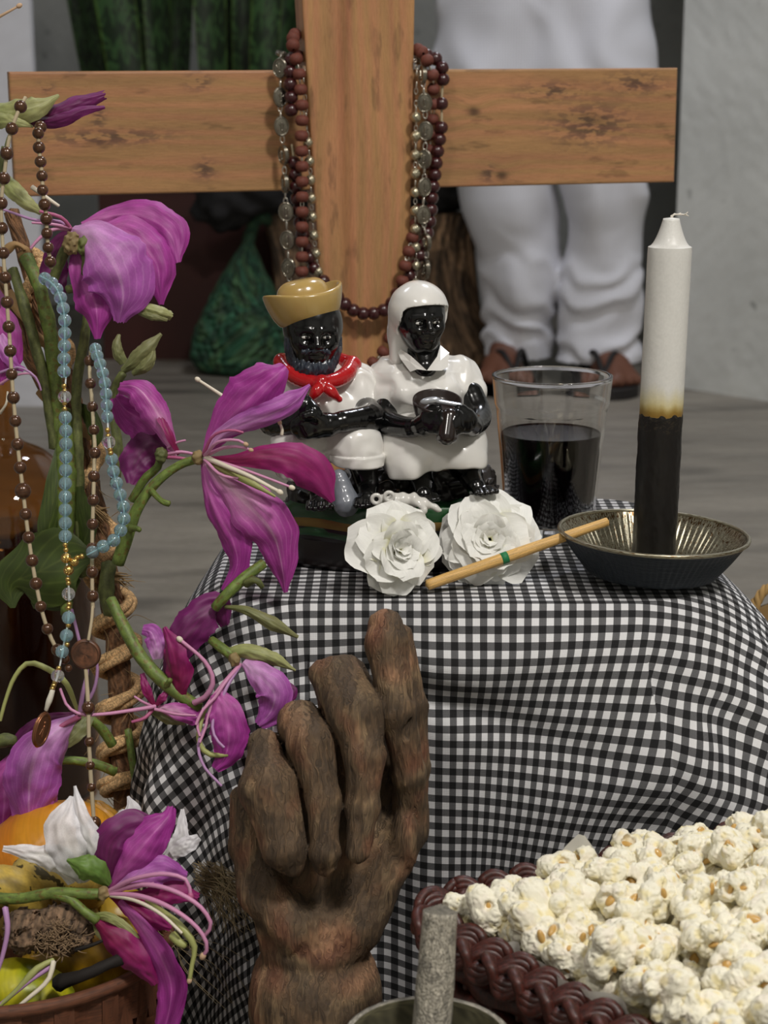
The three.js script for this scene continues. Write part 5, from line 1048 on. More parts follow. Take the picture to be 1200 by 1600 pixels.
// ---------------------------------------------------------------- mortar and pestle at the bottom edge
{
  const d = 0.66, c = at(668, 1622, d), rad = R(136, d), y0 = c.y;
  const m = std({ roughness: 0.9, map: tex(512, 512, (u, v) => { const n = ring(u, v, 40, 14, 3), f = ring(u, v, 110, 60, 8), l = 1 + 0.2 * n + 0.16 * f, dk = ring(u, v, 9, 7, 15) > 0.35 ? 0.82 : 1; return [160 * l * dk, 154 * l * dk, 140 * l * dk]; }), bumpMap: grey(256, 256, (u, v) => 0.5 + 0.4 * ring(u, v, 60, 40, 8)), bumpScale: 0.0008 });
  const inside = std({ roughness: 0.9, map: tex(256, 256, (u, v) => { const l = 1 + 0.3 * ring(u, v, 30, 20, 3); return [88 * l, 84 * l, 62 * l]; }) });
  const o = thing('mortar', 'grey worn wooden mortar with the pestle standing in it', 'mortar', V(c.x, 0, c.z));
  const t = R(15, d), out = [[0.0001, 0], [rad * 0.95, 0], [rad, 0.006], [rad * 0.96, 0.03], [rad * 0.72, 0.06], [rad * 0.7, 0.085], [rad * 0.86, 0.12], [rad * 0.97, 0.16], [rad, y0 - 0.004], [rad - t * 0.2, y0], [rad - t * 0.8, y0]];
  const g1 = lathe(out, 72); g1.translate(c.x, 0, c.z); part('bowl', g1, m, o);
  const g2 = lathe([[rad - t * 0.8, y0], [rad - t, y0 - 0.002], [rad - t * 1.1, y0 - 0.03], [rad * 0.6, y0 - 0.07], [0.0001, y0 - 0.085]], 72); g2.translate(c.x, 0, c.z); part('hollow', g2, inside, o);
  const ti = at(688, 1424, d + 0.012), foot = V(c.x - 0.004, y0 - 0.079, c.z + 0.008), rr = R(32, d), ax = ti.clone().sub(foot);
  const p = single('pestle', tube([foot, foot.clone().addScaledVector(ax, 0.25), foot.clone().addScaledVector(ax, 0.6), foot.clone().addScaledVector(ax, 0.96), ti], [rr * 0.95, rr * 1.02, rr * 1.0, rr * 0.96, rr * 0.86], { seg: 60, sides: 32, rough: 0.02, seed: 4 }), m, 'grey worn pestle standing upright in the mortar, its blunt end up', 'pestle', foot.clone());
}
{ // twisted rope handle of another basket at the right edge
  const pts = [[1177, 990], [1180, 945], [1192, 924], [1206, 916], [1226, 926], [1238, 985]].map(([x, y]) => at(x, y, 1.16)), c = curve(pts), strands = [];
  for (let s = 0; s < 3; s++) { const p = []; for (let i = 0; i <= 60; i++) { const q = c.getPointAt(i / 60), a = i * 0.42 + s * 2.094; p.push(q.add(V(Math.cos(a) * 0.0016, Math.sin(a) * 0.0016, Math.sin(a + 1) * 0.0016))); } strands.push(tube(p, 0.0021, { sides: 7 })); }
  const lowA = pts[0], lowB = pts[5];
  const o = thing('rope_basket', 'pale basket with a twisted tan rope handle just inside the right edge', 'basket', V((lowA.x + lowB.x) / 2 + 0.05, 0, lowA.z));
  part('handle', merge(strands), std({ color: 0xab8a55, roughness: 0.9 }), o);
  const cx = o.position.x, cz = o.position.z, h = Math.min(lowA.y, lowB.y) + 0.006, w = cx - lowA.x + 0.003;
  const g = lathe([[0.0001, 0], [w * 0.8, 0], [w * 0.86, 0.01], [w, h * 0.6], [w, h], [w - 0.004, h], [w * 0.8, 0.02], [0.0001, 0.012]], 48); g.translate(cx, 0, cz);
  part('body', g, std({ color: 0x9b7d4e, roughness: 0.9 }), o);
}

// ---------------------------------------------------------------- amber bottle on the floor, far left
{
  const b = onY(36, 1238, 0), d = depthOf(b), o = thing('amber_bottle', 'large amber glass bottle half full of dark liquid behind the flowers', 'bottle', V(b.x, 0, b.z)), k = R(1, d);
  const top = at(40, 512, d).y, rb = 122 * k, rn = 15 * k, sh = at(40, 660, d).y, body = at(40, 790, d).y;
  const prof = [[0.0001, 0.004], [rb * 0.8, 0.001], [rb * 0.96, 0.006], [rb, 0.02], [rb, body * 0.5], [rb, body - 0.02], [rb * 0.97, body], [rb * 0.82, mix(body, sh, 0.45)], [rb * 0.5, mix(body, sh, 0.82)], [rn * 1.5, sh], [rn, sh + 0.02], [rn * 0.95, mix(sh, top, 0.7)], [rn * 1.35, mix(sh, top, 0.74)], [rn * 1.35, top], [rn * 1.1, top + 0.001]];
  const cv = new THREE.SplineCurve(prof.map(([x, y]) => new THREE.Vector2(x, y))).getPoints(160).map((p) => [Math.max(0.0001, p.x), Math.max(0.0005, p.y)]);
  const amber = phys({ color: 0xdcb483, transmission: 1, thickness: 0, roughness: 0.03, ior: 1.5 });
  const g = lathe(cv, 80); g.translate(b.x, 0, b.z);
  part('glass', g, amber, o);
  const cap = lathe([[0.0001, top + 0.012], [rn * 1.2, top + 0.012], [rn * 1.45, top + 0.009], [rn * 1.45, top - 0.012], [rn * 1.3, top - 0.012]], 36); cap.translate(b.x, 0, b.z); part('cap', cap, std({ color: 0x3a1a10, roughness: 0.5 }), o);
  const fill = at(36, 842, d - rb).y, w = lathe([[0.0001, 0.006], [rb * 0.93, 0.008], [rb - 0.003, 0.022], [rb - 0.003, fill], [0.0001, fill]], 64); w.translate(b.x, 0, b.z);
  single('dark_liquid', w, phys({ color: 0x1a0a05, roughness: 0.1 }), 'dark brown liquid filling the lower part of the amber bottle', 'liquid', V(b.x, 0.006, b.z));
}

// ---------------------------------------------------------------- rope-wound staff
const jute = std({ roughness: 0.95, map: tex(64, 256, (u, v) => { const l = 1 + 0.25 * noise(u * 6, v * 60, 2) + 0.18 * noise(u * 30, v * 12, 7); return [196 * l, 160 * l, 114 * l]; }) });
const fibreM = std({ color: 0x9a7f58, roughness: 0.95 });
const STAFF = [];
{
  const D = 1.0, P = (x, y, z = 0) => at(x, y, D - z / 1000), foot = V(at(205, 1420, D).x, 0, at(205, 1420, D).z - 0.08);
  const pts = [P(18, 330), P(48, 430), P(88, 560), P(124, 690), P(155, 830), P(178, 970), P(191, 1120), P(198, 1290), foot];
  STAFF.push(...pts);
  const o = thing('wooden_staff', 'rough brown wooden staff wound with jute rope, leaning at the left', 'staff', foot.clone());
  const bark = std({ roughness: 0.85, map: tex(128, 512, (u, v) => { const l = 1 + 0.3 * ring(u, v, 16, 10, 3) + 0.15 * ring(u, v, 40, 60, 8); return [112 * l, 80 * l, 54 * l]; }), bumpMap: grey(128, 256, (u, v) => 0.5 + 0.4 * ring(u, v, 16, 10, 3)), bumpScale: 0.0015 });
  const c = curve(pts);
  part('stick', tube(c, [0.0042, 0.005, 0.0056, 0.0062, 0.0066, 0.007, 0.0074, 0.0078, 0.008], { seg: 120, sides: 14, rough: 0.12, seed: 5 }), bark, o);
  part('twig', tube([P(0, 420, 6), P(30, 520, 4), P(88, 640, 2), P(130, 760, 0), P(140, 900, -4)], [0.0035, 0.0045, 0.0045, 0.004, 0.003], { sides: 9, rough: 0.15, seed: 9 }), bark, o);
  part('twig', tube([P(70, 520, -6), P(110, 600, -4), P(128, 700, 6), P(140, 800, 4)], [0.003, 0.004, 0.004, 0.003], { sides: 9, rough: 0.15, seed: 12 }), bark, o);
  // the rope runs down in a loose helix, each run of it three twisted strands
  const rope = thing('jute_rope', 'frayed tan jute rope wound in a spiral around the wooden staff', 'rope', P(190, 1100)), N = 900, strands = [[], [], []];
  const L = c.getLength(), fr = c.computeFrenetFrames(200, false);
  const s0 = 0.045, s1 = 0.82; let ang = 0.6; // share of the length the rope covers
  for (let i = 0; i <= N; i++) {
    const f = i / N, s = mix(s0, s1, f), pitch = mix(0.052, 0.0205, step(0.28, 0.55, f)) * (1 + 0.25 * noise(f * 9, 1, 2));
    ang += (s1 - s0) * L / N / pitch * 2 * Math.PI;
    const k = Math.round(s * 200), p = c.getPointAt(s), n = fr.normals[k], b = fr.binormals[k], rs = mix(0.0042, 0.008, s), rr = mix(0.0036, 0.0052, step(0.2, 0.7, f)), R0 = rs + rr * 0.85 + 0.0012 * Math.max(0, noise(f * 30, 3, 1));
    const out = n.clone().multiplyScalar(Math.cos(ang)).addScaledVector(b, Math.sin(ang)), q = p.clone().addScaledVector(out, R0), up = c.getTangentAt(s);
    for (let t = 0; t < 3; t++) { const a = i * 0.21 * (0.0045 / rr) + t * 2.094; strands[t].push(q.clone().addScaledVector(out, Math.cos(a) * rr * 0.52).addScaledVector(up, Math.sin(a) * rr * 0.52)); }
  }
  strands.forEach((p, t) => part('strand', tube(p, Array.from({ length: 13 }, (_, i) => mix(0.0022, 0.003, clamp(i / 8))), { sides: 7, seg: N, rough: 0.12, seed: t * 5 }), jute, rope));
  // a few frayed ends and stray fibres
  const r = rng(15), frays = [];
  for (let i = 0; i < 90; i++) {
    const s = mix(0.25, 0.82, Math.pow(r(), 0.6)), p = c.getPointAt(s).add(V((r() - 0.5) * 0.026, (r() - 0.5) * 0.01, 0.008 * r())), d1 = V((r() - 0.3) * 0.03, (r() - 0.55) * 0.03, (r() - 0.3) * 0.02), d2 = d1.clone().add(V((r() - 0.5) * 0.02, -0.012 * r(), (r() - 0.5) * 0.01));
    frays.push(tube([p, p.clone().addScaledVector(d1, 0.6), p.clone().add(d2)], [0.00022, 0.00018, 0.0001], { sides: 4, seg: 8 }));
  }
  part('frayed_fibre', merge(frays), fibreM, rope).userData.kind = 'stuff';
  for (const [x, y, z, n] of [[160, 800, 10, 26], [195, 905, 10, 14], [245, 1225, 6, 18]]) { const tuft = []; for (let i = 0; i < n; i++) { const p = P(x - 26 + 8 * r(), y - 18 + 22 * r(), z), q = P(x + 16 * r(), y + (r() - 0.3) * 34, z + 4 * r()); tuft.push(tube([p, p.clone().lerp(q, 0.5).add(V(0, 0.002 * r(), 0.002)), q], [0.0006, 0.0005, 0.0002], { sides: 4, seg: 6 })); } part('frayed_tuft', merge(tuft), fibreM, rope).userData.kind = 'stuff'; }
  // raffia strips higher up
  const raffia = std({ color: 0x9c7c52, roughness: 0.8 });
  for (const [list, w] of [[[[12, 455, 12], [40, 500, 16], [70, 535, 17], [92, 530, 12]], 9], [[[60, 610, 10], [95, 640, 15], [125, 668, 12], [138, 690, 4]], 9], [[[5, 395, 12], [25, 382, 15], [42, 392, 14], [30, 402, 10]], 8]]) { const cc = curve(list.map(([x, y, z]) => P(x, y, z))); part('raffia_strip', sheet(4, 24, (u, v) => { const p = cc.getPointAt(v), t = cc.getTangentAt(v), sd = t.clone().cross(DIR.f).normalize(); return p.addScaledVector(sd, (u - 0.5) * 2 * R(w, D) * (0.75 + 0.25 * Math.sin(v * 9))).addScaledVector(DIR.f, -0.0016 * Math.cos((u - 0.5) * 3) + 0.0006 * Math.sin(u * 20)); }), raffia, rope); }
}

// ---------------------------------------------------------------- orchid tree flowers
const petalTex = (base, mid, vein, k = 0.5, seed = 1) => tex(128, 256, (u, v) => {
  const s = (u - 0.5) * 2, fan = s / (0.25 + 0.75 * Math.sin(Math.min(1, v * 0.8 + 0.12) * Math.PI)), w = 0.1 * noise(u * 3, v * 3, seed);
  const lines = Math.pow(Math.abs(Math.sin((fan * 4.2 + w + 0.6 * v * Math.sign(s)) * Math.PI)), 26) * 0.5 + Math.pow(clamp(1 - Math.abs(s) * 9), 2) * 0.8 + 0.14 * Math.max(0, noise(fan * 20, v * 3, seed + 4));
  const m = clamp(step(0.95, 0.1, v + 0.4 * Math.abs(s) + w) ), t = 1 + 0.07 * noise(u * 5, v * 7, seed + 8) + 0.04 * noise(u * 40, v * 40, seed);
  const l = clamp(lines * k);
  return [0, 1, 2].map((i) => mix(mix(base[i], mid[i], m), vein[i], l) * t);
});
const PM = {};
for (const [n, b, m, v, k, s] of [
  ['mauve', [172, 82, 172], [218, 166, 216], [226, 176, 222], 0.55, 1], ['magenta', [162, 48, 146], [190, 92, 168], [212, 132, 196], 0.5, 2], ['crimson', [146, 24, 104], [122, 8, 62], [176, 60, 130], 0.3, 3],
  ['blush', [164, 54, 146], [232, 176, 210], [238, 196, 222], 0.5, 4], ['deep', [112, 24, 96], [84, 10, 64], [140, 44, 120], 0.4, 5], ['white', [232, 230, 234], [226, 226, 222], [246, 246, 248], 0.4, 6], ['sepal', [162, 164, 108], [150, 158, 94], [186, 184, 140], 0.5, 7], ['olive', [128, 128, 84], [112, 118, 70], [160, 158, 118], 0.5, 8], ['leafy', [104, 136, 58], [88, 124, 46], [136, 160, 84], 0.4, 9],
]) PM[n] = phys({ map: petalTex(b, m, v, k, s), roughness: 0.55, transmission: 0.16, thickness: 0, sheen: 0.3, sheenRoughness: 0.5, sheenColor: new THREE.Color(0xffffff) });
const green = std({ roughness: 0.55, map: tex(64, 128, (u, v) => { const l = 1 + 0.16 * noise(u * 6, v * 8, 3) + 0.1 * noise(u * 20, v * 40, 5), br = noise(u * 5, v * 12, 9) > 0.5 ? 0.8 : 1; return [104 * l, 122 * l * br, 56 * l * br]; }) });
const dullGreen = std({ roughness: 0.65, map: tex(64, 128, (u, v) => { const l = 1 + 0.2 * noise(u * 6, v * 8, 4) + 0.1 * noise(u * 20, v * 40, 6); return [92 * l, 98 * l, 54 * l]; }) });
const FM = { pink: std({ color: 0xcf8fb4, roughness: 0.5 }), rose: std({ color: 0xb45d85, roughness: 0.5 }), pale: std({ color: 0xe2d8c4, roughness: 0.5 }), lime: std({ color: 0xa3a766, roughness: 0.5 }), lilac: std({ color: 0xb58ab8, roughness: 0.5 }), anther: std({ color: 0xc9a98a, roughness: 0.8 }) };
function flower(label, D, hub, { petals = [], stamens = [], stems = [], knobs = [] }, group) {
  const P = (q) => at(q[0], q[1], D - (q[2] ?? 0) / 1000), base = P(hub), o = thing('orchid_tree_flower', label, 'flower', base.clone(), group);
  petals.forEach((e, i) => {
    const c = curve(e.p.map(P)), cup = e.cup ?? 0.25, ruf = e.ruffle ?? 0.12, ph = i * 2.3 + hub[0], roll = e.roll ?? [0];
    const g = sheet(18, 36, (u, v) => {
      const p = c.getPointAt(v), t = c.getTangentAt(v), sd = t.clone().cross(DIR.f).normalize(), s = (u - 0.5) * 2, a = lerpList(roll, v) * Math.PI / 180;
      const nr = sd.clone().cross(t).normalize(); if (nr.dot(DIR.f) > 0) nr.negate();
      const side = sd.clone().multiplyScalar(Math.cos(a)).addScaledVector(nr, Math.sin(a)), up = nr.clone().multiplyScalar(Math.cos(a)).addScaledVector(sd, -Math.sin(a));
      let w = R(lerpList(e.w, v), D) * (1 + (0.07 * noise(s > 0 ? 3 : 9, v * 9, ph) + 0.035 * noise(s > 0 ? 4 : 8, v * 32, ph)) * step(0.2, 0.6, v));
      const edge = Math.abs(s) ** 2.5, tip = e.notch && v > 0.88 ? (v - 0.88) / 0.12 * Math.cos(s * Math.PI * e.notch) : 0;
      const rag = v > 0.8 ? (v - 0.8) * 5 * w * (0.2 * noise(s * 4.5, ph, 3) + 0.1 * noise(s * 11, ph, 7)) : 0, wave = ruf * w * edge * Math.sin(v * 17 + (s > 0 ? 0 : 1.7) + ph) + 0.08 * w * noise(s * 1.7 + ph, v * 5, ph) + 0.05 * w * Math.sin(s * 7 + ph + v * 3) * v;
      return p.addScaledVector(side, s * w * (1 - 0.1 * cup)).addScaledVector(up, -cup * w * s * s + wave).addScaledVector(t, tip * w * 0.3 + rag);
    });
    part(e.name ?? (e.m === 'sepal' || e.m === 'olive' || e.m === 'leafy' ? 'sepal' : 'petal'), g, PM[e.m], o, e.label);
  });
  stamens.forEach((e) => {
    const pts = e.p.map(P), w = R(e.w ?? 2.6, D), st = part(e.name ?? 'stamen', tube(pts, e.taper ? e.taper.map((x) => R(x, D)) : [w * 1.25, w, w * 0.8], { sides: 7 }), FM[e.m ?? 'pink'], o);
    if (e.tip) { const q = pts[pts.length - 1], t = q.clone().sub(pts[pts.length - 2]).normalize(), g = new THREE.SphereGeometry(R(e.tip, D), 10, 8); g.scale(1, 1.35, 1); g.applyQuaternion(aim(t)); g.translate(q.x, q.y, q.z); part('anther', g, FM[e.tipM ?? 'anther'], st); }
  });
  stems.forEach((e) => part('stem', tube(e.p.map(P), e.w.map((x) => R(x, D)), { sides: 10, rough: 0.05, seed: hub[0] }), e.m === 'dull' ? dullGreen : green, o));
  knobs.forEach(([x, y, z, rx, m]) => { const p = P([x, y, z]), f = egg(p, R(rx, D), R(rx * 1.25, D), R(rx, D)), [lo, hi] = boxOf(R(rx * 1.8, D), p); part('calyx', mesh((a, b, c) => f(a, b, c) + R(rx * 0.2, D) * noise(a * 260, b * 260, c * 260), lo, hi, R(rx, D) / 6), m === 'tan' ? std({ color: 0x8d7a52, roughness: 0.7 }) : dullGreen, o); });
  return o;
}
flower('large open magenta orchid tree flower spreading in front of the seated man', 0.885, [316, 716], {
  petals: [
    { m: 'magenta', p: [[318, 714, 0], [344, 672, 4], [380, 632, 10], [412, 602, 12], [434, 584, 10], [446, 572, 4]], w: [5, 18, 34, 42, 34, 10], cup: 0.3, roll: [0, 10, 15, 10], ruffle: 0.08 },
    { m: 'mauve', p: [[320, 710, 2], [342, 682, 6], [380, 664, 12], [420, 650, 16], [458, 630, 14], [485, 602, 8]], w: [4, 11, 18, 22, 20, 3], cup: 0.4, roll: [20, 30, 36] },
    { m: 'blush', p: [[322, 712, -6], [345, 680, -8], [380, 660, -10], [404, 652, -10]], w: [4, 14, 16, 6] },
    { m: 'crimson', p: [[324, 716, 2], [364, 718, 8], [410, 713, 12], [455, 716, 14], [492, 740, 10], [520, 784, 4]], w: [3, 10, 20, 30, 32, 5], cup: 0.3, roll: [-10, -14, -8, 6], ruffle: 0.08 },
    { m: 'blush', p: [[322, 722, 2], [350, 752, 10], [388, 790, 14], [424, 830, 12], [440, 880, 6], [446, 926, 0]], w: [5, 18, 40, 42, 26, 4], cup: 0.3, roll: [0, 8, 12] },
    { m: 'magenta', p: [[316, 722, 0], [324, 764, 6], [345, 810, 8], [366, 850, 6], [370, 886, 2], [348, 922, -2]], w: [4, 12, 26, 27, 18, 5], cup: 0.4, roll: [20, 24, 15] },
  ],
  stamens: [
    { p: [[322, 715, 6], [352, 728, 16], [390, 744, 24], [437, 769, 26]], m: 'pale', w: 3.6, tip: 4.5, tipM: 'pale', name: 'pistil' },
    { p: [[322, 718, 4], [350, 735, 12], [395, 756, 18], [430, 776, 18]], m: 'lime', w: 5, taper: [3, 5, 6, 2] },
    { p: [[320, 712, 6], [342, 690, 18], [372, 688, 22], [384, 694, 22]], m: 'pink', tip: 3.4 }, { p: [[322, 712, 4], [348, 700, 14], [374, 698, 20], [392, 703, 20]], m: 'pink', tip: 3.2 },
    { p: [[320, 718, 6], [345, 742, 16], [372, 748, 18]], m: 'pink' }, { p: [[322, 716, 6], [370, 730, 18], [420, 748, 22], [456, 762, 22]], m: 'pink', w: 2.4, tip: 4, tipM: 'pale' },
    { p: [[318, 710, 4], [334, 680, 12], [362, 672, 16], [380, 676, 16]], m: 'rose', w: 2.4 }, { p: [[318, 720, 0], [322, 770, 2], [328, 776, 2]], m: 'pink', w: 2 },
    { p: [[362, 628, -6], [338, 612, -8], [309, 593, -8]], m: 'pale', w: 2.8, tip: 4, tipM: 'pale', name: 'pistil' }, { p: [[440, 680, 4], [441, 672, 4], [437, 660, 4]], m: 'pale', w: 2.4, tip: 3.4 },
  ],
  stems: [{ p: [[312, 716, 0], [282, 726, -2], [242, 756, -4], [214, 796, -6], [196, 846, -10], [184, 880, -14]], w: [7, 7, 8.5, 9.5, 11, 11] }, { p: [[236, 766, -2], [254, 784, 4], [264, 787, 6]], w: [5, 4.5, 5] }, { p: [[204, 826, -4], [214, 826, 2], [218, 828, 4]], w: [6, 5, 4] }],
  knobs: [[309, 715, 2, 9, 'tan']],
}, 'orchid tree flowers on the left');
flower('half-open mauve flower hanging beside the blue beads, left of the largest flower', 0.9, [258, 706], {
  petals: [
    { m: 'blush', p: [[276, 712, 0], [262, 680, 4], [240, 636, 8], [214, 606, 8], [186, 602, 2]], w: [5, 14, 25, 24, 12], cup: 0.5, roll: [10, 15, 25] },
    { m: 'deep', p: [[260, 704, -6], [238, 700, -8], [216, 720, -6], [204, 756, -4]], w: [8, 34, 30, 8], cup: 0.3 },
    { m: 'magenta', p: [[268, 704, -8], [226, 660, -10], [196, 640, -8], [180, 620, -6]], w: [6, 34, 32, 10] },
    { m: 'crimson', p: [[280, 710, 4], [266, 680, 8], [252, 650, 6], [240, 616, 2]], w: [4, 8, 9, 3], roll: [40, 50] },
  ],
  stamens: [{ p: [[258, 710, 2], [284, 706, 6], [312, 712, 2]], m: 'pink' }, { p: [[258, 714, 2], [284, 716, 6], [308, 720, 2]], m: 'rose' }, { p: [[262, 700, 2], [280, 690, 6], [290, 688, 6]], m: 'pink', w: 2 }],
  stems: [{ p: [[252, 708, 0], [246, 730, -2], [228, 746, -4], [206, 782, -8]], w: [6, 7, 7, 7] }], knobs: [[252, 712, 4, 10]],
}, 'orchid tree flowers on the left');
flower('broad drooping mauve flower at the upper left below the crossbar', 0.925, [112, 362], {
  petals: [
    { m: 'deep', p: [[112, 360, -8], [92, 384, -10], [84, 424, -12], [96, 460, -12]], w: [8, 18, 24, 10] },
    { m: 'magenta', p: [[128, 352, -14], [180, 336, -16], [230, 340, -14], [266, 366, -12], [278, 410, -10]], w: [6, 18, 32, 34, 5], cup: 0.4 },
    { m: 'magenta', p: [[150, 358, -6], [206, 370, -4], [244, 410, -4], [250, 450, -6], [252, 476, -8]], w: [8, 36, 36, 28, 4], cup: 0.4, roll: [0, -15] },
    { m: 'mauve', p: [[112, 358, 4], [146, 372, 14], [176, 408, 20], [192, 456, 16], [186, 504, 8]], w: [8, 36, 58, 52, 10], cup: 0.35, roll: [0, -6], ruffle: 0.09 },
    { m: 'magenta', p: [[116, 372, 0], [132, 430, 6], [150, 480, 8], [152, 530, 4]], w: [8, 24, 34, 5], cup: 0.3 },
  ],
  stamens: [{ p: [[110, 358, 0], [92, 346, 6], [56, 344, 8], [24, 334, 8], [2, 326, 8]], m: 'lilac', w: 2.4 }, { p: [[108, 358, 2], [84, 358, 8], [62, 372, 10], [48, 388, 10]], m: 'pink', w: 3 }, { p: [[112, 360, 2], [96, 340, 10], [62, 330, 12]], m: 'rose', w: 3 }, { p: [[110, 356, 4], [80, 350, 10], [50, 348, 10]], m: 'pink', w: 2.4 }, { p: [[50, 292, 0], [72, 308, 2], [92, 322, 2]], m: 'pale', w: 3.2 }],
  stems: [{ p: [[118, 378, 4], [104, 388, 4], [92, 414, 0], [82, 440, -4]], w: [9, 9, 8, 8], m: 'dull' }, { p: [[130, 378, 4], [134, 410, 6], [126, 446, 2], [106, 452, -2]], w: [8, 6, 6, 7], m: 'dull' }],
  knobs: [[112, 380, 8, 14, 'tan'], [132, 384, 8, 12]],
}, 'orchid tree flowers on the left');
flower('dark purple flower with crimson throat in front of the cloth corner', 0.88, [240, 1104], {
  petals: [
    { m: 'deep', p: [[262, 1064, 2], [276, 1020, 6], [304, 976, 8], [338, 950, 4], [352, 978, 0]], w: [8, 22, 32, 30, 8], cup: 0.35 },
    { m: 'crimson', p: [[276, 1086, 6], [276, 1050, 10], [268, 1012, 12], [256, 980, 8]], w: [14, 24, 20, 4], cup: 0.4, roll: [-20] },
    { m: 'mauve', p: [[246, 1030, -4], [244, 1008, -4], [236, 988, -4], [222, 984, -6]], w: [8, 16, 16, 8] },
    { m: 'crimson', p: [[240, 1102, 2], [228, 1076, 4], [222, 1052, 2]], w: [4, 8, 4] }, { m: 'crimson', p: [[244, 1102, 4], [254, 1090, 6], [262, 1078, 4]], w: [3, 7, 3] },
    { m: 'blush', p: [[246, 1106, 2], [278, 1112, 6], [308, 1120, 4], [330, 1126, 0]], w: [4, 14, 16, 6] }, { m: 'olive', p: [[236, 1112, -2], [260, 1122, 0], [290, 1130, 0]], w: [4, 10, 4] },
  ],
  stamens: [{ p: [[243, 1104, 4], [206, 1110, 10], [160, 1116, 14], [126, 1116, 16], [106, 1104, 16], [94, 1076, 16]], m: 'pink', w: 2.8 }, { p: [[240, 1106, 2], [226, 1122, 6], [206, 1128, 6]], m: 'rose', w: 3 }, { p: [[238, 1104, 2], [222, 1096, 6], [210, 1088, 6]], m: 'pink', w: 2.2 }, { p: [[242, 1108, 6], [276, 1116, 10], [306, 1118, 8]], m: 'pink', w: 2.2 }, { p: [[303, 1098, 6], [322, 1088, 10], [333, 1064, 12], [322, 1036, 12], [281, 999, 12]], m: 'pink', taper: [5, 4.6, 3.6, 3, 3], tip: 4.5, tipM: 'pale', name: 'pistil' }],
  stems: [{ p: [[172, 936, -6], [196, 984, -2], [226, 1034, 2], [268, 1076, 4], [312, 1106, 2]], w: [9, 10, 10.5, 11, 9] }, { p: [[260, 1072, 6], [266, 1062, 10]], w: [5, 4] }],
}, 'orchid tree flowers on the left');
flower('drooping lilac flower with a spray of pink stamens beside the wooden hand', 0.872, [376, 1036], {
  petals: [
    { m: 'sepal', p: [[352, 1024, 4], [380, 1018, 8], [422, 1028, 8], [462, 1048, 2]], w: [10, 13, 12, 2], cup: 0.7 }, { m: 'olive', p: [[350, 948, 0], [384, 954, 6], [424, 974, 8], [466, 996, 2]], w: [3, 8, 12, 3], cup: 0.7, name: 'bud' },
    { m: 'mauve', p: [[380, 1034, 6], [404, 1054, 12], [428, 1082, 14], [424, 1110, 10], [404, 1134, 6]], w: [8, 22, 30, 26, 10], cup: 0.35 }, { m: 'deep', p: [[440, 1062, -2], [456, 1084, 0], [446, 1100, 0]], w: [4, 10, 4] },
    { m: 'magenta', p: [[338, 1082, 14], [352, 1112, 18], [358, 1150, 18], [350, 1186, 14], [336, 1202, 12]], w: [12, 26, 32, 24, 8], cup: 0.2 },
  ],
  stamens: [
    ...[[[352, 1064], [326, 1098], [308, 1128], [312, 1150]], [[354, 1068], [332, 1116], [310, 1162], [318, 1196], [346, 1228]], [[350, 1072], [330, 1104], [320, 1140], [312, 1160]], [[356, 1070], [344, 1100], [332, 1128], [336, 1152], [350, 1168]], [[352, 1066], [336, 1090], [318, 1108], [306, 1132]]].map((q, i) => ({ p: [[376, 1038, 4], ...q.map(([x, y], k) => [x, y, 10 + k * 2 + i])], m: i % 2 ? 'lilac' : 'pink', w: 2.8 })),
    { p: [[322, 1106, 8], [312, 1136, 12], [312, 1162, 14], [326, 1178, 14], [376, 1178, 14]], m: 'lime', taper: [3, 4, 4.5, 4, 3.2], name: 'pistil' },
  ],
  stems: [{ p: [[412, 880, -4], [378, 906, 0], [346, 938, 2], [336, 950, 0]], w: [8, 9, 9, 8] }, { p: [[330, 1000, -2], [346, 1012, 2], [362, 1024, 4]], w: [7, 8, 8] }, { p: [[384, 912, 4], [400, 906, 8], [410, 918, 6]], w: [7, 6, 4], m: 'dull' }],
  knobs: [[366, 1030, 6, 9, 'tan']],
}, 'orchid tree flowers on the left');
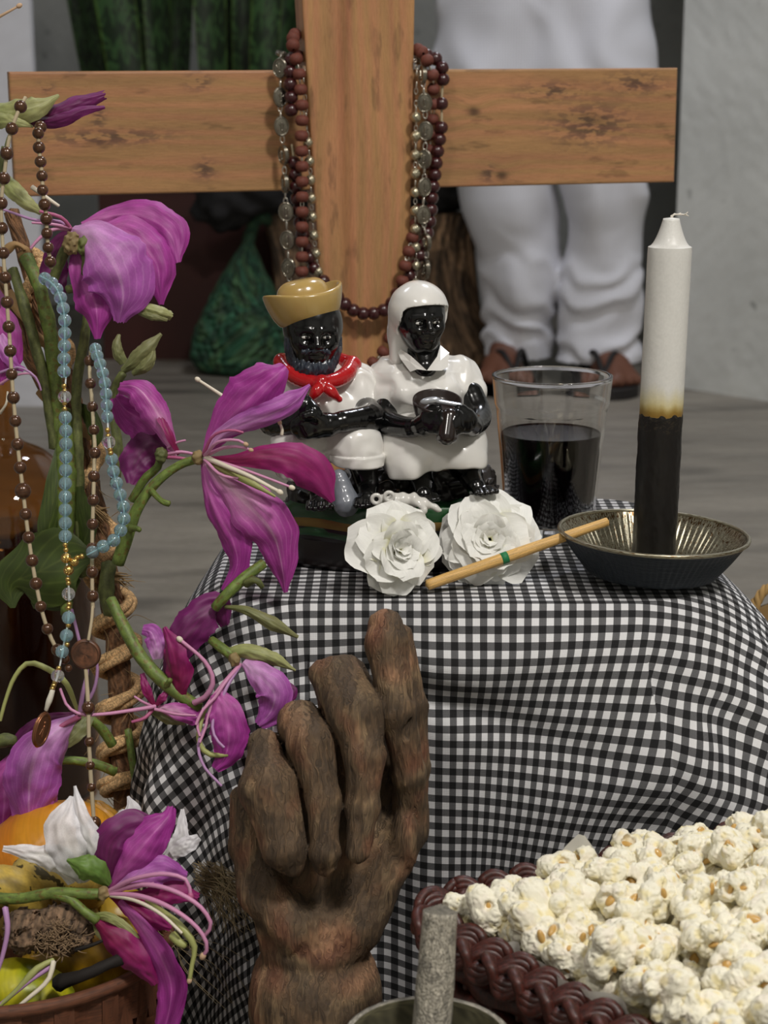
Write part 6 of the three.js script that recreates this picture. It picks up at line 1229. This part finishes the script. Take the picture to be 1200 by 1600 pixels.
flower('folded mauve flower hanging at the left edge over the orange mango', 0.9, [122, 1120], {
  petals: [
    { m: 'deep', p: [[118, 1118, -6], [78, 1128, -8], [46, 1150, -8], [24, 1200, -8]], w: [6, 14, 20, 10] }, { m: 'magenta', p: [[30, 1180, -10], [10, 1220, -10], [6, 1270, -10], [0, 1310, -12]], w: [14, 30, 34, 20] },
    { m: 'mauve', p: [[120, 1120, 2], [92, 1140, 10], [58, 1176, 14], [46, 1226, 12], [46, 1284, 6]], w: [6, 24, 44, 46, 30], cup: 0.4 }, { m: 'mauve', p: [[122, 1122, 2], [98, 1156, 8], [82, 1206, 10], [78, 1272, 4]], w: [6, 20, 20, 14], cup: 0.6, roll: [-30] },
    { m: 'olive', p: [[142, 1112, 0], [124, 1140, 4], [98, 1162, 4], [82, 1162, 2]], w: [8, 14, 12, 3] },
  ],
  stamens: [{ p: [[122, 1112, 4], [102, 1066, 10], [76, 1046, 12], [44, 1036, 12], [24, 1056, 12], [10, 1090, 12], [0, 1126, 12]], m: 'lime', taper: [3, 4.5, 5, 4.5, 3.6, 3, 3], name: 'pistil' }, { p: [[124, 1116, 4], [130, 1080, 8], [136, 1050, 8], [126, 1010, 8], [112, 952, 8]], m: 'lilac', w: 3 }, { p: [[124, 1114, 4], [146, 1080, 8], [152, 1040, 8], [140, 1000, 8]], m: 'lilac', w: 2.6 }, { p: [[124, 1120, 2], [104, 1130, 8], [84, 1142, 8]], m: 'rose', w: 4 }],
  stems: [{ p: [[140, 1122, -2], [160, 1140, -6], [176, 1164, -10]], w: [7, 8, 8] }, { p: [[84, 1190, -6], [110, 1188, -4], [150, 1194, -8], [180, 1206, -12]], w: [6, 7, 8, 8] }, { p: [[-6, 1160, -6], [12, 1156, -4], [24, 1158, -4]], w: [10, 12, 8], m: 'dull' }],
}, 'orchid tree flowers on the left');
flower('white and purple flower with long curved pink stamens at the bottom left', 0.825, [166, 1394], {
  petals: [
    { m: 'white', p: [[118, 1378, -2], [92, 1346, 4], [48, 1334, 8], [4, 1326, 6]], w: [14, 24, 14, 5], cup: 0.3 }, { m: 'white', p: [[136, 1378, 0], [112, 1336, 8], [98, 1290, 10], [112, 1244, 4]], w: [16, 38, 34, 4], cup: 0.3 }, { m: 'white', p: [[158, 1366, 2], [138, 1320, 8], [122, 1270, 8], [116, 1228, 2]], w: [14, 24, 16, 3], cup: 0.5, roll: [-20] },
    { m: 'white', p: [[200, 1320, -12], [194, 1290, -12], [206, 1266, -12], [200, 1244, -14]], w: [14, 22, 16, 2] }, { m: 'white', p: [[262, 1340, -12], [280, 1316, -12], [284, 1290, -14], [285, 1264, -16]], w: [8, 16, 10, 3] }, { m: 'white', p: [[268, 1336, -10], [286, 1324, -10], [300, 1316, -12], [311, 1308, -12]], w: [8, 14, 14, 6] },
    { m: 'deep', p: [[168, 1390, 0], [166, 1350, 8], [172, 1316, 10], [206, 1290, 8], [244, 1286, 4]], w: [4, 18, 30, 28, 10], cup: 0.3 }, { m: 'magenta', p: [[170, 1390, 2], [204, 1344, 10], [238, 1304, 10], [262, 1276, 6], [268, 1260, 2]], w: [4, 20, 36, 28, 8], cup: 0.5 },
    { m: 'mauve', p: [[172, 1392, 2], [210, 1376, 8], [254, 1362, 8], [292, 1370, 2]], w: [3, 14, 26, 8], cup: 0.3 }, { m: 'crimson', p: [[172, 1396, 0], [220, 1404, 2], [270, 1394, 2], [310, 1404, -2]], w: [3, 12, 24, 8], cup: 0.3 }, { m: 'crimson', p: [[172, 1400, -2], [214, 1424, 0], [246, 1442, 0], [268, 1450, -2]], w: [3, 16, 18, 6] },
    { m: 'crimson', p: [[148, 1440, 8], [178, 1468, 14], [214, 1500, 14], [246, 1538, 8]], w: [6, 26, 30, 10], cup: 0.5 }, { m: 'magenta', p: [[186, 1408, 6], [222, 1450, 14], [252, 1496, 14], [268, 1546, 10], [258, 1608, 6]], w: [5, 12, 20, 24, 20], cup: 0.5 }, { m: 'sepal', p: [[148, 1432, 6], [172, 1434, 12], [200, 1452, 12], [222, 1474, 10]], w: [6, 8, 7, 2] }, { m: 'sepal', p: [[146, 1438, 2], [152, 1456, 4], [166, 1476, 4]], w: [3, 5, 2] },
    { m: 'leafy', p: [[170, 1384, 6], [150, 1366, 12], [128, 1356, 14], [104, 1344, 10]], w: [8, 22, 22, 3], cup: 0.6 },
  ],
  stamens: [
    { p: [[168, 1394, 6], [214, 1372, 20], [262, 1366, 26], [292, 1376, 28], [298, 1400, 28]], m: 'pink', w: 3.6, tip: 4.6, tipM: 'rose' }, { p: [[168, 1395, 6], [224, 1382, 20], [276, 1394, 28], [316, 1420, 30], [330, 1446, 30], [320, 1462, 28]], m: 'pink', w: 3.8 }, { p: [[168, 1397, 6], [226, 1402, 22], [276, 1424, 30], [312, 1454, 32], [324, 1480, 32], [317, 1494, 30]], m: 'pink', w: 3.8, tip: 5, tipM: 'anther' },
    { p: [[168, 1398, 6], [214, 1408, 20], [254, 1430, 28], [284, 1458, 30]], m: 'pale', w: 3 }, { p: [[168, 1394, 4], [210, 1386, 14], [240, 1380, 18]], m: 'pink', w: 2.6 },
    { p: [[228, 1406, 14], [262, 1430, 22], [292, 1458, 28], [304, 1480, 28], [300, 1508, 28], [296, 1532, 28]], m: 'lime', taper: [3, 4, 6, 6, 3.6, 3.4], tip: 4, tipM: 'anther', name: 'pistil' }, { p: [[270, 1460, 24], [280, 1472, 26], [290, 1478, 26]], m: 'lime', w: 7 },
  ],
  stems: [{ p: [[-20, 1402, -4], [30, 1404, 0], [84, 1395, 4], [128, 1396, 6], [162, 1397, 6]], w: [9, 9, 9, 8.5, 9] }, { p: [[80, 1396, 4], [108, 1404, 6], [132, 1424, 8], [152, 1438, 8]], w: [8, 7.5, 7, 8] }],
  knobs: [[162, 1396, 8, 9, 'tan']],
}, 'orchid tree flowers on the left');
flower('unopened pale green bud with dark purple tip at the top left', 0.9, [10, 180], {
  petals: [
    { m: 'deep', p: [[44, 190, -2], [84, 178, 4], [124, 160, 4], [164, 147, 0]], w: [7, 20, 17, 8], cup: 0.8, notch: 2 }, { m: 'deep', p: [[46, 192, 0], [96, 186, 8], [130, 172, 8], [164, 167, 2]], w: [6, 12, 10, 3], cup: 0.6 },
    { m: 'sepal', p: [[-20, 176, 2], [20, 174, 10], [56, 166, 12], [92, 148, 6]], w: [18, 24, 20, 3], cup: 0.6 }, { m: 'sepal', p: [[-20, 186, 4], [16, 188, 12], [40, 194, 10], [52, 198, 6]], w: [14, 14, 8, 2], cup: 0.4 },
  ], stamens: [{ p: [[-8, 30, 0], [12, 19, 2], [30, 9, 2]], m: 'anther', w: 2.2, tip: 4 }], stems: [{ p: [[-30, 182, 0], [-16, 182, 0], [0, 180, 0]], w: [8, 9, 8] }],
}, 'orchid tree flowers on the left');
flower('mauve petal tips with fine stamens at the left edge before the bottle neck', 0.93, [-6, 520], {
  petals: [{ m: 'magenta', p: [[-14, 470, 0], [10, 510, 6], [16, 550, 6], [0, 600, 2]], w: [10, 20, 20, 5] }, { m: 'mauve', p: [[-14, 500, 4], [8, 548, 8], [22, 570, 8], [38, 578, 4]], w: [10, 16, 12, 4] }, { m: 'deep', p: [[-16, 440, -2], [-4, 470, 2], [0, 500, 2]], w: [6, 12, 8] }],
  stamens: [{ p: [[0, 582, 4], [30, 574, 8], [56, 590, 8], [64, 610, 6]], m: 'lilac', w: 2 }, { p: [[0, 600, 4], [26, 586, 8], [48, 584, 8], [60, 598, 6]], m: 'pink', w: 2 }, { p: [[0, 646, 4], [10, 630, 8], [12, 612, 6]], m: 'pale', w: 2 }],
}, 'orchid tree flowers on the left');
flower('pale olive bud husks standing open between the two mauve flowers', 0.91, [196, 590], {
  petals: [{ m: 'olive', p: [[190, 580, 0], [206, 566, 4], [228, 544, 6], [252, 521, 2]], w: [6, 14, 13, 3], cup: 0.7 }, { m: 'olive', p: [[194, 568, -2], [184, 552, 0], [182, 536, 0], [186, 522, -2]], w: [8, 10, 8, 3], cup: 0.6 }, { m: 'olive', p: [[206, 584, 2], [222, 574, 6], [234, 560, 6], [240, 540, 2]], w: [5, 10, 9, 3], cup: 0.7 }, { m: 'sepal', p: [[224, 582, 0], [234, 572, 2], [241, 558, 0]], w: [3, 5, 3], cup: 0.5 }],
  stems: [{ p: [[192, 584, 0], [182, 600, -4], [170, 640, -8]], w: [7, 7, 8], m: 'dull' }], stamens: [],
}, 'orchid tree flowers on the left');
flower('single pale olive bud poking out under the broad drooping mauve flower', 0.92, [214, 482], { petals: [{ m: 'sepal', p: [[208, 476, 0], [230, 482, 4], [252, 488, 4], [270, 494, 0]], w: [6, 10, 11, 8], cup: 0.8 }, { m: 'olive', p: [[216, 488, 2], [238, 494, 5], [262, 500, 2]], w: [4, 7, 3], cup: 0.6 }], stems: [{ p: [[212, 480, 0], [196, 474, -4], [180, 470, -8]], w: [5, 5, 5], m: 'dull' }] }, 'orchid tree flowers on the left');
flower('narrow pale green strap-like sepal under the bud at the left edge', 0.92, [2, 280], { petals: [{ m: 'sepal', p: [[0, 276, 0], [22, 298, 4], [44, 318, 4], [66, 332, 0]], w: [12, 15, 12, 6], cup: 0.5 }], stems: [{ p: [[4, 284, 0], [2, 250, -2], [6, 230, -4]], w: [4, 4, 4], m: 'dull' }] }, 'orchid tree flowers on the left');

// ---------------------------------------------------------------- green branches and leaves between them
{
  const D = 0.97, P = ([x, y, z = 0]) => at(x, y, D - z / 1000), o = thing('leafy_branch', 'green branch with leaves tied along the staff behind the beads', 'branch', at(90, 800, D));
  for (const [p, w, m] of [
    [[[40, 400, 0], [62, 450, 4], [78, 520, 4], [86, 600, 0], [92, 700, -4]], [11, 11, 12, 11, 10], green], [[[20, 420], [50, 520, 6], [70, 600, 2], [84, 700, -2]], [8, 9, 8, 7], dullGreen], [[[140, 460], [132, 530, 2], [120, 600, -2], [122, 700, -4], [128, 900, -6]], [7, 8, 8, 9, 9], dullGreen],
    [[[98, 640, -4], [104, 740, -2], [102, 860, -4], [104, 960, -8]], [14, 16, 14, 10], green], [[[176, 640, -4], [184, 700, -4], [180, 760, -8]], [7, 9, 8], dullGreen], [[[170, 880, -6], [166, 920, -2], [172, 960, -6]], [12, 13, 10], dullGreen], [[[6, 252, 4], [12, 220, 4], [20, 200, 4]], [3, 3, 3], dullGreen], [[[200, 1140, -14], [212, 1220, -12], [224, 1290, -12]], [6, 6, 5], green],
  ]) part('stem', tube(p.map(P), w.map((x) => R(x, D)), { sides: 10, rough: 0.14, seed: w[0] }), m, o);
  const leafM = phys({ roughness: 0.5, transmission: 0.12, thickness: 0, map: tex(128, 128, (u, v) => { const s = Math.abs(u - 0.5) * 2, ve = Math.pow(Math.abs(Math.sin((s * 3 + v * 5) * Math.PI)), 18) * 0.4 + Math.pow(clamp(1 - s * 14), 2) * 0.5, l = 1 + 0.12 * noise(u * 6, v * 6, 2); return [mix(62, 104, ve) * l, mix(78, 116, ve) * l, mix(28, 56, ve) * l]; }) });
  for (const [p, w, roll] of [[[[146, 868, 2], [104, 872, 4], [60, 894, 2], [18, 914, -2], [20, 950, -4]], [8, 52, 62, 40, 4], 6], [[[120, 900, -4], [84, 930, -6], [50, 946, -8]], [10, 30, 6], 0], [[[92, 700, 0], [86, 760, 2], [76, 830, 0], [70, 876, -2]], [6, 16, 20, 8], 20], [[[124, 760, 2], [134, 820, 0], [128, 880, -2]], [6, 20, 8], -20], [[[146, 700, -8], [150, 680, -4], [140, 650, -6], [120, 630, -8]], [4, 14, 14, 4], 20]]) {
    const c = curve(p.map(P));
    part('leaf', sheet(12, 24, (u, v) => { const q = c.getPointAt(v), t = c.getTangentAt(v), sd = t.clone().cross(DIR.f).normalize(), nr = sd.clone().cross(t).normalize(), s = (u - 0.5) * 2, a = roll * Math.PI / 180, wd = R(lerpList(w, v), D); return q.addScaledVector(sd, s * wd * Math.cos(a)).addScaledVector(nr, s * wd * Math.sin(a) + 0.12 * wd * s * s + 0.06 * wd * Math.sin(v * 8 + s * 3)); }), leafM, o);
  }
}

// ---------------------------------------------------------------- beads hung over the branches
{
  const D = 0.865, P = ([x, y, z = 0]) => at(x, y, D - z / 1000), r = (v) => R(v, D);
  const bw = { geo: G.bead, mat: MB.wood, cord: MB.rawCord, cordRad: r(3.2) };
  { // long brown rosary
    const o = thing('rosary', 'long rosary of brown wooden beads on pale cord hanging down the left side', 'rosary', P([40, 152]), 'rosaries on the flowering branches');
    string(o, [[40, 152, 2], [26, 180, 6], [14, 218, 6], [8, 262, 4], [2, 318, 2], [4, 380, 0], [10, 460, 0], [15, 530, 0]].map(P), { ...bw, gap: r(36), rad: r(10), seed: 1, jitter: 0.1 });
    string(o, [[15, 530, 0], [20, 610, 0], [28, 700, 0], [36, 768, 0], [42, 820, 0], [47, 856, 0], [54, 900, 0], [68, 964, 0], [84, 1006, -2], [100, 1030, -2]].map(P), { ...bw, gap: r(35.6), rad: r(9.6), seed: 2, jitter: 0.12, alter: (i) => (i === 6 ? { rad: r(13) } : null) });
    string(o, [[66, 196, -22], [60, 205, -14], [61, 232, -14], [64, 258, -14], [66, 278, -14], [67, 302, -14], [72, 336, -16], [74, 374, -18], [80, 420, -22]].map(P), { ...bw, gap: r(22.5), rad: r(9.5), seed: 3, jitter: 0.15 });
    string(o, [[142, 548, -14], [140, 578, -10], [144, 630, -8], [146, 664, -6], [148, 700, -4], [147, 735, -2], [146, 770, 0], [145, 806, 0], [144, 842, 0], [144, 880, 0], [144, 916, 0], [145, 950, 0]].map(P), { ...bw, gap: r(35.5), rad: r(9.2), seed: 4, jitter: 0.12 });
    const disc = lathe([[0.0001, -0.0022], [r(21), -0.0022], [r(23.5), -0.0012], [r(24), 0], [r(23.5), 0.0012], [r(21), 0.0022], [r(19.5), 0.0016], [r(18.5), 0.002], [0.0001, 0.0021]], 40); disc.rotateX(Math.PI / 2); disc.rotateX(-0.15);
    const dp = P([134, 1022, 0]); disc.translate(dp.x, dp.y, dp.z);
    part('medal', disc, std({ map: tex(128, 128, (u, v) => { const l = 1 + 0.3 * noise(u * 4, v * 4, 2) + 0.15 * noise(u * 9, v * 30, 3); return [92 * l, 60 * l, 42 * l]; }), roughness: 0.4 }), o, 'round wooden medal');
    part('cord', tube([[145, 945, 0], [143, 970, 2], [138, 1000, 4]].map(P), r(2.6), { sides: 6 }), MB.rawCord, o);
    const tail = [[134, 1044, 0], [136, 1070, 0], [138, 1106, 2], [139, 1160, 2], [141, 1196, 2], [143, 1230, 2], [147, 1288, 2]].map(P);
    part('cord', tube(tail, r(3.4), { sides: 7, rough: 0.12 }), MB.rawCord, o);
    for (const [x, y, s] of [[138, 1106, 10.5], [140, 1159, 8], [141, 1196, 7.2], [143, 1230, 7.2], [147, 1286, 11], [101, 1030, 8], [107, 1044, 6]]) place('bead', G.bead, MB.wood, o, P([x, y, 2]), turnBy(x * 7, y * 3, 0), V(r(s), r(s), r(s)));
  }
  { // blue crystal rosary
    const o = thing('rosary', 'pale blue glass bead rosary with gold spacers and an oval medal', 'rosary', P([100, 520]), 'rosaries on the flowering branches');
    const rb = r(10.4), bl = { geo: G.bead, mat: MB.blue, rad: rb, cord: std({ color: 0xdfe6e6, roughness: 0.7 }), cordRad: r(0.8) };
    string(o, [[64, 432, -10], [78, 440, -6], [90, 454, 0], [97, 474, 4], [101, 500, 6], [101, 530, 6], [100, 560, 6], [100, 590, 6]].map(P), { ...bl, gap: r(18.6), seed: 5 });
    string(o, [[102, 642, 6], [103, 700, 6], [102, 760, 6], [102, 848, 6]].map(P), { ...bl, gap: r(19.4), seed: 6 });
    string(o, [[148, 540, -14], [152, 556, -8], [158, 574, -4], [164, 600, 0], [167, 640, 2], [168, 660, 2]].map(P), { ...bl, gap: r(17.5), seed: 7, rad: rb * 0.96 });
    string(o, [[173, 708, 4], [178, 740, 4], [188, 774, 4], [194, 800, 4], [191, 822, 4], [180, 842, 4], [164, 852, 4], [150, 860, 4], [136, 867, 4]].map(P), { ...bl, gap: r(17.8), seed: 8 });
    const gold = (x, y, s = 4.2) => place('gold_bead', G.bead, MB.gold, o, P([x, y, 6]), turnBy(0, x, y), V(r(s), r(s), r(s)));
    const clear = (x, y) => place('clear_bead', G.bead, MB.clear, o, P([x, y, 6]), turnBy(x, y, 0), V(rb, rb, rb));
    for (const [x, y] of [[100, 603], [101, 611], [101, 630], [101, 639], [168, 672], [169, 681], [172, 702], [173, 708], [102, 851], [103, 859], [128, 869], [121, 871], [106, 905], [107, 911], [108, 944], [107, 950], [107, 977], [105, 1007], [92, 1044], [86, 1066], [84, 1071], [82, 1076]]) gold(x, y);
    clear(101, 620); clear(170, 691); clear(107, 928); clear(90, 1056);
    for (const [x, y] of [[107, 965], [104, 993], [97, 1018]]) place('bead', G.bead, MB.blue, o, P([x, y, 6]), turnBy(x, y, 0), V(rb, rb, rb));
    for (const [x, y, s] of [[103, 872, 8], [116, 878, 7], [107, 891, 8]]) place('filigree_bead', G.lace, MB.gold, o, P([x, y, 6]), turnBy(x, y, 0), V(r(s), r(s), r(s)));
    part('cord', tube([[103, 590, 6], [101, 620, 6], [102, 645, 6]].map(P), r(1.4), { sides: 5 }), bl.cord, o); part('cord', tube([[168, 655, 2], [170, 690, 5], [173, 710, 4]].map(P), r(1.4), { sides: 5 }), bl.cord, o);
    part('cord', tube([[102, 846, 6], [104, 875, 6], [107, 910, 6], [107, 965, 6], [98, 1016, 6], [90, 1056, 6], [82, 1080, 6]].map(P), r(1.5), { sides: 5 }), bl.cord, o);
    part('cord', tube([[82, 1078, 6], [77, 1094, 7], [72, 1110, 6]].map(P), [r(4), r(5), r(3)], { sides: 8, rough: 0.15 }), std({ color: 0xd8d2c2, roughness: 0.9 }), o);
    place('medal', G.medal, std({ color: 0x9a6a4c, metalness: 0.8, roughness: 0.3 }), o, P([65, 1140, 6]), aim(at(72, 1110, D).sub(at(58, 1170, D)), 68), V(r(28), r(29), r(18)));
  }
}

// ---------------------------------------------------------------- fruit basket, bottom left
{
  const D = 0.86, rimP = at(-20, 1446, D), y0 = rimP.y - 0.004, c = V(rimP.x, 0, rimP.z), RX = R(282, D), o = thing('fruit_basket', 'woven brown strip basket of fruit at the lower left corner', 'basket', c.clone());
  const strip = std({ roughness: 0.7, map: tex(64, 128, (u, v) => { const l = 1 + 0.2 * noise(u * 26, v * 3, 2) + 0.1 * noise(u * 5, v * 8, 6); return [96 * l, 58 * l, 38 * l]; }) });
  const rz = RX * 0.82, n = 44, rows = 7, rad = (y) => 0.84 + 0.16 * (y / y0);
  const pt = (a, y, off = 0) => V(c.x + Math.cos(a) * (RX * rad(y) + off), y, c.z + Math.sin(a) * (rz * rad(y) + off));
  for (let i = 0; i < n; i++) { const a0 = i / n * Math.PI * 2, w = 0.8 / n * Math.PI; part('upright_strip', sheet(2, 28, (u, v) => { const y = 0.002 + (y0 - 0.004) * v, k = v * rows * Math.PI; return pt(a0 + (u - 0.5) * 2 * w, y, 0.0014 * Math.sin(k) * (i % 2 ? 1 : -1)); }), strip, o); }
  for (let k = 0; k < rows; k++) { const ya = (k + 0.08) / rows * y0, yb = (k + 0.92) / rows * y0; part('level_strip', sheet(176, 2, (u, v) => { const a = u * Math.PI * 2; return pt(a, mix(ya, yb, v), 0.0014 * Math.cos(a * n / 2 * 1.0 + (k % 2 ? 0 : Math.PI)) * 1); }, (u, v) => [v, u * 12]), strip, o); }
  part('rim', tube(Array.from({ length: 65 }, (_, i) => pt(i / 64 * Math.PI * 2, y0 - 0.004)), 0.0032, { sides: 8, seg: 160 }), strip, o);
  part('bottom', sheet(48, 4, (u, v) => { const q = pt(u * Math.PI * 2, 0.004); return V(mix(c.x, q.x, v), 0.004, mix(c.z, q.z, v)); }), strip, o);
  const fruit = (name, label, cat, px, py, d, rx, ry, rz2, rot, mat, bumpy = 0.0006, group) => { const p = at(px, py, d), f = egg(p, R(rx, d), R(ry, d), R(rz2, d), turnBy(...rot)), [lo, hi] = boxOf(R(Math.max(rx, ry, rz2) * 1.2, d), p); const t = thing(name, label, cat, p.clone(), group); part('flesh', mesh((x, y, z) => f(x, y, z) + bumpy * noise(x * 40, y * 40, z * 40) + bumpy * 0.3 * noise(x * 160, y * 160, z * 160), lo, hi, 0.0026, { uv: (x, y, z) => [(x - p.x) * 10 + 0.5, (y - p.y) * 10 + (z - p.z) * 4] }), mat, t); return t; };
  const skin = (a, b, spotty, seed) => phys({ roughness: 0.42, clearcoat: 0.2, clearcoatRoughness: 0.35, map: tex(256, 256, (u, v) => { const t = step(-0.3, 0.5, ring(u, v, 5, 5, seed)), s = 1 - 0.6 * step(spotty, spotty + 0.2, ring(u, v, 8, 8, seed + 4) + 0.3 * ring(u, v, 40, 44, seed)), l = (1 + 0.05 * ring(u, v, 40, 40, seed)) * s; return [0, 1, 2].map((i) => mix(a[i], b[i], t) * l); }) });
  fruit('mango', 'large smooth orange mango behind the white petals', 'mango', 72, 1338, 0.9, 118, 80, 84, [0, 0, 24], skin([206, 140, 30], [196, 118, 22], 9, 1));
  const wrinkled = at(142, 1294, 0.93), wf = egg(wrinkled, R(48, 0.93), R(42, 0.93), R(44, 0.93)), [wl, wh] = boxOf(R(62, 0.93), wrinkled);
  const wt = thing('passion_fruit', 'small wrinkled golden fruit under the lowest brown bead', 'fruit', wrinkled.clone()); part('flesh', mesh((x, y, z) => { const a = Math.atan2(x - wrinkled.x, z - wrinkled.z); return wf(x, y, z) + 0.0007 * Math.sin(a * 9 + 3 * noise(x * 60, y * 60, z * 60)) + 0.0005 * noise(x * 150, y * 150, z * 150); }, wl, wh, 0.0014), skin([208, 154, 62], [196, 138, 48], 9, 3), wt);
  // bananas: curved, ridged, with a dark tip
  const banana = (label, list, w, d, seed, spot) => { const pts = list.map(([x, y, z]) => at(x, y, d - z / 1000)), t = thing('banana', label, 'banana', pts[0].clone(), 'bananas in the fruit basket'); const g = tube(pts, [w * 0.5, w * 0.95, w, w, w * 0.8, w * 0.4].map((x) => R(x, d)), { sides: 10, rough: 0.03, seed }); part('peel', g, skin([196, 166, 74], [182, 158, 84], spot, seed), t); const e = pts[pts.length - 1], b = pts[pts.length - 2], dr = e.clone().sub(b).normalize(); part('tip', tube([e.clone().addScaledVector(dr, -0.002), e.clone().addScaledVector(dr, 0.005), e.clone().addScaledVector(dr, 0.009)], [R(w * 0.4, d), R(w * 0.28, d), R(w * 0.2, d)], { sides: 8, seg: 6 }), std({ color: 0x2a1d14, roughness: 0.8 }), t, 'dark dry tip'); return t; };
  banana('speckled banana lying below the orange mango', [[150, 1404, -10], [120, 1378, 6], [84, 1362, 14], [48, 1362, 14], [22, 1376, 8]], 36, 0.87, 4, 0.32);
  banana('dull yellow banana at the left edge behind the green stem', [[60, 1436, -6], [40, 1400, 8], [14, 1386, 12], [-14, 1380, 10], [-40, 1390, 6]], 34, 0.855, 6, 0.5);
  banana('yellow banana lying under the dry brown husk', [[10, 1450, -10], [50, 1440, -4], [100, 1432, -2], [150, 1436, -8]], 40, 0.875, 8, 0.6);
  fruit('mango', 'dark golden mango low in the basket beneath the black stalk', 'mango', 130, 1496, 0.87, 104, 62, 64, [0, 0, 16], skin([186, 148, 26], [160, 120, 18], 9, 9));
  fruit('mango', 'yellow green mango in front at the basket rim', 'mango', 42, 1552, 0.835, 78, 50, 56, [0, 0, -16], skin([182, 176, 30], [148, 156, 30], 9, 11));
  fruit('mango', 'yellow mango filling the back of the basket', 'mango', 176, 1440, 0.9, 70, 60, 60, [0, 0, -20], skin([186, 152, 34], [170, 140, 40], 9, 13));
  { // dry husk
    const p = at(72, 1452, 0.825), t = thing('dry_husk', 'crumpled dry brown fibrous husk on top of the fruit', 'husk', p.clone()), f = union(0.006, egg(p.clone().add(V(0.008, 0.0, 0)), R(50, 0.825), R(40, 0.825), 0.013, turnBy(0, 0, -10)), egg(p.clone().add(V(-0.010, -0.001, 0)), R(34, 0.825), R(36, 0.825), 0.012)), [lo, hi] = boxOf(0.026, p);
    const husk = std({ roughness: 0.95, map: tex(128, 128, (u, v) => { const l = 1 + 0.4 * noise(u * 20, v * 8, 2) + 0.25 * noise(u * 50, v * 30, 4); return [104 * l, 84 * l, 66 * l]; }) });
    part('shell', mesh((x, y, z) => f(x, y, z) + 0.003 * Math.abs(noise(x * 90, y * 130, z * 90)) + 0.0012 * noise(x * 260 + 5 * noise(x * 60, y * 60, z), y * 340, z * 260), lo, hi, 0.0011, { uv: (x, y) => [(x - p.x) * 14, (y - p.y) * 14] }), husk, t);
    const r = rng(44), hair = []; for (let i = 0; i < 160; i++) { const a = r() * 6.28, q = p.clone().add(V(0.008 + Math.cos(a) * 0.012 * r(), Math.sin(a) * 0.010 * r(), 0.011)), e = q.clone().add(V((r() - 0.5) * 0.012, (r() - 0.5) * 0.012, 0.002 * r())); hair.push(tube([q, q.clone().lerp(e, 0.5).add(V(0, 0, 0.0015)), e], [0.0003, 0.00025, 0.00015], { sides: 4, seg: 5 })); }
    part('fibre', merge(hair), std({ color: 0x8b7358, roughness: 0.95 }), t).userData.kind = 'stuff';
  }
  { const P = (x, y, z = 0) => at(x, y, 0.815 - z / 1000), g = tube([P(92, 1536, 0), P(112, 1530, 4), P(140, 1520, 6), P(176, 1504, 4), P(192, 1498, 0)], [0.0044, 0.003, 0.0026, 0.0026, 0.003].map((x) => x), { sides: 9, rough: 0.2, seed: 3 }); const t = thing('dry_stalk', 'short black dried stalk lying across the golden mango', 'stalk', P(92, 1536)); part('stalk', g, std({ color: 0x1a1410, roughness: 0.8 }), t); part('twig', tube([P(118, 1484, 0), P(140, 1478, 2), P(160, 1470, 2)], [0.0012, 0.0009, 0.0007], { sides: 6 }), std({ color: 0x1a1410, roughness: 0.8 }), t); }
  flower('lone pale and pink stamens of a fallen flower lying over the fruit', 0.81, [84, 1502], {
    petals: [{ m: 'mauve', p: [[20, 1600, 0], [34, 1590, 4], [46, 1580, 2]], w: [10, 10, 4] }],
    stamens: [{ p: [[84, 1502, 4], [76, 1530, 6], [44, 1560, 8], [20, 1580, 8]], m: 'pale', w: 3.6, tip: 5, tipM: 'pale', name: 'pistil' }, { p: [[84, 1500, 2], [60, 1512, 4], [30, 1544, 4], [-10, 1580, 4]], m: 'lime', taper: [4, 6, 4, 3] }, { p: [[80, 1510, 2], [50, 1530, 4], [10, 1562, 4], [-14, 1580, 4]], m: 'lilac', w: 3.4 }, { p: [[8, 1418, 4], [12, 1450, 6], [6, 1486, 6], [-4, 1520, 6]], m: 'lilac', w: 4 }],
  }, 'orchid tree flowers on the left');
  { // dry grass at the foot of the cloth
    const r = rng(61), g = []; for (let i = 0; i < 150; i++) { const p = at(300 + 50 * r(), 1345 + 40 * r(), 0.88 - 0.02 * r()), q = at(330 + 80 * r(), 1400 + 90 * r() * r(), 0.875 - 0.02 * r()), mID = p.clone().lerp(q, 0.5).add(V((r() - 0.4) * 0.012, 0.006 * r(), 0.004 * r())); g.push(tube([p, mID, q], [0.00022, 0.0002, 0.00012], { sides: 4, seg: 8 })); }
    for (let i = 0; i < 14; i++) { const p = at(230 + 90 * r(), 1420 + 60 * r(), 0.87), q = at(260 + 130 * r(), 1480 + 110 * r(), 0.865); g.push(tube([p, p.clone().lerp(q, 0.5).add(V((r() - 0.5) * 0.02, 0.006, 0.004)), q], [0.0002, 0.00018, 0.0001], { sides: 4, seg: 10 })); }
    const m = single('dry_fibre', merge(g), std({ color: 0x8a7a5c, roughness: 0.95 }), 'loose tangle of pale dry fibres hanging against the checked cloth', 'fibre', at(330, 1380, 0.88)); m.userData.kind = 'stuff';
  }
}

scene.traverse((o) => { if (o.isRectAreaLight) return; });
renderer.render(scene, camera);
